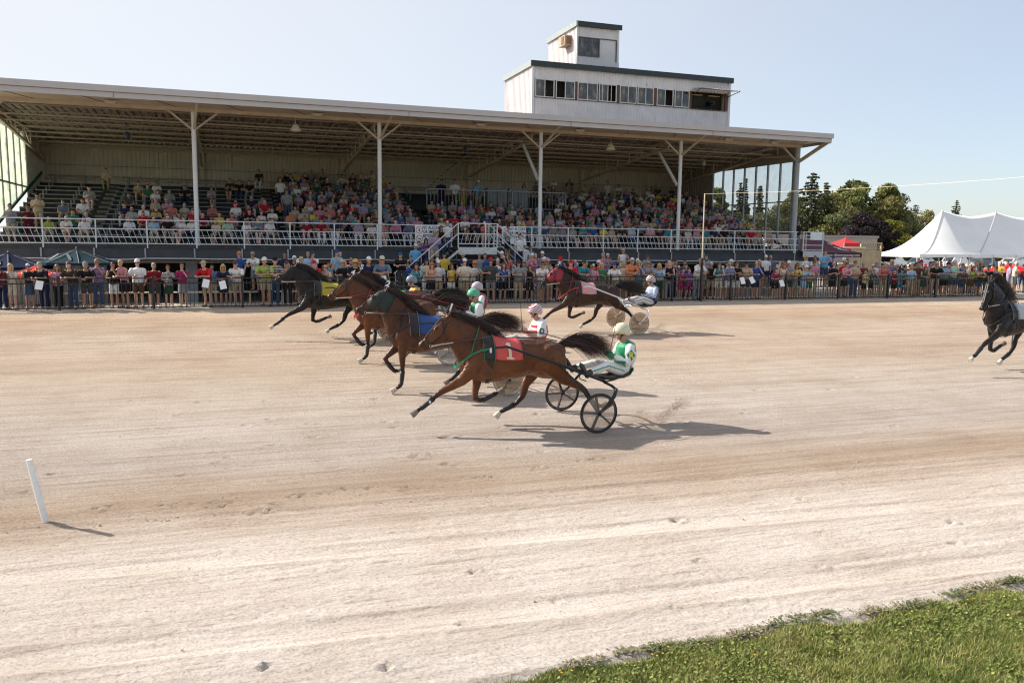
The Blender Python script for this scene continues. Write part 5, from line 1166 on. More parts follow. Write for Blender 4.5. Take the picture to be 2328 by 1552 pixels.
    mb.build('driving_lines', M('line_leather_%s' % ('r' if number == 4 else 'b'), (.45, .03, .03) if number == 4 else (.03, .022, .018), .5), h)
    # ---- head number
    if number:
        a = ringpt(R[15], 0, .0); piv = a+V((.015, 0, .005))
        pl = MB().box((-.045, -.012, 0), (.045, .012, .14)); o = pl.build('number_holder', BLACK, h); o.location = piv; o.rotation_euler = (0, .35, 0)
        text_mesh('number', str(number), .17, M('number_white', (.8, .8, .8), .5), o, (0, -.0145, .115), bold=.006, depth=.002)
    if cloth_text:
        CN = M('cloth_number_cream', (.72, .64, .47), .6)
        def strip(x0, x1, t0, t1): return [barrel(x0, -t0, .040), barrel(x1, -t0, .040), barrel(x1, -t1, .040), barrel(x0, -t1, .040)]
        mb = MB(); ts = np.linspace(.66, 1.36, 8)
        for t0, t1 in zip(ts[:-1], ts[1:]): mb.add(strip(.185, .235, t0, t1), [(0, 1, 2, 3)])
        mb.add(strip(.145, .275, 1.36, 1.44), [(0, 1, 2, 3)]); mb.add([barrel(.185, -.66, .040), barrel(.235, -.66, .040), barrel(.185, -.84, .040), barrel(.14, -.80, .040)], [(0, 1, 2, 3)])
        o = mb.build('cloth_number', CN, h); sm = o.modifiers.new('t', 'SOLIDIFY'); sm.thickness = .004
    return h
def crest_pt(crest, Rn):
    t = Rn.random()**.8*(len(crest)-1); i = min(int(t), len(crest)-2); p = crest[i].lerp(crest[i+1], t-i); return p+V((0, Rn.uniform(-.02, .01), 0))
# ------------------------------------------------------------- sulky
def make_sulky(loc, frame, dark_wheel, label, cover, shaftc=None):
    F = M('sulky_frame_%02d' % int(frame[0]*100), frame, .35, metal=.2); SF = F if not shaftc else M('sulky_shaft_%02d' % int(shaftc[0]*100), shaftc, .4)
    r = empty('racing_sulky', loc); r.rotation_euler = (.0412, 0, 0); tag(r, label, 'sulky', 'two wheeled racing sulkies behind the horses')
    for s in (-1, 1):
        pts = [(-.08, s*.34, 1.44), (.12, s*.345, 1.455), (.98, s*.37, 1.15), (1.50, s*.33, .95), (2.0, s*.27, .755)]
        MB().tube(pts, [.018, .02, .023, .024, .024], 8).build('shaft', SF, r, smooth=True)
        MB().tube([(1.97, s*.27, .755), (1.98, s*.55, .745), (1.97, s*.74, .72), (1.90, s*.80, .62), (1.78, s*.80, .47), (1.63, s*.80, .345)], [.026, .026, .030, .034, .030, .022], 10).build('fork', F, r, smooth=True)
        MB().tube([(1.08, s*.38, 1.10), (1.42, s*.58, .70), (1.63, s*.76, .345)], .020, 8).build('strut', F, r, smooth=True)
        wl = empty('wheel', (1.63, s*.80, .345)); wl.parent = r; wl.rotation_mode = 'ZYX'; wl.rotation_euler = (PI/2, 0, R_.uniform(0, 1.2))
        n = 40
        def torus(R0, rr, nn=8):
            mb = MB(); rings = [[((R0+rr*math.cos(2*PI*k/nn))*math.cos(2*PI*i/n), (R0+rr*math.cos(2*PI*k/nn))*math.sin(2*PI*i/n), rr*math.sin(2*PI*k/nn)) for k in range(nn)] for i in range(n)]
            vs = [p for q in rings for p in q]; fs = [(i*nn+k, i*nn+(k+1) % nn, ((i+1) % n)*nn+(k+1) % nn, ((i+1) % n)*nn+k) for i in range(n) for k in range(nn)]
            return mb.add(vs, fs)
        torus(.331, .014).build('tyre', M('rubber_tyre', (.02, .02, .021), .7) if dark_wheel else M('pale_tyre', (.30, .28, .26), .6), wl, smooth=True)
        torus(.302, .014 if dark_wheel else .010).build('rim', M('dark_rim', (.05, .045, .045), .4) if dark_wheel else M('silver_rim', (.55, .55, .55), .3, metal=.6), wl, smooth=True)
        for z in (-.022, .022):
            MB().lathe([(.02, z), (.15, z*.75), (.292, z*.25)], 40).build('wheel_cover', cover, wl, smooth=True)
        ns_ = 5 if dark_wheel else 2
        for i in range(ns_):
            a = 2*PI*i/ns_; p = (math.cos(a)*.3, math.sin(a)*.3)
            if dark_wheel: MB().bar((math.cos(a)*.02, math.sin(a)*.02, 0), (p[0], p[1], 0), .030, .05, (0, 0, 1)).build('spoke', M('dark_spoke', (.09, .08, .085), .4), wl)
            else: MB().bar((-p[0], -p[1], 0), (p[0], p[1], 0), .012, .06, (0, 0, 1)).build('spoke', M('silver_rim', (.55, .55, .55), .3, metal=.6), wl)
        MB().lathe([(.005, -.05), (.032, -.045), (.034, .045), (.005, .05)], 12).build('hub', F, wl, smooth=True)
    MB().tube([(2.0, -.27, .755), (2.02, 0, .765), (2.0, .27, .755)], .026, 8).build('arch', F, r, smooth=True)
    MB().tube([(1.5, -.33, .95), (1.5, .33, .95)], .018, 8).build('cross_bar', F, r, smooth=True)
    seat = MB(); prof = [(1.93, .80, .13), (2.05, .775, .17), (2.20, .775, .19), (2.38, .80, .2), (2.52, .85, .19), (2.60, .93, .15)]
    seat.loft([[(x, -w_, z), (x, -w_*.6, z-.02), (x, w_*.6, z-.02), (x, w_, z), (x-.01, w_, z+.04), (x-.01, w_*.5, z+.025), (x-.01, -w_*.5, z+.025), (x-.01, -w_, z+.04)] for x, z, w_ in prof])
    seat.build('seat', LEATHER, r, smooth=False)
    for s in (-1, 1):
        MB().tube([(2.0, s*.24, .755), (2.2, s*.15, .76), (2.45, s*.12, .82)], .015, 6).build('seat_stay', F, r)
        MB().tube([(1.44, s*.34, .97), (1.44, s*.40, .86), (1.56, s*.40, .82)], .010, 6).build('foot_rest', F, r)
    MB().bar((1.55, -.82, .50), (1.60, -.82, .36), .01, .05) 
    return r
R_ = random.Random(11)
# ------------------------------------------------------------- hand with five fingers
def hand(mb, wrist, dirv, palm_n, sc=1, curl=1.0, mi=0, thumb=1):
    """palm slab from the wrist, four unequal curled fingers and a thumb leaving the side near the base"""
    d = V(dirv).normalized(); n = V(palm_n); n = (n-d*n.dot(d)).normalized(); s = d.cross(n)*thumb; w0 = V(wrist)-d*.012*sc
    P = lambda a, b, c: w0+(d*a+s*b+n*c)*sc
    mb.loft([[P(a, -w_, -t), P(a, 0, -t*1.15), P(a, w_, -t), P(a, w_, t), P(a, 0, t*1.1), P(a, -w_, t)] for a, w_, t in ((0, .024, .018), (.03, .036, .017), (.07, .042, .015), (.095, .040, .012))], mi=mi)
    for i, (off, L) in enumerate(((.030, .070), (.010, .080), (-.011, .074), (-.031, .058))):
        a = P(.085, off, 0); c1, c2, c3 = curl*.55, curl*1.15, curl*1.75
        p1 = a+(d*math.cos(c1)+n*math.sin(c1))*L*.45*sc; p2 = p1+(d*math.cos(c2)+n*math.sin(c2))*L*.32*sc; p3 = p2+(d*math.cos(c3)+n*math.sin(c3))*L*.25*sc
        mb.tube([a, p1, p2, p3], [.0098*sc, .0092*sc, .0085*sc, .006*sc], 6, mi=mi)
    a = P(.025, .030, .004); p1 = a+(d*.6+s*.65+n*.35)*.035*sc; p2 = p1+(d*.75+s*.1+n*.65)*.032*sc; p3 = p2+(d*.6-s*.3+n*.75)*.022*sc
    mb.tube([a, p1, p2, p3], [.013*sc, .012*sc, .010*sc, .007*sc], 6, mi=mi)
def head_solid(mb, c, f, up_, s=1.0):
    """skull, jaw, nose, chin, ears round centre c; f = facing, up_ = up"""
    f = V(f).normalized(); u = (V(up_)-f*V(up_).dot(f)).normalized(); l = u.cross(f); c = V(c)
    rot = Matrix((f, l, u)).transposed(); q = lambda a, b, z: c+(f*a+l*b+u*z)*s
    mb.ell(q(-.012, 0, .025), (.098*s, .076*s, .105*s), 14, 10, rot=rot)
    mb.ell(q(.030, 0, -.050), (.062*s, .058*s, .075*s), 12, 8, rot=rot)
    mb.ell(q(.078, 0, -.092), (.022*s, .026*s, .020*s), 8, 6, rot=rot)          # chin
    mb.tube([q(.080, 0, .020), q(.098, 0, -.005), q(.106, 0, -.022), q(.086, 0, -.034)], [.010*s, .013*s, .016*s, .012*s], 8)  # nose
    mb.tube([q(.084, -.022, -.056), q(.094, 0, -.055), q(.084, .022, -.056)], .010*s, 6)      # lips
    for k in (-1, 1):
        mb.ell(q(.052, k*.045, -.020), (.030*s, .022*s, .024*s), 8, 6, rot=rot)  # cheeks
        mb.ell(q(-.012, k*.080, -.008), (.020*s, .010*s, .032*s), 8, 6, rot=rot)  # ears
    return q
DRV = {}
def make_driver(name, loc, label, silk, helm, pants=(.72, .71, .70), stripe=None, letter=None, glove=(.02, .02, .02), lean=0, sx=1.0):
    y0 = 0; r = None
    pel = V((2.43, 0, .90)); che = V((2.53+lean, 0, 1.16)); sh = V((2.52+lean, 0, 1.335)); nk = V((2.475+lean, 0, 1.42)); hd = V((2.425+lean, 0, 1.565))
    kn = [V((2.06, s*.20, 1.02)) for s in (-1, 1)]; an = [V((1.60, s*.33, .905)) for s in (-1, 1)]; toe = [V((1.505, s*.34, 1.06)) for s in (-1, 1)]
    hp = [V((2.40, s*.10, .90)) for s in (-1, 1)]
    el = [V((2.41+lean, s*.30, 1.06)) for s in (-1, 1)]; wr_ = [V((2.20+lean*.5, s*.12, 1.19)) for s in (-1, 1)]; so = [V((2.51+lean, s*.19, 1.33)) for s in (-1, 1)]
    if 'body' not in DRV or lean:
        mb = MB()
        mb.tube([pel+V((.02, 0, -.05)), pel+V((.03, 0, .08)), che, sh, nk+V((0, 0, .02))], [.13, .125, .14, .12, .055], 16, [1.25, 1.2, 1.25, 1.45, 1.0], (0, 1, 0), round_=True)
        mb.tube([nk-V((0, 0, .03)), hd-V((0, 0, .06))], .056, 12)
        head_solid(mb, hd, (-1, 0, -.06), (0, 0, 1), 1.0)
        for i in (0, 1):
            mb.tube([hp[i], kn[i], an[i]], [.095, .062, .042], 12, round_=True); mb.tube([an[i], toe[i]], [.04, .032], 10, round_=True)
            mb.tube([so[i], el[i], wr_[i]], [.056, .042, .029], 12, round_=True)
        DRV['body'] = remesh(mb, 'driver_body', .014, 2); DRV['body'].materials.append(SKIN_M); paintf(DRV['body'], lambda p: (.50, .27, .19) if p.z > 1.48 else (.46, .26, .18))
        mb = MB()
        mb.tube([pel+V((.03, 0, -.02)), pel+V((.05, 0, .10)), che+V((.01, 0, 0)), sh+V((.0, 0, .02)), nk+V((.01, 0, .0))], [.158, .165, .182, .155, .078], 18, [1.22, 1.2, 1.22, 1.42, 1.0], (0, 1, 0), round_=False)
        for i in (0, 1): mb.tube([so[i], so[i].lerp(el[i], .5), el[i], el[i].lerp(wr_[i], .55), wr_[i].lerp(el[i], .08)], [.082, .076, .068, .060, .044], 14, round_=True)
        DRV['jacket'] = remesh(mb, 'jacket', .013, 2)
        mb = MB()
        mb.tube([pel+V((.07, 0, -.03)), pel+V((-.02, 0, .02))], [.145, .14], 16, 1.25, (0, 1, 0), round_=True)
        for i in (0, 1): mb.tube([hp[i], hp[i].lerp(kn[i], .5), kn[i], kn[i].lerp(an[i], .45), an[i].lerp(kn[i], .10)], [.115, .10, .078, .070, .052], 14, round_=True)
        DRV['trousers'] = remesh(mb, 'trousers', .013, 2)
    r = inst(name, DRV['body'], None, loc); tag(r, label, 'person', 'drivers seated on the sulkies')
    j = DRV['jacket'].copy(); paintf(j, silk); j.materials.append(SILK_M); inst('jacket', j, r)
    t = DRV['trousers'].copy(); t.materials.append(SILK_M)
    def pc(p):
        if stripe and abs(p.z - np.interp(p.x, [1.6, 2.06, 2.43], [.93, 1.025, .90])) < .011 and abs(p.y) > .20 and p.x < 2.4: return stripe
        return pants
    paintf(t, pc); inst('trousers', t, r)
    for i in (0, 1):
        MB().tube([an[i].lerp(kn[i], .22), an[i], an[i].lerp(toe[i], .2)], [.058, .05, .048], 12, round_=True).tube([an[i]-(toe[i]-an[i])*.25, an[i].lerp(toe[i], .5), toe[i], toe[i].lerp(an[i], -.18)], [.042, .045, .042, .028], 12, [1, 1, 1.1, 1.1], (0, 1, 0), round_=True).build('boot', M('boot_%02d' % int(pants[0]*100), (.03, .028, .028) if pants[0] < .5 or helm[3] else (.25, .24, .23), .4), r, smooth=True)
        mb = MB(); s = (-1, 1)[i]; hand(mb, wr_[i], (wr_[i]-el[i]).normalized()+V((0, 0, -.1)), V((0, -s*1.0, -.3)), 1.0, 1.35, thumb=s); mb.build('glove', M('glove_%02d' % int(glove[0]*100+glove[1]*10), glove, .5), r, smooth=True)
    # helmet
    f = V((-1, 0, -.05)).normalized(); hc = hd+V((.005, 0, .045))
    hm, nt, bs = nodes('helmet'); v = coord(nt, scale=(1, 1, 1)); sp = nt.nodes.new('ShaderNodeSeparateXYZ'); nt.links.new(v, sp.inputs[0])
    wv = nt.nodes.new('ShaderNodeTexWave'); wv.wave_type = 'BANDS'; wv.bands_direction = 'Z'; wv.inputs['Scale'].default_value = helm[4] if len(helm) > 4 else 9; wv.inputs['Distortion'].default_value = 2.6; wv.inputs['Detail'].default_value = 0; wv.inputs['Detail Scale'].default_value = 2
    nt.links.new(coord(nt, scale=(1.0, .6, 1), rot=(0, .45, 0)), wv.inputs['Vector'])
    rp_ = ramp(nt, wv.outputs['Fac'], [(0, helm[0]), (.40, helm[0]), (.46, helm[1]), (.62, helm[1]), (.68, helm[2]), (1, helm[2])]); nt.links.new(rp_.outputs[0], bs.inputs['Base Color']); bs.inputs['Roughness'].default_value = .25
    mb = MB(); rings = []
    for i in range(10):
        th = PI*.62*i/9; rr = math.sin(th) if i else .02
        rings.append([(hc.x+.142*rr*math.cos(2*PI*k/24), .120*rr*math.sin(2*PI*k/24), hc.z+.128*math.cos(th)-(.018*(math.cos(2*PI*k/24)+1)*0 if i < 9 else 0)-(.03 if math.cos(2*PI*k/24) > .2 and i > 7 else 0)) for k in range(24)])
    mb.loft(rings, cap=False); he = mb.build('helmet', hm, r, smooth=True); s_ = he.modifiers.new('t', 'SOLIDIFY'); s_.thickness = .016
    MB().loft([[(hc.x-.11, -.07, hc.z+.015), (hc.x-.125, 0, hc.z+.022), (hc.x-.11, .07, hc.z+.015), (hc.x-.11, .07, hc.z+.005), (hc.x-.125, 0, hc.z+.012), (hc.x-.11, -.07, hc.z+.005)], [(hc.x-.15, -.05, hc.z-.008), (hc.x-.178, 0, hc.z-.002), (hc.x-.15, .05, hc.z-.008), (hc.x-.15, .05, hc.z-.014), (hc.x-.178, 0, hc.z-.008), (hc.x-.15, -.05, hc.z-.014)]]).build('helmet_peak', M('peak_%02d' % int(helm[0][0]*99), helm[0], .3), r)
    mb = MB()
    for s in (-1, 1): mb.bar((hd.x-.02, s*.085, hd.z+.03), (hd.x-.045, s*.062, hd.z-.09), .008, .022, (0, 1, 0)).bar((hd.x+.04, s*.083, hd.z+.02), (hd.x-.03, s*.070, hd.z-.06), .008, .018, (0, 1, 0))
    mb.bar((hd.x-.045, -.062, hd.z-.095), (hd.x-.045, .062, hd.z-.095), .02, .008); mb.build('chin_strap', LEATHER, r)
    mb = MB()
    pts = [V((hd.x-.105+.045*abs(k/4)**1.5*1.2, k/4*.072, hd.z+.005)) for k in range(-4, 5)]
    for p, q in zip(pts[:-1], pts[1:]): mb.bar(p, q, .012, .040)
    mb.build('sunglasses', M('black_lens', (.01, .01, .012), .1), r)
    if letter:
        s = letter; PX, PZ = 2.462+lean, 1.20
        MB().add([(PX-.085, -.332, PZ), (PX, -.332, PZ-.10), (PX+.085, -.332, PZ), (PX, -.332, PZ+.10)], [(0, 1, 2, 3)]).add([(PX-.085, -.322, PZ), (PX, -.322, PZ-.10), (PX+.085, -.322, PZ), (PX, -.322, PZ+.10)], [(3, 2, 1, 0)]).build('sleeve_patch', M('patch_%s' % s[0], s[1], .5), r) if s[1] else None
        text_mesh('sleeve_letter', s[0], .15, M('letter_%s' % s[0], s[2], .5), r, (PX, -.336, PZ), depth=.002, bold=.005)
    return r
def whip(x, y, z, x2, z2, lab):
    o = MB().tube([(0, 0, 0), ((x2-x)*.5, -.05, (z2-z)*.55), (x2-x, -.1, z2-z)], [.008, .005, .003], 5).build('driving_whip', M('whip_dark', (.05, .03, .02), .5), loc=(x, y, z)); tag(o, lab, 'whip')
XH8, YH8, RZ8 = 18.42, 15.1, 8
def gl(y): return gz(y)
bay = (.120, .040, .013); dbay = (.060, .021, .010); black = (.012, .008, .007); bay2 = (.085, .029, .011)
dk = (.014, .008, .006); dk2 = (.03, .012, .008)
hs = [ # x, y, pose, neck, ...
 dict(x=4.226, y=13.05, pose='A', neck=0, coat=bay, dark=dk2, number=1, cloth=(.62, .085, .075), collar=(.01, .16, .08), pad=1, pale=('fh',), seed=3, cloth_text='1',
      label='nearest bay racing horse with red number 1 cloth and green breast collar at full stretch', ),
 dict(x=3.62, y=16.03, pose='B', neck=.21, coat=bay2, dark=dk2, number=2, cloth=(.015, .06, .22), hood=(.014, .024, .021), pale=('nf',), seed=4, label='bay racing horse with head number 2 and dark hood planting its front leg'),
 dict(x=3.47, y=19.34, pose='B', neck=.12, coat=bay, dark=dk2, number=4, cloth=(.5, .05, .1), collar=(.45, .02, .03), brow=None, pale=('nf',), seed=5, label='bay racing horse with head number 4 and red reins beside the dark hooded horse'),
 dict(x=3.95, y=21.1, pose='B', neck=.12, coat=dbay, dark=dk, number=5, cloth=(.1, .3, .12), pale=(), seed=6, label='racing horse with head number 5 mostly hidden beyond the red reined horse'),
 dict(x=2.50, y=23.2, pose='A', neck=.16, coat=black, dark=dk, number=6, cloth=(.42, .34, .03), pale=('nf', 'fh'), seed=7, label='leading black horse with head number 6 and yellow saddle cloth closest to the fence'),
 dict(x=10.22, y=22.95, pose='A', neck=.05, coat=(.038, .017, .010), dark=dk, number=7, cloth=(.60, .30, .32), collar=(.35, .03, .03), hood=(.28, .02, .035), pale=('nh', 'fh'), seed=8, label='dark brown horse with red hood and pink saddle cloth pulling the white sulky'),
 dict(x=XH8, y=YH8, pose='A', neck=.26, pitch=.70, size=1.1, coat=(.013, .008, .007), dark=dk, number=None, cloth=(.40, .42, .42), pale=('nf', 'fh'), seed=9, label='black horse at the right edge running in last with its mane flying', mane_up=True, rz=math.radians(RZ8)),
]
for d in hs:
    d = dict(d); x, y = d.pop('x'), d.pop('y'); sc8 = d.pop('size', 1); hh_ = make_horse('horse', (x, y, gl(y)), **d); hh_.scale = (sc8,)*3
CV_D = glassmat('wheel_film_clear', (.93, .90, .87), .18, .06, (.55, .5, .45)); CV_T = glassmat('wheel_film_tan', (.70, .62, .52), .35, .05, (.42, .34, .26)); CV_W = glassmat('wheel_film_pale', (.88, .88, .88), .3, .08, (.6, .58, .56))
sul = [(4.226, 13.05, (.012, .012, .013), True, 'black sulky with five spoke wheels behind the nearest horse', CV_D, None), (3.65, 16.03, (.02, .02, .02), False, 'sulky with tan wheel covers under the red and white driver', CV_T, None),
       (3.32, 19.34, (.35, .35, .36), False, 'sulky with silver rims behind the red reined bay horse', CV_W, None), (3.95, 21.1, (.3, .3, .32), False, 'sulky of the hidden horse under the maroon and white driver', CV_W, None),
       (2.60, 23.2, (.03, .03, .03), False, 'sulky behind the leading black horse', CV_T, None), (10.25, 22.95, (.72, .72, .72), False, 'white framed sulky with tan wheel discs out on its own behind the pack', CV_T, None), (XH8+.55, YH8+.1, (.1, .1, .1), True, 'sulky of the last black horse at the right edge', CV_D, None)]
for x, y, c, dw, lb, cv, sc_ in sul: make_sulky((x, y, gl(y)), c, dw, lb, cv)
Wh = (.74, .73, .72); Gr = (.01, .25, .11); Rd = (.58, .015, .03); Yl = (.62, .40, .05); Mr = (.22, .01, .03); Nv = (.03, .03, .09)
def silk1(p):
    s = abs(p.y)
    if s > .185 and p.x < 2.60: # sleeves
        return Wh if p.z > 1.10 or p.x > 2.36 else Gr
    if p.z < .95: return Gr
    return Gr if p.x < 2.56 or p.z > 1.25 else Wh
def silk2(p):
    s = abs(p.y)
    if s > .19: return Wh if p.z > 1.09 and p.x > 2.36 else (.50, .27, .19)
    if p.z > 1.30: return Wh
    return Rd if (p.x < 2.50 and int((p.z)*20) % 3) or p.x > 2.55 else Wh
silks = [silk1, silk2, lambda p: Gr if abs(p.y) < .17 else (Wh if p.z > 1.05 else Gr), lambda p: Mr if abs(p.y) < .18 or p.x > 2.56 else Wh, lambda p: (.55, .33, .05), lambda p: (Nv if p.x > 2.54 or p.z < 1.06 else (.62, .64, .70) if int(p.z*26+p.y*14) % 2 else (.12, .22, .42)), lambda p: (.05, .05, .3)]
helms = [((.72, .60, .32), (.02, .22, .10), (.75, .74, .66), 1, 7), ((.72, .70, .70), (.6, .5, .5), (.33, .02, .05), 0, 8), ((.03, .33, .18), (.5, .7, .6), (.04, .36, .2), 0, 5), ((.55, .50, .52), (.3, .05, .1), (.4, .35, .4), 0, 9), ((.10, .16, .20), (.6, .62, .64), (.1, .17, .22), 0, 4), ((.65, .55, .52), (.55, .5, .5), (.03, .03, .04), 0, 7), ((.1, .1, .1), (.2, .2, .2), (.1, .1, .1), 1, 4)]
dl = ['driver in green and white silks with gold striped helmet seated behind the nearest horse', 'driver in red and white silks with maroon striped helmet leaning over the second sulky', 'driver in green silks and plain green helmet in the middle of the pack',
      'driver in maroon and white silks just beyond the green helmeted one', 'driver in a yellow jacket and blue grey helmet behind the leading black horse', 'driver in white and navy silks lying back on the white sulky', 'driver in dark silks behind the last black horse']
letters = [('R', (.01, .22, .10), (.72, .62, .10)), ('D', (.74, .73, .72), (.02, .09, .05)), None, None, None, None, None]
for i, (x, y, *_r) in enumerate(sul):
    make_driver('person', (x+(.0 if i != 1 else .05), y, gl(y)), dl[i], silks[i], helms[i], stripe=Gr if i == 0 else Nv if i == 5 else None, letter=letters[i], glove=(.02, .18, .09) if i == 0 else (.50, .30, .22) if i == 1 else (.03, .03, .03), pants=(.72, .71, .70))
whip(6.38, 12.95, 1.75, 6.55, 2.75, 'thin driving whip held up by the green and white driver'); whip(5.8, 15.9, 1.90, 5.65, 2.9, 'thin driving whip held up by the red and white driver')
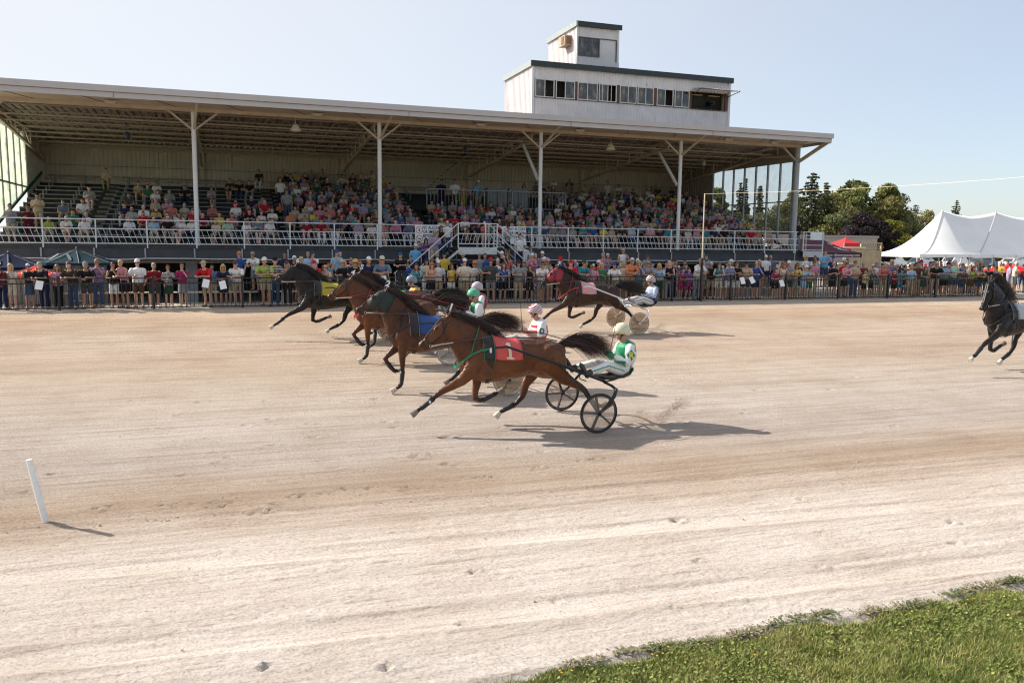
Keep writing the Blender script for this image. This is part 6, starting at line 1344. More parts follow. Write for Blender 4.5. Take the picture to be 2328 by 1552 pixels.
FENCE_P = [(-7.04, 30.93, 1.25, 1.51, 'm', 'brown', '-', 'maroon', 't', 'navy', 'p', 'L', 0),
(-6.76, 30.93, 1.25, 1.53, 'w', 'blond', '-', 'floral-cream', 't', 'cream', 's', 'L', 0),
(-6.24, 30.91, 1.25, 1.53, 'w', 'white', '-', 'black', 'k', 'denim', 's', 'L', 0),
(-5.83, 30.94, 1.25, 1.58, 'm', 'grey', '-', 'black', 't', 'navy', 'p', 'L', 1),
(-5.39, 30.93, 1.25, 1.5, 'w', 'lightbrown', '-', 'floral-pink', 't', 'black', 'p', 'F', 0),
(-4.96, 30.92, 1.25, 1.59, 'm', 'brown', '-', 'darkbrown', 't', 'denim', 'p', 'L', 0),
(-4.52, 30.95, 1.25, 1.59, 'm', '-', 'cap-grey', 'black', 't', 'darkgrey', 's', 'L', 0),
(-4.27, 31.63, 1.25, 1.67, 'm', 'ginger', '-', 'plaid-purple', 't', 'denim', 'p', 'D', 0),
(-3.69, 30.92, 1.25, 1.58, 'w', 'brown', '-', 'black', 'k', 'white', 's', 'L', 0),
(-3.37, 30.93, 1.25, 1.66, 'w', 'blond', '-', 'pink', 'k', 'black', 's', 'L', 0),
(-2.92, 30.95, 1.25, 1.69, 'm', '-', 'cap-white', 'white', 't', 'brown', 's', 'L', 0),
(-2.4, 30.92, 1.25, 1.56, 'm', 'grey', '-', 'darkred', 't', 'darkgrey', 's', 'F', 0),
(-1.95, 30.92, 1.25, 1.5, 'w', 'brown', '-', 'floral-grey', 't', 'darkgreen', 's', 'F', 0),
(-1.49, 30.91, 1.25, 1.57, 'w', 'brown', '-', 'magenta', 't', 'grey', 's', 'F', 0),
(-0.69, 30.93, 1.25, 1.64, 'm', '-', 'cap-tan', 'red', 't', 'khaki', 's', 'L', 1),
(-0.13, 30.9, 1.25, 1.53, 'w', 'blond', '-', 'navy', 't', 'navy', 's', 'L', 1),
(0.35, 30.94, 1.25, 1.65, 'm', '-', 'cap-brown', 'white', 't', 'khaki', 's', 'L', 0),
(0.45, 32.57, 1.7, 1.5, 'm', '-', 'cap-orange', 'blue', 't', 'navy', 'p', 'D', 0),
(1.0, 32.56, 1.7, 1.5, 'm', 'grey', '-', 'white', 't', 'grey', 's', 'L', 0),
(1.33, 30.92, 1.25, 1.77, 'm', '-', 'cap-white', 'lime', 't', 'khaki', 's', 'L', 0),
(1.63, 30.93, 1.25, 1.77, 'm', '-', 'cap-black', 'stripe-black', 't', 'denim', 'p', 'L', 0),
(2.11, 32.55, 1.7, 1.5, 'm', 'black', '-', 'navy', 't', 'navy', 'p', 'D', 0),
(2.08, 30.95, 1.25, 1.64, 'w', '-', 'cap-brown', 'peach', 'k', 'black', 'p', 'F', 0),
(2.64, 31.59, 1.25, 1.78, 'm', '-', 'cap-tan', 'white', 't', 'khaki', 's', 'D', 0),
(2.98, 32.52, 1.7, 1.5, 'm', 'grey', '-', 'lightblue', 't', 'grey', 'p', 'D', 0),
(3.17, 32.57, 1.7, 1.52, 'm', '-', 'cap-darkgrey', 'white', 't', 'grey', 's', 'D', 0),
(3.1, 30.9, 1.25, 1.66, 'm', '-', 'cap-red', 'red', 't', 'denim', 'p', 'L', 0),
(3.51, 30.92, 1.25, 1.51, 'w', 'blond', '-', 'floral-tan', 't', 'navy', 's', 'L', 0),
(4.09, 32.52, 1.7, 1.57, 'm', '-', 'cap-blue', 'lightblue', 't', 'navy', 'p', 'D', 0),
(4.21, 32.56, 1.7, 1.5, 'w', 'white', '-', 'cream', 't', 'cream', 'p', 'D', 0),
(4.13, 30.94, 1.25, 1.69, 'w', 'blond', '-', 'black', 't', 'black', 'p', 'L', 0),
(4.56, 30.91, 1.25, 1.72, 'm', '-', 'cap-yellow', 'black', 't', 'black', 'p', 'L', 0),
(5.01, 30.9, 1.25, 1.81, 'm', '-', 'cap-white', 'navy', 't', 'khaki', 'p', 'L', 0),
(5.56, 30.94, 1.25, 1.84, 'm', '-', 'cap-cream', 'greyblue', 't', 'khaki', 'p', 'L', 1),
(6.64, 32.56, 1.7, 1.5, 'm', '-', 'cap-blue', 'black', 't', 'darkgrey', 'p', 'L', 0),
(6.94, 30.96, 1.25, 1.57, 'w', 'brown', '-', 'floral-teal', 't', 'black', 's', 'L', 0),
(7.48, 30.93, 1.25, 1.64, 'w', 'ginger', '-', 'peach', 'k', 'black', 's', 'L', 0),
(7.93, 31.59, 1.25, 1.67, 'm', '-', 'cap-white', 'white', 't', 'tan', 's', 'D', 0),
(8.42, 32.52, 1.7, 1.52, 'm', '-', 'cap-black', 'yellow', 't', 'navy', 'p', 'D', 0),
(8.3, 30.91, 1.25, 1.57, 'w', 'brown', '-', 'yellow', 'k', 'white', 's', 'L', 0),
(9.21, 32.53, 1.7, 1.5, 'm', '-', 'hat-tan', 'vest-navy', 't', 'navy', 'p', 'D', 0),
(8.84, 30.95, 1.25, 1.76, 'm', '-', 'cap-white', 'cream', 't', 'khaki', 'p', 'L', 0),
(9.44, 31.61, 1.25, 1.65, 'm', '-', 'cap-orange', 'white', 't', 'lightblue', 'p', 'D', 0),
(9.93, 32.57, 1.7, 1.5, 'm', 'grey', '-', 'grey', 't', 'khaki', 'p', 'D', 0),
(10.16, 32.52, 1.7, 1.5, 'm', 'brown', '-', 'blue', 't', 'navy', 'p', 'D', 0),
(9.9, 30.92, 1.25, 1.8, 'm', '-', 'cap-red', 'darkgrey', 't', 'grey', 's', 'L', 0),
(10.91, 32.56, 1.7, 1.58, 'm', '-', 'cap-white', 'black', 't', 'black', 'p', 'D', 0),
(11.16, 32.58, 1.7, 1.5, 'w', 'lightbrown', '-', 'coral', 't', 'khaki', 's', 'D', 0),
(10.43, 30.94, 1.25, 1.63, 'w', 'brown', '-', 'floral-blue', 't', 'black', 's', 'L', 0),
(11.07, 30.9, 1.25, 1.7, 'm', '-', 'cap-darkbrown', 'grey', 't', 'khaki', 'p', 'L', 0),
(11.57, 30.92, 1.25, 1.52, 'w', 'brown', '-', 'black', 'k', 'black', 's', 'F', 0),
(12.27, 32.55, 1.7, 1.5, 'w', '-', 'cap-white', 'pink', 't', 'khaki', 's', 'D', 0),
(12.43, 32.55, 1.7, 1.5, 'w', 'blond', '-', 'floral-pink', 't', 'tan', 's', 'D', 0),
(12.08, 30.96, 1.25, 1.65, 'm', 'black', '-', 'white', 't', 'grey', 's', 'L', 0),
(12.73, 32.54, 1.7, 1.59, 'm', '-', 'cap-white', 'grey', 't', 'navy', 'p', 'D', 0),
(12.7, 31.59, 1.25, 1.6, 'w', 'brown', '-', 'peach', 't', 'tan', 's', 'D', 0),
(12.56, 31.61, 1.25, 1.76, 'w', '-', 'cap-pink', 'tan', 't', 'tan', 's', 'D', 0),
(13.19, 31.62, 1.25, 1.83, 'm', '-', 'cap-red', 'blue', 't', 'denim', 's', 'D', 0),
(13.32, 30.91, 1.25, 1.71, 'm', '-', 'cap-red', 'red', 't', 'khaki', 's', 'L', 0),
(13.86, 30.92, 1.25, 1.73, 'm', '-', 'cap-darkgreen', 'teal', 't', 'denim', 's', 'L', 0),
(14.39, 30.93, 1.25, 1.56, 'w', 'white', '-', 'floral-pink', 't', 'tan', 's', 'L', 0),
(14.74, 30.91, 1.25, 1.62, 'w', 'blond', '-', 'green', 't', 'tan', 's', 'F', 0),
(15.59, 32.56, 1.7, 1.55, 'm', 'grey', '-', 'pink', 't', 'khaki', 'p', 'D', 0),
(15.82, 32.55, 1.7, 1.53, 'm', 'white', '-', 'lilac', 't', 'khaki', 'p', 'D', 0),
(15.33, 30.91, 1.25, 1.62, 'm', '-', 'cap-blue', 'white', 't', 'tan', 's', 'L', 0),
(16.56, 32.54, 1.7, 1.79, 'm', 'bald', '-', 'white', 'k', 'khaki', 's', 'D', 0),
(16.14, 31.58, 1.25, 1.64, 'w', 'blond', '-', 'cream', 'k', 'denim', 's', 'D', 0),
(16.1, 30.96, 1.25, 1.83, 'm', 'white', '-', 'orange', 't', 'khaki', 's', 'L', 0),
(16.5, 30.91, 1.25, 1.72, 'w', 'blond', '-', 'plaid-blue', 't', 'denim', 's', 'F', 0),
(16.88, 30.95, 1.25, 1.7, 'm', '-', 'cap-grey', 'grey', 't', 'khaki', 's', 'L', 0),
(17.8, 32.58, 1.7, 1.5, 'm', '-', 'cap-darkgrey', 'grey', 't', 'navy', 'p', 'D', 0),
(17.55, 31.62, 1.25, 1.67, 'm', '-', 'cap-navy', 'grey', 't', 'denim', 'p', 'D', 0),
(17.5, 30.95, 1.25, 1.6, 'w', 'blond', '-', 'lightblue', 't', 'darkgreen', 'p', 'L', 0),
(17.98, 30.94, 1.25, 1.7, 'w', 'blond', '-', 'black', 'k', 'plaid-grey', 'p', 'F', 0),
(18.53, 31.62, 1.25, 1.73, 'm', 'black', '-', 'navy', 't', 'navy', 'p', 'D', 0),
(18.55, 30.9, 1.25, 1.4, 'c', 'brown', '-', 'magenta', 't', 'magenta', 's', 'L', 0),
(18.95, 30.91, 1.25, 1.4, 'c', 'brown', '-', 'purple', 't', 'magenta', 's', 'L', 0),
(19.18, 31.57, 1.25, 1.56, 'm', 'brown', '-', 'blue', 't', 'navy', 'p', 'D', 0),
(19.39, 30.94, 1.25, 1.82, 'm', 'grey', '-', 'white', 't', 'grey', 'p', 'L', 0),
(20.82, 32.56, 1.7, 1.5, 'm', 'brown', '-', 'lightblue', 't', 'lightblue', 's', 'D', 0),
(20.52, 31.63, 1.25, 1.64, 'w', 'white', '-', 'black', 'k', 'tan', 's', 'D', 0),
(20.47, 30.94, 1.25, 1.66, 'w', 'brown', '-', 'teal', 'k', 'cream', 's', 'L', 0),
(20.97, 30.9, 1.25, 1.68, 'm', 'bald', '-', 'plaid-blue', 't', 'white', 's', 'L', 0),
(21.37, 30.93, 1.25, 1.71, 'm', 'black', '-', 'black', 't', 'white', 's', 'F', 1),
(21.86, 30.93, 1.25, 1.69, 'm', '-', 'cap-navy', 'tan', 't', 'darkgrey', 's', 'L', 1),
(22.41, 30.94, 1.25, 1.7, 'm', 'bald', '-', 'blue', 't', 'navy', 's', 'L', 0),
(24.07, 32.54, 1.7, 1.5, 'm', '-', 'cap-white', 'white', 't', 'navy', 's', 'D', 0),
(24.38, 32.58, 1.7, 1.51, 'm', 'bald', '-', 'plaid-blue', 't', 'navy', 'p', 'D', 0),
(23.42, 30.9, 1.25, 1.41, 'c', 'black', '-', 'magenta', 't', 'black', 's', 'L', 1),
(23.78, 30.9, 1.25, 1.66, 'w', 'ginger', '-', 'cream', 'k', 'tan', 's', 'L', 0),
(24.16, 30.96, 1.25, 1.73, 'm', '-', 'cap-white', 'grey', 't', 'darkgreen', 's', 'L', 0),
(24.53, 30.95, 1.25, 1.63, 'w', 'brown', '-', 'yellow', 't', 'grey', 's', 'L', 0),
(25.0, 30.91, 1.25, 1.53, 'w', '-', 'hat-white', 'lightblue', 't', 'lightblue', 's', 'L', 0),
(25.3, 30.93, 1.25, 1.45, 'c', '-', 'cap-green', 'tan', 't', 'green', 's', 'L', 0),
(26.9, 32.53, 1.7, 1.5, 'm', 'brown', '-', 'white', 't', 'navy', 's', 'D', 0),
(26.38, 32.52, 1.7, 1.5, 'w', 'blond', '-', 'white', 't', 'black', 's', 'D', 0),
(27.5, 32.55, 1.7, 1.78, 'm', 'brown', '-', 'skyblue', 't', 'denim', 's', 'D', 0),
(27.99, 32.57, 1.7, 1.5, 'm', '-', 'cap-blue', 'blue', 't', 'navy', 's', 'D', 0),
(26.67, 30.95, 1.25, 1.7, 'w', 'blond', '-', 'black', 't', 'black', 's', 'F', 0),
(27.3, 30.91, 1.25, 1.67, 'w', 'brown', '-', 'floral-pink', 't', 'black', 's', 'L', 0),
(27.88, 30.92, 1.25, 1.74, 'm', 'brown', '-', 'tan', 't', 'denim', 'p', 'F', 0),
(28.5, 30.93, 1.25, 1.34, 'c', 'brown', '-', 'stripe-yellow', 't', 'black', 's', 'L', 0),
(28.91, 30.93, 1.25, 1.35, 'c', 'ginger', '-', 'darkgreen', 't', 'black', 's', 'L', 0),
(29.63, 30.96, 1.25, 1.65, 'm', 'grey', '-', 'plaid-red', 't', 'khaki', 'p', 'L', 0),
(30.72, 31.57, 1.25, 1.78, 'w', 'blond', '-', 'plaid-blue', 't', 'denim', 's', 'D', 0),
(30.25, 30.91, 1.25, 1.35, 'c', 'brown', '-', 'darkred', 't', 'black', 's', 'L', 0),
(30.61, 30.92, 1.25, 1.38, 'c', '-', 'cap-navy', 'teal', 't', 'teal', 's', 'L', 0),
(31.27, 30.93, 1.25, 1.56, 'm', 'grey', '-', 'lightblue', 't', 'tan', 'p', 'L', 0),
(32.41, 31.62, 1.25, 1.7, 'm', 'brown', '-', 'brown', 't', 'khaki', 'p', 'D', 0),
(32.09, 30.94, 1.25, 1.5, 'w', 'brown', '-', 'darkgreen', 'k', 'darkgreen', 's', 'L', 0),
(32.77, 30.91, 1.25, 1.72, 'm', 'bald', '-', 'black', 't', 'tan', 'p', 'L', 0),
(33.42, 30.93, 1.25, 1.69, 'm', '-', 'cap-navy', 'stripe-lightblue', 't', 'black', 's', 'L', 0),
(34.03, 30.96, 1.25, 1.81, 'm', 'white', '-', 'mint', 't', 'denim', 's', 'L', 0),
(34.5, 30.91, 1.25, 1.4, 'c', '-', 'cap-grey', 'darkgrey', 't', 'denim', 's', 'L', 0),
(35.15, 30.94, 1.25, 1.51, 'w', 'brown', '-', 'lime', 'k', 'brown', 's', 'L', 0),
(35.69, 30.96, 1.25, 1.5, 'w', 'brown', '-', 'tan', 't', 'denim', 's', 'L', 0),
(36.2, 30.94, 1.25, 1.51, 'm', 'black', '-', 'black', 't', 'denim', 'p', 'L', 0),
(36.63, 30.9, 1.25, 1.5, 'w', '-', 'cap-red', 'grey', 't', 'black', 's', 'L', 0)]
SEAT_P = [(-7.09, 0, 'w', 'blond', '-', 'lime', 'p'),
(-6.44, 0, 'w', 'white', '-', 'white', 'p'),
(-5.72, 0, 'w', 'brown', '-', 'white', 'p'),
(-3.99, 0, 'w', '-', 'cap-tan', 'white', 'd'),
(-2.99, 0, 'w', '-', 'hat-white', 'lightblue', 'k'),
(-2.44, 0, 'm', '-', 'cap-white', 'black', 'd'),
(-1.89, 0, 'w', 'brown', '-', 'white', 'k'),
(-1.39, 0, 'w', '-', 'cap-red', 'white', 'k'),
(-0.4, 0, 'w', 'brown', '-', 'cream', 't'),
(0.1, 0, 'w', 'white', '-', 'mint', 'd'),
(0.91, 0, 'w', 'brown', '-', 'white', 'k'),
(1.41, 0, 'm', 'grey', '-', 'greyblue', 'k'),
(1.91, 0, 'w', 'brown', '-', 'white', 'k'),
(-6.28, 1, 'w', 'brown', '-', 'green', 'p'),
(-5.78, 1, 'w', 'blond', '-', 'white', 'k'),
(-3.46, 1, 'w', 'brown', '-', 'red', 'd'),
(-2.96, 1, 'm', 'brown', '-', 'navy', 'd'),
(-2.46, 1, 'w', 'brown', '-', 'coral', 'p'),
(-1.96, 1, 'm', 'brown', '-', 'white', 'k'),
(-1.02, 1, 'w', 'brown', '-', 'darkred', 'd'),
(-0.26, 1, 'm', 'brown', '-', 'yellow', 'd'),
(0.29, 1, 'w', 'brown', '-', 'coral', 'p'),
(-4.01, 2, 'm', '-', 'cap-white', 'stripe-grey', 'd'),
(-3.51, 2, 'm', 'white', '-', 'white', 'k'),
(-3.01, 2, 'm', '-', 'cap-tan', 'yellow', 'k'),
(-1.39, 2, 'w', 'brown', '-', 'red', 'd'),
(1.09, 2, 'm', 'brown', '-', 'black', 'd'),
(1.64, 2, 'w', 'grey', '-', 'white', 'k'),
(2.14, 2, 'm', 'grey', '-', 'white', 'k'),
(2.96, 2, 'w', 'black', '-', 'orange', 'd'),
(3.61, 2, 'm', 'grey', '-', 'tan', 'k'),
(-6.93, 3, 'm', 'brown', '-', 'greyblue', 't'),
(-6.14, 3, 'm', 'black', '-', 'white', 'p'),
(-4.35, 3, 'w', 'brown', '-', 'navy', 'p'),
(-2.31, 3, 'm', 'grey', '-', 'coral', 'k'),
(-1.81, 3, 'w', 'blond', '-', 'stripe-cream', 'p'),
(-1.31, 3, 'w', 'brown', '-', 'lilac', 'p'),
(-0.58, 3, 'm', 'grey', '-', 'plaid-red', 't'),
(0.54, 3, 'm', '-', 'cap-red', 'white', 'k'),
(1.04, 3, 'w', 'brown', '-', 'darkred', 'd'),
(-3.15, 4, 'm', 'grey', '-', 'tan', 'k'),
(-2.65, 4, 'w', '-', 'cap-white', 'floral-pink', 'k'),
(0.54, 4, 'm', 'grey', '-', 'darkred', 'd'),
(1.88, 4, 'm', 'grey', '-', 'red', 'k'),
(3.99, 4, 'm', '-', 'cap-white', 'white', 'd'),
(-4.3, 5, 'm', 'brown', '-', 'darkgrey', 'd'),
(1.29, 5, 'm', 'grey', '-', 'navy', 'd'),
(1.79, 5, 'm', '-', 'cap-black', 'grey', 'k'),
(2.68, 5, 'c', 'brown', '-', 'orange', 'd'),
(-6.19, 6, 'm', 'black', '-', 'plaid-grey', 'd'),
(-3.26, 6, 'm', 'white', '-', 'white', 'k'),
(-2.61, 6, 'm', 'grey', '-', 'grey', 'k'),
(-3.66, 7, 'w', 'brown', '-', 'green', 'p'),
(-1.91, 7, 'm', 'black', '-', 'black', 'd'),
(-0.64, 7, 'm', 'brown', '-', 'plaid-grey', 'p'),
(3.4, 7, 'w', 'brown', '-', 'green', 'd'),
(-4.17, 8, 'w', 'brown', '-', 'tan', 'k'),
(-3.29, 8, 'm', 'brown', '-', 'white', 'k'),
(3.7, 8, 'm', 'brown', '-', 'white', 'k'),
(0.3, 9, 'm', 'brown', '-', 'darkbrown', 'd'),
(0.8, 9, 'm', 'black', '-', 'black', 'd'),
(1.3, 9, 'm', 'black', '-', 'black', 'k'),
(-5.89, 11, 'm', 'black', '-', 'tan', 'd'),
(1.93, 12, 'm', 'brown', '-', 'darkbrown', 'k'),
(3.46, 12, 'm', 'black', '-', 'black', 'd'),
(3.96, 12, 'm', 'black', '-', 'yellow', 'd'),
(4.46, 12, 'm', 'black', '-', 'navy', 'd'),
(4.86, 13, 'm', 'grey', '-', 'grey', 'd')]
STAND_P = [(-8.44, 39.2, 3.36, 1.65, 'm', 'brown', '-', 'grey', 't', 'khaki', 's', 'F', 0), (-7.8, 39.2, 3.36, 1.55, 'm', 'brown', '-', 'maroon', 't', 'maroon', 'p', 'F', 0), (-7.73, 40.86, 3.85, 1.71, 'm', '-', 'cap-black', 'tan', 't', 'khaki', 's', 'F', 0), (2.83, 45.84, 5.32, 1.52, 'm', 'brown', '-', 'white', 't', 'navy', 'p', 'D', 0), (2.98, 43.35, 4.58, 1.5, 'm', 'brown', '-', 'plaid-grey', 't', 'denim', 'p', 'D', 0)]
# ============================================================= PEOPLE
CC = {'white': (.72,.71,.70), 'black': (.014,.014,.016), 'navy': (.018,.024,.07), 'blue': (.03,.08,.28), 'lightblue': (.33,.48,.62), 'skyblue': (.16,.42,.66), 'teal': (.03,.22,.27), 'red': (.48,.016,.025),
      'darkred': (.22,.012,.022), 'maroon': (.10,.010,.018), 'pink': (.56,.20,.30), 'magenta': (.32,.025,.11), 'orange': (.62,.20,.08), 'yellow': (.64,.45,.07), 'lime': (.33,.42,.08), 'green': (.04,.17,.08), 'grey': (.24,.25,.27),
      'darkgrey': (.06,.065,.07), 'khaki': (.40,.33,.22), 'tan': (.46,.36,.25), 'brown': (.11,.06,.035), 'darkbrown': (.05,.03,.02), 'cream': (.62,.56,.44), 'purple': (.16,.07,.24), 'mint': (.36,.56,.42), 'denim': (.05,.085,.16),
      'peach': (.62,.34,.24), 'coral': (.56,.17,.15), 'lilac': (.34,.27,.44), 'greyblue': (.13,.19,.27), 'darkgreen': (.025,.07,.045)}
HC = {'brown': (.07,.035,.018), 'lightbrown': (.20,.11,.05), 'blond': (.48,.33,.14), 'white': (.55,.53,.50), 'grey': (.28,.26,.24), 'black': (.012,.010,.010), 'ginger': (.30,.09,.025), 'bald': (.42,.24,.17), '-': (.10,.06,.04)}
PM = {}
def cloth(spec):
    if spec in PM: return PM[spec]
    pat, c = spec.split('-') if '-' in spec else ('', spec)
    col = CC[c]; m, nt, bs = nodes('cloth_'+spec.replace('-', '_')); bs.inputs['Roughness'].default_value = .85; bs.inputs['Specular IOR Level'].default_value = .2; v = coord(nt)
    n = noi(nt, v, 11, 3); r = ramp(nt, n, [(.3, tuple(x*.8 for x in col)), (.7, tuple(min(1, x*1.12) for x in col))]); out = r.outputs[0]
    lt = (.6, .58, .56)
    if pat == 'stripe':
        w_ = nt.nodes.new('ShaderNodeTexWave'); w_.bands_direction = 'Z'; w_.inputs['Scale'].default_value = 6; nt.links.new(v, w_.inputs['Vector'])
        rr = ramp(nt, w_.outputs['Fac'], [(.62, (0, 0, 0)), (.72, (1, 1, 1))]); out = mix(nt, out, lt if sum(col) < 1.2 else (.05, .05, .08), rr.outputs[0])
    if pat == 'plaid':
        for dr in ('Z', 'X'):
            w_ = nt.nodes.new('ShaderNodeTexWave'); w_.bands_direction = dr; w_.inputs['Scale'].default_value = 7; nt.links.new(v, w_.inputs['Vector'])
            rr = ramp(nt, w_.outputs['Fac'], [(.5, (0, 0, 0)), (.75, (.6, .6, .6))]); out = mix(nt, out, lt if dr == 'Z' else tuple(x*.5 for x in col), rr.outputs[0])
    if pat == 'floral':
        vo = nt.nodes.new('ShaderNodeTexVoronoi'); vo.inputs['Scale'].default_value = 16; nt.links.new(v, vo.inputs['Vector'])
        rr = ramp(nt, vo.outputs['Distance'], [(.30, (1, 1, 1)), (.42, (0, 0, 0))]); out = mix(nt, out, lt if sum(col) < 1.6 else (.10, .22, .30), rr.outputs[0])
    if pat == 'vest': pass
    nt.links.new(out, bs.inputs['Base Color']); bump(nt, noi(nt, v, 24, 2), bs, .5, .012); PM[spec] = m; return m
def hairm(c):
    k = 'hair_'+c
    if k not in PM: PM[k] = M(k.replace('-', 'dark'), HC[c], .6, var=.35, sc=45)
    return PM[k]
SK = [M('skin_fair', (.55, .33, .25), .55, var=.08, sc=20), M('skin_tanned', (.44, .24, .155), .55, var=.08, sc=20), M('skin_brown', (.30, .155, .10), .55, var=.08, sc=20)]
SHOE = [M('white_trainers', (.6, .6, .6), .6), M('dark_shoes', (.03, .028, .026), .6), M('tan_sandals', (.26, .17, .10), .7)]
LENS = M('dark_sunglasses', (.008, .008, .01), .15)
WHITEP = M('paper_white', (.82, .82, .84), .7, var=.03)
class Pose: pass
def mk_pose(k):
    q = Pose(); q.k = k
    q.hip = [V((s*.09, .06, .93)) for s in (-1, 1)]; q.kn = [V((s*.105, .03, .50)) for s in (-1, 1)]; q.an = [V((s*.115, .07, .09)) for s in (-1, 1)]; q.toe = [V((s*.14, -.10, .045)) for s in (-1, 1)]
    if k == 'L': q.pel, q.bel, q.che, q.nk, q.hd = V((0, .06, .95)), V((0, .03, 1.08)), V((0, -.05, 1.25)), V((0, -.115, 1.40)), V((0, -.155, 1.535)); q.sh = [V((s*.185, -.065, 1.345)) for s in (-1, 1)]; q.el = [V((s*.27, -.24, 1.11)) for s in (-1, 1)]; q.wr = [V((-.09, -.41, 1.095)), V((.06, -.385, 1.125))]
    elif k == 'F': q.pel, q.bel, q.che, q.nk, q.hd = V((0, .05, .95)), V((0, .035, 1.08)), V((0, .02, 1.28)), V((0, .0, 1.45)), V((0, -.02, 1.60)); q.sh = [V((s*.185, .01, 1.385)) for s in (-1, 1)]; q.el = [V((-.25, .0, 1.12)), V((.25, -.01, 1.13))]; q.wr = [V((-.07, -.24, 1.20)), V((.04, -.22, 1.14))]
    else: q.pel, q.bel, q.che, q.nk, q.hd = V((0, .05, .95)), V((0, .035, 1.08)), V((0, .025, 1.28)), V((0, .02, 1.46)), V((0, .0, 1.61)); q.sh = [V((s*.19, .02, 1.39)) for s in (-1, 1)]; q.el = [V((s*.265, .05, 1.12)) for s in (-1, 1)]; q.wr = [V((-.25, -.07, .90)), V((.27, -.03, .89))]
    if k == 'A': q.el, q.wr = [V((-.27, -.22, 1.15)), V((.30, .02, 1.12))], [V((-.02, -.33, 1.17)), V((.27, -.10, .90))]
    if k == 'C': q.el, q.wr = [V((-.25, -.06, 1.13)), V((.24, -.16, 1.18))], [V((-.06, -.25, 1.16)), V((.08, -.19, 1.42))]
    q.top = q.hd.z+.13
    mb = MB(); mb.tube([q.pel-V((0, 0, .05)), q.bel, q.che, (q.sh[0]+q.sh[1])/2, q.nk], [.108, .098, .118, .092, .05], 14, [1.35, 1.4, 1.4, 1.75, 1.0], (1, 0, 0), round_=True)
    mb.tube([q.nk-V((0, 0, .03)), q.hd-V((0, 0, .05))], .05, 10); head_solid(mb, q.hd, (0, -1, -.12 if k == 'L' else -.03), (0, 0, 1), .98)
    for i in (0, 1):
        mb.tube([q.hip[i], q.kn[i]+V((0, 0, .22)), q.kn[i], q.kn[i]-V((0, -.03, .14)), q.an[i]], [.088, .075, .055, .055, .036], 12, round_=True); mb.tube([q.an[i]-V((0, 0, .02)), q.toe[i]], [.042, .032], 8, round_=True)
        mb.tube([q.sh[i], q.sh[i].lerp(q.el[i], .5), q.el[i], q.wr[i]], [.052, .045, .038, .027], 10, round_=True)
    me = remesh(mb, 'person_body_'+k, .0165, 2); hb = MB()
    for i in (0, 1): hand(hb, q.wr[i], q.wr[i]-q.el[i]+V((0, -.02, -.05 if k == 'L' else 0)), V((0, .3, -1)) if k not in 'DA' else V((-(-1, 1)[i], 0, 0)), .95, .7 if k == 'L' else .9, thumb=(-1, 1)[i])
    q.body = join_meshes(me, hb, 0); q.body.materials.append(SK[0])
    def shirt(sleeve, wide=1.0, low=.90):
        mb = MB(); mb.tube([V((0, q.pel.y, low)), q.bel, q.che, (q.sh[0]+q.sh[1])/2+V((0, 0, .012)), q.nk+V((0, 0, -.015))], [.128*wide, .122*wide, .132*wide, .108, .062], 18, [1.36, 1.36, 1.36, 1.62, 1.1], (1, 0, 0))
        for i in (0, 1):
            if sleeve: mb.tube([q.sh[i], q.sh[i].lerp(q.el[i], .45), q.sh[i].lerp(q.el[i], .82)], [.068, .064, .066], 12, round_=False)
            else: mb.tube([q.sh[i]*.8+q.nk*.2, q.sh[i]*.9+q.nk*.1], [.05, .05], 8, round_=True)
        return remesh(mb, 'shirt', .0175, 2)
    q.tee = shirt(1); q.tank = shirt(0, .95); q.wide = shirt(1, 1.18)
    for m_ in (q.tee, q.tank, q.wide): m_.materials.append(WHITEP)
    return q
PO = {k: mk_pose(k) for k in 'LFDAC'}
def legwear():
    q = PO['D']; out = {}
    for nm, end in (('shorts', .55), ('trousers', .10)):
        mb = MB(); mb.tube([V((0, .055, 1.0)), V((0, .06, .88))], [.125, .125], 16, [1.3, 1.32], (1, 0, 0))
        for i in (0, 1):
            if nm == 'shorts': mb.tube([q.hip[i]-V((0, 0, .02)), q.kn[i]+V((0, .01, .20)), V((q.kn[i].x*1.03, q.kn[i].y, end))], [.105, .092, .088], 12)
            else: mb.tube([q.hip[i]-V((0, 0, .02)), q.kn[i]+V((0, .01, .20)), q.kn[i], q.an[i]+V((0, 0, .0))], [.105, .088, .07, .064], 12)
        out[nm] = remesh(mb, nm, .0175, 1)
    mb = MB(); mb.tube([V((0, .055, 1.0)), V((0, .05, .85)), V((0, .04, .56))], [.122, .14, .155], 16, [1.28, 1.28, 1.3], (1, 0, 0)); out['skirt'] = remesh(mb, 'skirt', .02, 1)
    for m_ in out.values(): m_.materials.append(WHITEP)
    mb = MB()
    for i in (0, 1): mb.tube([q.an[i]+V((0, .03, -.045)), q.an[i]+V((0, -.06, -.045)), q.toe[i]+V((0, -.02, -.01))], [.045, .043, .032], 10, 1.0, round_=True)
    out['shoes'] = mb.mesh('shoes', True); out['shoes'].materials.append(WHITEP); return out
LW_ = legwear()
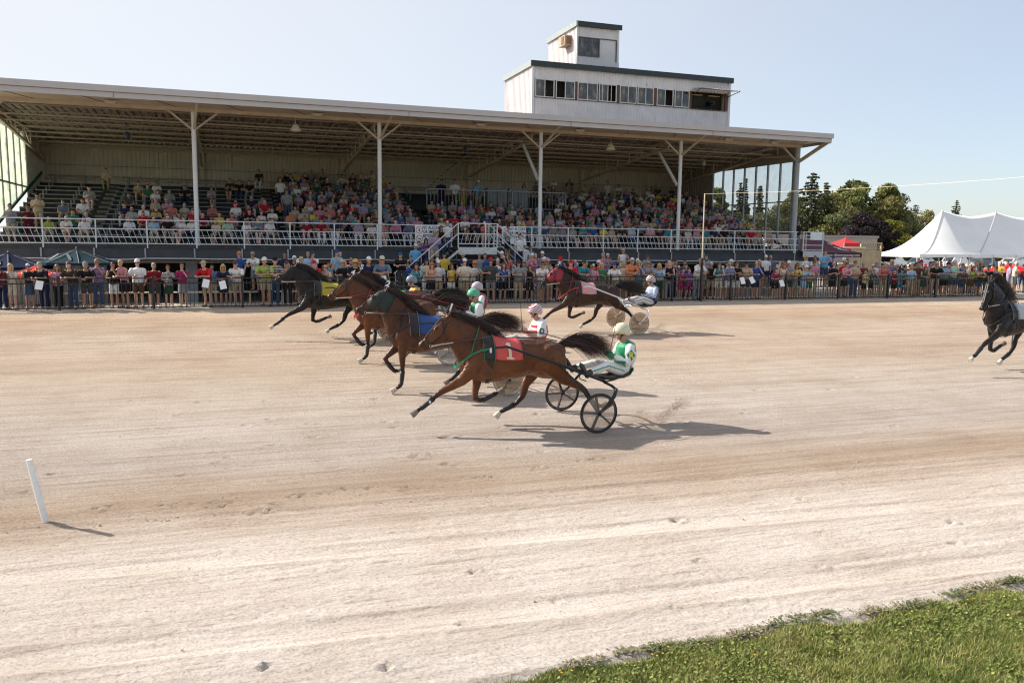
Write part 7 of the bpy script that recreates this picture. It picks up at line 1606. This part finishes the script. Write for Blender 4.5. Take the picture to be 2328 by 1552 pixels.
def headwear():
    o = {}; s = .98
    def dome(rx, ry, rz, zc, lo, fy=0, cut=None):
        mb = MB(); rings = []
        for i in range(9):
            th = PI*lo*i/8; rr = math.sin(th) if i else .02
            ring = []
            for k in range(18):
                a = 2*PI*k/18; y = ry*rr*math.sin(a); z = zc+rz*math.cos(th)
                if cut and math.sin(a) < -.25 and z < cut: z = cut+.0*z
                ring.append((rx*rr*math.cos(a), fy+y, z))
            rings.append(ring)
        return mb.loft(rings, cap=False)
    o['short'] = dome(.084, .104, .100, .045, .66, .012, .062)
    mb = dome(.090, .110, .106, .042, .60, .014, .055)
    mb.tube([V((0, .07, .06)), V((0, .085, -.06)), V((0, .08, -.20))], [.075, .080, .055], 12, [1.15, 1.25, 1.3], (1, 0, 0), round_=True)
    for k in (-1, 1): mb.tube([V((k*.06, -.01, .08)), V((k*.088, .02, .0)), V((k*.085, .02, -.12)), V((k*.07, .02, -.19))], [.03, .034, .034, .018], 8, round_=True)
    o['long'] = mb
    mb = dome(.088, .106, .098, .062, .53, .010); mb.loft([[(-.075, -.075, .052), (0, -.098, .062), (.075, -.075, .052), (.075, -.07, .045), (0, -.09, .052), (-.075, -.07, .045)], [(-.055, -.150, .036), (0, -.178, .044), (.055, -.150, .036), (.055, -.148, .030), (0, -.174, .037), (-.055, -.148, .030)]]); o['cap'] = mb
    mb = dome(.090, .108, .095, .065, .50, .008); rings = [[(r*math.cos(2*PI*k/20)*.92, .01+r*math.sin(2*PI*k/20), z) for k in range(20)] for r, z in ((.085, .068), (.165, .045), (.165, .039), (.085, .060))]; mb.loft(rings, cap=False); o['hat'] = mb
    mb = dome(.086, .107, .094, .036, .62, .016, .07); o['underhair'] = mb
    mb = MB(); pts = [V((.074*k/3, -.088+.035*abs(k/3)**2.2, .005)) for k in range(-3, 4)]
    for p, q in zip(pts[:-1], pts[1:]): mb.bar(p, q, .012, .030)
    for k in (-1, 1): mb.bar((k*.076, -.055, .008), (k*.082, .01, .008), .006, .008)
    o['sunglasses'] = mb
    r = {}
    for k, m_ in o.items():
        me = m_.mesh(k, k != 'sunglasses'); me.materials.append(WHITEP); r[k] = me
    return r
HW = headwear()
mb = MB()
for s in (-1, 1): mb.ell((s*.030, -.079, .014), (.013, .007, .007), 8, 5)
EYES = mb.mesh('eyes', True); EYES.materials.append(EYEM)
PEOPLE = []; RP = random.Random(77)
def person(x, y, z, h, sex, hair, hat, top, tt, bot, bt, pose, rz=0, glasses=None, seg='fence'):
    q = PO[pose]; s = h/q.top; wd = s*(1.0 if sex == 'm' else .90 if sex == 'w' else .92)*RP.uniform(.96, 1.06)
    if hair == '-': hair = 'brown' if sex == 'm' else 'blond'
    sk = SK[RP.choice((0, 0, 1, 1, 1))]
    r = inst('person', q.body, None, (x, y, z), (0, 0, rz), (wd, wd, s), [sk])
    kt = {'t': 'tee', 'k': 'tank'}[tt]
    if sex == 'm' and tt == 't' and RP.random() < .4: kt = 'wide'
    inst('shirt', getattr(q, kt), r, mats=[cloth(top)])
    nm = {'s': 'shorts', 'p': 'trousers', 'r': 'skirt'}[bt]
    if sex == 'w' and bt == 's' and bot in ('denim', 'darkgreen', 'grey', 'navy', 'black') and RP.random() < .5: nm = 'skirt'
    inst(nm, LW_[nm], r, mats=[cloth(bot)]); inst('shoes', LW_['shoes'], r, mats=[RP.choice(SHOE)])
    longh = sex == 'w' and hair not in ('white', 'grey') and RP.random() < .75
    if hat.startswith('cap'): inst('hair', HW['long' if longh else 'underhair'], r, q.hd, sc=.97, mats=[hairm(hair)]); inst('cap', HW['cap'], r, q.hd, mats=[cloth(hat[4:])])
    elif hat.startswith('hat'): inst('hair', HW['long' if longh else 'underhair'], r, q.hd, sc=.97, mats=[hairm(hair)]); inst('sun_hat', HW['hat'], r, q.hd, mats=[cloth(hat[4:])])
    elif hair != 'bald': inst('hair', HW['long' if longh else 'short'], r, q.hd, mats=[hairm(hair)])
    gl_ = (RP.random() < .6) if glasses is None else glasses
    if gl_ and sex != 'c': inst('sunglasses', HW['sunglasses'], r, q.hd, mats=[LENS])
    else: inst('eyes', EYES, r, q.hd)
    PEOPLE.append(dict(o=r, x=x, y=y, z=z, hair='long '+hair+' hair' if longh else (hair+' hair' if hair != 'bald' else 'a bald head'), hat=hat, top=top, tt=tt, bot=bot, nm=nm, pose=pose, sex=sex, seg=seg, s=s))
    return r
def paper(p, q, x, y, z, lab, rz=.2, sc=1):
    o = MB().box((-.11, -.004, -.15), (.11, .004, .15)).add([(-.09, -.0055, .02), (.09, -.0055, .02), (.09, -.0055, .03), (-.09, -.0055, .03)], [(0, 1, 2, 3)]).build('racing_program', WHITEP, loc=(x, y, z)); o.rotation_euler = (-.35, rz, 0); tag(o, lab, 'paper', 'white race programmes held over the fence'); return o
for i, (x, y, z, h, sex, hair, hat, top, tt, bot, bt, pose, pp_) in enumerate(FENCE_P):
    if pose == 'D' and y < 31.2: pose = 'F'
    if z < 1.5: z = gz(y)
    u_ = RP.random()
    if pose == 'L' and not pp_ and u_ < .2: pose = 'A'
    elif pose in 'FD' and u_ < .4: pose = 'C'
    elif pose == 'L' and not pp_ and u_ < .3: pose = 'C'
    o = person(x, y, z, h, sex, hair, hat, top, tt, bot, bt, pose, RP.uniform(-.5, .35)-.1)
    if pp_: PEOPLE[-1]['paper'] = 1
for i in range(16):
    x = 4.6+i*1.55+RP.uniform(-.4, .4); y = 31.75+RP.uniform(-.15, .3)
    person(x, y, gz(y), RP.uniform(1.62, 1.84), RP.choice('mmw'), RP.choice(['brown', 'grey', 'white', 'black', 'blond']), RP.choice(['-', 'cap-white', 'cap-tan', 'cap-navy', 'cap-red']), RP.choice(['white', 'white', 'lightblue', 'grey', 'pink', 'red', 'tan', 'navy', 'cream', 'blue', 'plaid-blue', 'lilac']), 't', RP.choice(['khaki', 'denim', 'tan', 'navy', 'white']), RP.choice('sp'), RP.choice('DF'), RP.uniform(-.7, .5))
# stairs and deck
for a in ((8.0, 36.0, 1.92, 1.62, 'm', 'brown', 'cap-white', 'skyblue', 't', 'navy', 's', 'D'), (8.55, 36.35, 2.2, 1.6, 'w', 'black', '-', 'purple', 't', 'navy', 'p', 'F'), (8.25, 36.5, 2.05, 1.62, 'm', 'brown', '-', 'blue', 't', 'denim', 'p', 'D'), (8.86, 35.95, 2.42, 1.72, 'm', 'grey', '-', 'lilac', 't', 'tan', 's', 'F'), (9.25, 36.3, 2.75, 1.62, 'w', 'brown', '-', 'black', 'k', 'denim', 'p', 'D'),
          (9.62, 36.6, 3.05, 1.55, 'w', 'white', '-', 'white', 't', 'denim', 'p', 'D'), (11.3, 36.3, 3.4, 1.18, 'c', 'brown', 'cap-white', 'plaid-red', 't', 'tan', 's', 'F'), (12.42, 36.2, 2.85, 1.58, 'w', 'black', '-', 'floral-grey', 't', 'black', 's', 'F'), (12.95, 36.0, 2.42, 1.63, 'm', 'brown', '-', 'white', 't', 'navy', 'p', 'D'),
          (13.34, 36.4, 2.05, 1.56, 'w', 'brown', 'cap-white', 'white', 't', 'tan', 's', 'D'), (13.66, 36.5, 1.88, 1.62, 'm', 'brown', '-', 'skyblue', 't', 'navy', 's', 'D')): person(*a, rz=RP.uniform(-.4, .4), seg='stairs')
person(14.12, 35.4, gz(35.4), 1.9, 'm', 'brown', 'cap-white', 'grey', 't', 'grey', 's', 'D', seg='yard'); person(7.3, 35.0, gz(35), 1.8, 'm', 'brown', 'cap-navy', 'navy', 't', 'navy', 'p', 'D', seg='yard')
person(30.25, 38.15, DZ, 1.72, 'm', 'brown', '-', 'black', 't', 'grey', 'p', 'D', seg='platform')
for x, y, z, h, sex, hair, _, top, tt, bot, bt, pose, _p in [(a[0], a[1], a[2], a[3], a[4], a[5], a[6], a[7], a[8], a[9], a[10], a[11], 0) for a in STAND_P]: person(x, y, z, max(1.62, h), sex, hair, _, top, tt, bot, bt, pose, seg='bench')
for a in ((12.25, 45.0, 5.42, 1.72, 'm', 'brown', '-', 'white', 't', 'darkgrey', 's', 'D'), (12.85, 45.4, 5.42, 1.6, 'w', 'blond', '-', 'peach', 'k', 'yellow', 'p', 'D'), (13.6, 44.9, 5.42, 1.68, 'm', 'brown', 'cap-white', 'skyblue', 't', 'khaki', 'p', 'D'), (11.7, 45.9, 5.42, 1.75, 'm', 'black', '-', 'navy', 't', 'navy', 'p', 'D'), (16.35, 44.9, 5.42, 1.6, 'w', 'black', '-', 'lightblue', 't', 'darkgrey', 'p', 'F'), (14.2, 47.2, 5.42, 1.72, 'm', 'black', '-', 'black', 't', 'black', 'p', 'D'),
          (23.9, 49.4, 6.05, 1.7, 'm', 'grey', '-', 'cream', 't', 'darkgrey', 'p', 'D')): person(*a, rz=RP.uniform(-.3, .3), seg='platform2')
# shaded doorways and the yard behind
for i in range(8):
    x = (-.6, 1.6, .2, 4.2, 5.7, 3.1, 17.6, 20.9, 9.9, 11.3, 24.4)[i]; y = 37.2+.4*(i % 4)
    person(x, y, gz(y), RP.uniform(1.62, 1.8), RP.choice('mmw'), RP.choice(['brown', 'black', 'grey']), '-', RP.choice(['navy', 'greyblue', 'teal', 'darkred', 'grey', 'black']), 't', RP.choice(['navy', 'denim', 'khaki']), RP.choice('sp'), 'D', RP.uniform(-.6, .6), seg='doorway')
TOPS = ['white', 'white', 'red', 'navy', 'black', 'grey', 'lightblue', 'blue', 'tan', 'darkred', 'cream', 'pink', 'teal', 'yellow', 'plaid-blue', 'floral-pink', 'green', 'coral', 'darkgrey', 'maroon', 'lilac']
for i in range(36):
    x = 30.5+i*.48+RP.uniform(-.2, .2); y = 32.6+RP.random()**1.3*9
    if x > 35.5: y += 1.5
    x += (y-31)*.42
    person(x, y, gz(y), RP.uniform(1.6, 1.84), RP.choice('mmwwm'), RP.choice(['brown', 'blond', 'grey', 'black', 'white']), RP.choice(['-', '-', 'cap-white', 'cap-navy', 'cap-red', 'cap-grey']), RP.choice(TOPS), 't', RP.choice(['khaki', 'denim', 'navy', 'white', 'grey', 'black']), RP.choice('sp'), RP.choice('DF'), RP.uniform(-1.0, 1.0), seg='far')
# --- seated spectators
def seat_mesh(k, long_=False, hat=False, vox=.026, sx=1.0):
    pel = V((0, 0, .53)); che = V((0, (-.02, -.14, .02, -.08)[k], .86)); nk = V((0, (-.03, -.22, .02, -.12)[k], 1.02)); hd = nk+V((0, -.03, .135)); mb = MB(); smp = []
    so = [V((s*.17, che.y-.01, .965)) for s in (-1, 1)]; kn = [V((s*(.11, .16, .08, .13)[k], -.42, .54)) for s in (-1, 1)]; an = [V((s*(.12, .17, .05, .10)[k], -.40-(.08 if k == 2 else 0), .09)) for s in (-1, 1)]
    el = [V((s*.235, che.y-(.04, .12, .02, .05)[k], .72)) for s in (-1, 1)]; wr_ = [V((s*(.10, .07, .04, .12)[k], (-.30, -.42, -.22, -.26)[k], (.62, .66, .80, .74)[k])) for s in (-1, 1)]
    def tb(pts, rad, zone, n=10, fl=1, hint=(0, 1, 0)):
        mb.tube(pts, rad, n, fl, hint, round_=True); pts = [V(p) for p in pts]
        for i in range(len(pts)-1):
            for t in (0, .25, .5, .75, 1):
                p = pts[i].lerp(pts[i+1], t); r_ = (rad[i]*(1-t)+rad[i+1]*t) if hasattr(rad, '__len__') else rad
                for dx, dy, dz in ((1, 0, 0), (-1, 0, 0), (0, 1, 0), (0, -1, 0), (0, 0, 1), (0, 0, -1)): smp.append((p+V((dx*r_, dy*r_, dz*r_)), zone))
    tb([pel, (pel+che)/2, che, nk-V((0, 0, .03))], [.135, .13, .135, .075], 1, 14, [1.3, 1.3, 1.35, 1.2], (1, 0, 0)); tb([so[0], so[1]], [.07, .07], 1)
    tb([nk, hd-V((0, 0, .06))], [.05, .05], 0)
    head_solid(mb, hd, (0, -1, -.05), (0, 0, 1), 1.0)
    for a in range(12):
        for zz, zone in ((-.09, 0), (-.03, 0), (.03, 0), (.075, 3), (.12, 3)):
            al = 2*PI*a/12; p = hd+V((.085*math.cos(al), .10*math.sin(al), zz)); smp.append((p, 3 if (math.sin(al) > .1 and zz > -.06) else zone))
    if hat: mb.tube([hd+V((0, .02, .075)), hd+V((0, -.15, .055))], [.08, .045], 10, .35, (0, 0, 1), round_=True); smp += [(hd+V((dx, -.15, .05)), 3) for dx in (-.05, 0, .05)]
    if long_: tb([hd+V((0, .06, .05)), hd+V((0, .09, -.15))], [.08, .07], 3)
    for i in (0, 1):
        tb([pel+V(((-.08, .08)[i], -.02, -.01)), kn[i]], [.10, .075], 2); tb([kn[i], an[i]], [.062, .042], 2 if k % 2 else 0)
        tb([an[i]-V((0, -.02, .03)), an[i]+V((0, -.13, -.045))], [.045, .036], 4)
        tb([so[i], so[i].lerp(el[i], .6)], [.058, .052], 1); tb([so[i].lerp(el[i], .65), el[i], wr_[i]], [.046, .042, .032], 0); tb([wr_[i], wr_[i]+(wr_[i]-el[i]).normalized()*.07], [.035, .028], 0)
    me = remesh(mb, 'seated_person', vox, 1); kd = KDTree(len(smp))
    for i, (p, z) in enumerate(smp): kd.insert(p, i)
    kd.balance(); me.polygons.foreach_set('material_index', [smp[kd.find(p.center)[1]][1] for p in me.polygons]); 
    for i in range(5): me.materials.append(WHITEP)
    return me
SM = {(k, l, h): seat_mesh(k, l, h) for k in range(4) for l, h in ((False, False), (True, False), (False, True))}
NTH = ['first', 'second', 'third', 'fourth', 'fifth', 'sixth', 'seventh', 'eighth', 'ninth', 'tenth', 'eleventh', 'twelfth', 'thirteenth', 'fourteenth', 'fifteenth', 'sixteenth', 'seventeenth', 'eighteenth', 'nineteenth', 'twentieth']+[('%d' % i)+({1: 'st', 2: 'nd', 3: 'rd'}.get(i % 10, 'th') if not 10 < i % 100 < 14 else 'th') for i in range(21, 200)]
SEATED = []
def seated(x, r, sex, hair, hat, top, k=None):
    k = RP.randrange(4) if k is None else k; has = hat != '-'
    if hair == '-': hair = 'brown'
    long_ = sex == 'w' and not has and hair not in ('white', 'grey'); s = RP.uniform(.94, 1.04)*(1 if sex == 'm' else .95 if sex == 'w' else .78)
    bot = RP.choice(['tan', 'navy', 'denim', 'black', 'white', 'khaki', 'grey']); hm = cloth(hat[4:]) if has else (hairm(hair) if hair != 'bald' else SK[0])
    o = inst('person', SM[(k, long_, has)], None, (x, RY(r)+.56, RZ(r)), (0, 0, RP.uniform(-.35, .25)), (s*RP.uniform(.95, 1.1), s, s), [SK[RP.choice((0, 1, 1))], cloth(top), cloth(bot), hm, RP.choice(SHOE)])
    SEATED.append(dict(o=o, x=x, r=r, top=top, hat=hat, hair=hair))
for x, r, sex, hair, hat, top, kk in SEAT_P: seated(x, r, sex, hair, hat, top)
HATS = ['-']*5+['cap-white', 'cap-white', 'cap-navy', 'cap-red', 'cap-tan', 'hat-white']
CT = ['white', 'white', 'cream', 'grey', 'grey', 'darkgrey', 'black', 'black', 'navy', 'navy', 'greyblue', 'greyblue', 'lightblue', 'tan', 'brown', 'darkred', 'maroon', 'red', 'blue', 'teal', 'lilac', 'coral', 'green', 'plaid-blue', 'floral-pink', 'khaki', 'darkbrown', 'plaid-grey', 'yellow', 'pink', 'denim', 'darkgreen', 'maroon']
taken = {}
for d in SEATED: taken.setdefault(d['r'], []).append(d['x'])
CROWD = []
for r in range(14):
    x = 3.0+RP.random()*.3 if r > 2 else 3.6
    while x < XR-.5:
        pr = .9 if r < 3 else .86 if r < 8 else .5
        if r >= 8 and x < 9.4: pr = .72
        if r >= 6 and 9.3 < x < 18.7: pr = 0
        if 18.7 <= x < 22 and r >= 8: pr = .45
        if r >= 10 and x > 19: pr = .3
        if r == 13: pr *= .6
        if x > 22.5 and r < 10: pr = max(pr, .85)
        if 9.4 < x < 10.25 or (2.0 < x < 2.6) or (19.55 < x < 20.2 and r) or (25.55 < x < 26.2 and r): pr = 0
        if r == 0 and (10.1 < x < 12.2): pr = .4
        if RP.random() < pr and all(abs(x-t) > .5 for t in taken.get(r, [])):
            sex = RP.choice('mwmwm'); a = (round(x, 2), r, sex, RP.choice(['brown', 'blond', 'grey', 'black', 'white', 'brown']), RP.choice(HATS), RP.choice(CT))
            if r == 0: seated(*a)
            else: CROWD.append(a)
        x += RP.uniform(.52, .66)
# the packed rows further back: one mass
cm_ = attr_mat('crowd_colours', .85, .1, 20)
base = {}
for key in [(0, False, False), (1, True, False), (2, False, True), (3, False, False)]:
    me = SM[key]; me.calc_loop_triangles() if False else None
    co = np.empty(len(me.vertices)*3, np.float32); me.vertices.foreach_get('co', co); co = co.reshape(-1, 3)
    fl_ = [tuple(p.vertices) for p in me.polygons if len(p.vertices) == 4]; mi = [p.material_index for p in me.polygons if len(p.vertices) == 4]
    vz = np.zeros(len(co), int); 
    for f, m_ in zip(fl_, mi):
        for i in f: vz[i] = m_
    base[key] = (co, np.array(fl_), vz)
def stand_mesh(k):
    mb = MB(); smp = []; tw_ = (0, .12, -.1)[k]
    def tb(pts, rad, zone, n=8, fl=1, hint=(0, 1, 0)):
        mb.tube(pts, rad, n, fl, hint, round_=True); pts = [V(p) for p in pts]
        for i in range(len(pts)-1):
            for t in (0, .25, .5, .75, 1):
                p = pts[i].lerp(pts[i+1], t); r_ = rad[i]*(1-t)+rad[i+1]*t
                for d in ((1, 0, 0), (-1, 0, 0), (0, 1, 0), (0, -1, 0)): smp.append((p+V(d)*r_, zone))
    tb([(0, .04, .95), (0, .03, 1.15), (0, .02, 1.33), (0, .01, 1.43)], [.13, .125, .13, .07], 1, 12, [1.3, 1.3, 1.4, 1.3], (1, 0, 0)); tb([(-.17, .01, 1.38), (.17, .01, 1.38)], [.065, .065], 1); tb([(0, .01, 1.44), (0, 0, 1.54)], [.05, .05], 0)
    hd = V((tw_*.2, -.01, 1.61)); head_solid(mb, hd, (tw_*3, -1, -.05), (0, 0, 1), .98)
    for a in range(12):
        for zz, zone in ((-.09, 0), (-.03, 0), (.03, 0), (.075, 3), (.12, 3)):
            al = 2*PI*a/12; smp.append((hd+V((.085*math.cos(al), .10*math.sin(al), zz)), 3 if (math.sin(al) > .1 and zz > -.06) else zone))
    for s in (-1, 1):
        tb([(s*.09, .05, .92), (s*.105, .03, .52)], [.095, .068], 2); tb([(s*.105, .03, .50), (s*.115, .06, .09)], [.055, .042], 2 if k == 1 else 0); tb([(s*.115, .06, .05), (s*.13, -.1, .04)], [.045, .035], 4)
        e_ = (s*.25, .0, 1.12); w_ = (s*.06, -.22, 1.16) if k != 2 else (s*.25, -.08, .9); tb([(s*.185, .01, 1.38), (s*.225, .005, 1.24)], [.06, .055], 1); tb([e_, w_], [.042, .03], 0); tb([(s*.23, .005, 1.22), e_], [.045, .042], 0)
    me = remesh(mb, 'standing', .030, 1); kd = KDTree(len(smp))
    for i, (p, z) in enumerate(smp): kd.insert(p, i)
    kd.balance(); me.polygons.foreach_set('material_index', [smp[kd.find(p.center)[1]][1] for p in me.polygons]); return me
def arr(me):
    co = np.empty(len(me.vertices)*3, np.float32); me.vertices.foreach_get('co', co); co = co.reshape(-1, 3); fl_ = [tuple(p.vertices) for p in me.polygons if len(p.vertices) == 4]; vz = np.zeros(len(co), int)
    for p in me.polygons:
        for i in p.vertices: vz[i] = p.material_index
    return co, np.array(fl_), vz
SB = [arr(stand_mesh(k)) for k in range(3)]
AV, AF, AC, nb = [], [], [], 0
for (x, r, sex, hair, hat, top) in CROWD:
    key = RP.choice(list(base) if hat == '-' else [(2, False, True)]); co, fs, vz = base[key]; s = RP.uniform(.92, 1.04); a = RP.uniform(-.4, .3)
    R2 = np.array([[math.cos(a), -math.sin(a), 0], [math.sin(a), math.cos(a), 0], [0, 0, 1]]); AV.append(co*s @ R2.T+[x, RY(r)+.56, RZ(r)]); AF.append(fs+nb); nb += len(co)
    pal = np.array([(.45, .26, .18), CC[top.split('-')[-1]], CC[RP.choice(['navy', 'tan', 'denim', 'black', 'grey'])], CC[hat[4:]] if hat != '-' else HC[hair], (.1, .1, .1)]); AC.append(pal[vz])
for i in range(150):
    if i < 46: x = RP.uniform(2.5, 31); y = RP.uniform(32.9, 36.0)
    else:
        y = 31.9+RP.random()**1.4*12; x = RP.uniform(29.5, 46)*(y/33.5)
        if x/y > 1.17 and RP.random() < .55: continue
    if 7 < x < 14.5 and y > 34: continue
    co, fs, vz = SB[RP.randrange(3)]; s = RP.uniform(.90, 1.05); a = RP.uniform(-1.1, .9)
    R2 = np.array([[math.cos(a), -math.sin(a), 0], [math.sin(a), math.cos(a), 0], [0, 0, 1]]); AV.append(co*s @ R2.T+[x, y, gz(y)]); AF.append(fs+nb); nb += len(co)
    hc_ = RP.choice(HATS); top = RP.choice(CT)
    pal = np.array([(.45, .26, .18), CC[top.split('-')[-1]], CC[RP.choice(['navy', 'tan', 'denim', 'black', 'grey', 'khaki'])], CC[hc_[4:]] if hc_ != '-' else HC[RP.choice(['brown', 'grey', 'blond', 'black'])], (.1, .1, .1)]); AC.append(pal[vz])
me = fast_mesh('crowd', np.concatenate(AV), np.concatenate(AF), 4, smooth=True); at = me.attributes.new('coat', 'FLOAT_COLOR', 'POINT'); c4 = np.ones((nb, 4), np.float32); c4[:, :3] = np.concatenate(AC); at.data.foreach_set('color', c4.ravel()); me.materials.append(cm_)
tag(inst('crowd', me), kind='stuff')
# people behind the press box windows
for i, (x, c) in enumerate(((15.75, 'navy'), (17.35, 'white'), (20.15, 'greyblue'), (22.15, 'white'))):
    o = inst('person', SM[(0, False, False)], None, (x, PY0+.75, WZ0-.80+.1), (0, 0, 0), (1, 1, 1), [SK[1], cloth(c), cloth('black'), hairm('brown'), SHOE[1]])
    tag(o, 'person in a %s shirt behind the %s window of the press box' % ({'greyblue': 'grey blue'}.get(c, c), ('first', 'third', 'fifth', 'seventh')[i]), 'person', 'people at the press box windows')
# --------------------------- labels that single each person out
def nice(c):
    c = {'skyblue': 'sky blue', 'lightblue': 'light blue', 'greyblue': 'grey blue', 'darkgrey': 'dark grey', 'darkred': 'dark red', 'darkbrown': 'dark brown', 'darkgreen': 'dark green'}.get(c, c)
    if '-' in c: a, b = c.split('-'); a = {'stripe': 'striped', 'vest': 'dark'}.get(a, a); b = nice(b); return b+' '+a if a in ('floral', 'plaid', 'striped') else b
    return c
BAYS = [(-99, -1.17, 'left of first column'), (-1.17, 6.8, 'between first and second columns'), (6.8, 14.77, 'between second and third columns'), (14.77, 22.63, 'between third and fourth columns'), (22.63, 99, 'right of fourth column')]
RW = ['front', 'second', 'third', 'fourth', 'fifth', 'sixth', 'seventh', 'eighth', 'ninth', 'tenth', 'eleventh', 'twelfth', 'thirteenth', 'top']
for lo, hi, nm in BAYS:
    for r in range(14):
        g = sorted([d for d in SEATED if d['r'] == r and lo <= d['x'] < hi], key=lambda d: d['x'])
        for i, d in enumerate(g):
            t = nice(d['top']).split(); t = t[-1] if len(t) > 2 else ' '.join(t)
            tag(d['o'], 'seated spectator in %s, %s bench row, %s from left, %s' % (t, RW[r], NTH[i], nm), 'person', 'spectators seated on the grandstand benches')
def desc(d, full=0):
    a = []
    if d['hat'] != '-': a.append(nice(d['hat'][4:])+(' cap' if d['hat'][0] == 'c' else ' sun hat'))
    else: a.append(d['hair'])
    return 'person with %s in %s %s and %s %s' % (a[0], nice(d['top']), 'top' if d['tt'] == 'k' else 'shirt', nice(d['bot']), d['nm'])
WH = {'fence': 'at the fence', 'stairs': 'on the central stairs', 'yard': 'beside the central stairs', 'platform': 'standing on the end platform of the deck', 'bench': 'standing among the benches', 'platform2': 'standing up in the stand', 'doorway': 'in the shade under the deck', 'far': 'in the crowd behind the fence end'}
used = {}
PEOPLE.sort(key=lambda d: (d['seg'], d['x']))
for seg in set(d['seg'] for d in PEOPLE):
    g = [d for d in PEOPLE if d['seg'] == seg]
    for i, d in enumerate(g):
        verb = ''
        if seg == 'fence': verb = {'L': 'leaning on the fence', 'F': 'with hands at chest behind the fence', 'D': 'standing behind the fence row', 'A': 'resting one arm on the fence', 'C': 'raising a hand to the chin'}[d['pose']]
        lab = desc(d).replace('person with', 'person with')+', '+(verb or WH[seg]); d['lab'] = lab; d['i'] = i; d['g'] = g
cnt = {}
for d in PEOPLE: cnt.setdefault(d['lab'], []).append(d)
for lab, L in cnt.items():
    for d in L:
        if len(L) > 1 or d['seg'] in ('far', 'doorway'):
            g, i = d['g'], d['i']; o_ = g[i-1] if i else g[i+1]
            base_ = 'person with %s in %s %s' % (nice(d['hat'][4:])+(' cap' if d['hat'][0] == 'c' else ' hat') if d['hat'] != '-' else d['hair'], nice(d['top']), 'top' if d['tt'] == 'k' else 'shirt')
            if d['seg'] == 'fence': lab2 = base_+', %s at the fence counting from the left' % NTH[i]
            else: lab2 = base_+' '+WH[d['seg']]+', %s from left' % NTH[i]
            d['lab'] = lab2
for d in PEOPLE: tag(d['o'], ' '.join(d['lab'].split()[:16]), 'person', {'fence': 'spectators lined up along the track fence', 'far': 'crowd beyond the right end of the fence'}.get(d['seg'], 'spectators standing in and around the grandstand'))
for d in PEOPLE:
    if d.get('paper'): paper(None, None, d['x']-.02, d['y']-.50, 1.25+.88*d['s'], 'white race programme held over the fence by the person in %s' % nice(d['top'])+(' and %s' % (nice(d['hat'][4:])+' cap') if d['hat'] != '-' else ' with '+d['hair']), RP.uniform(-.4, .4))
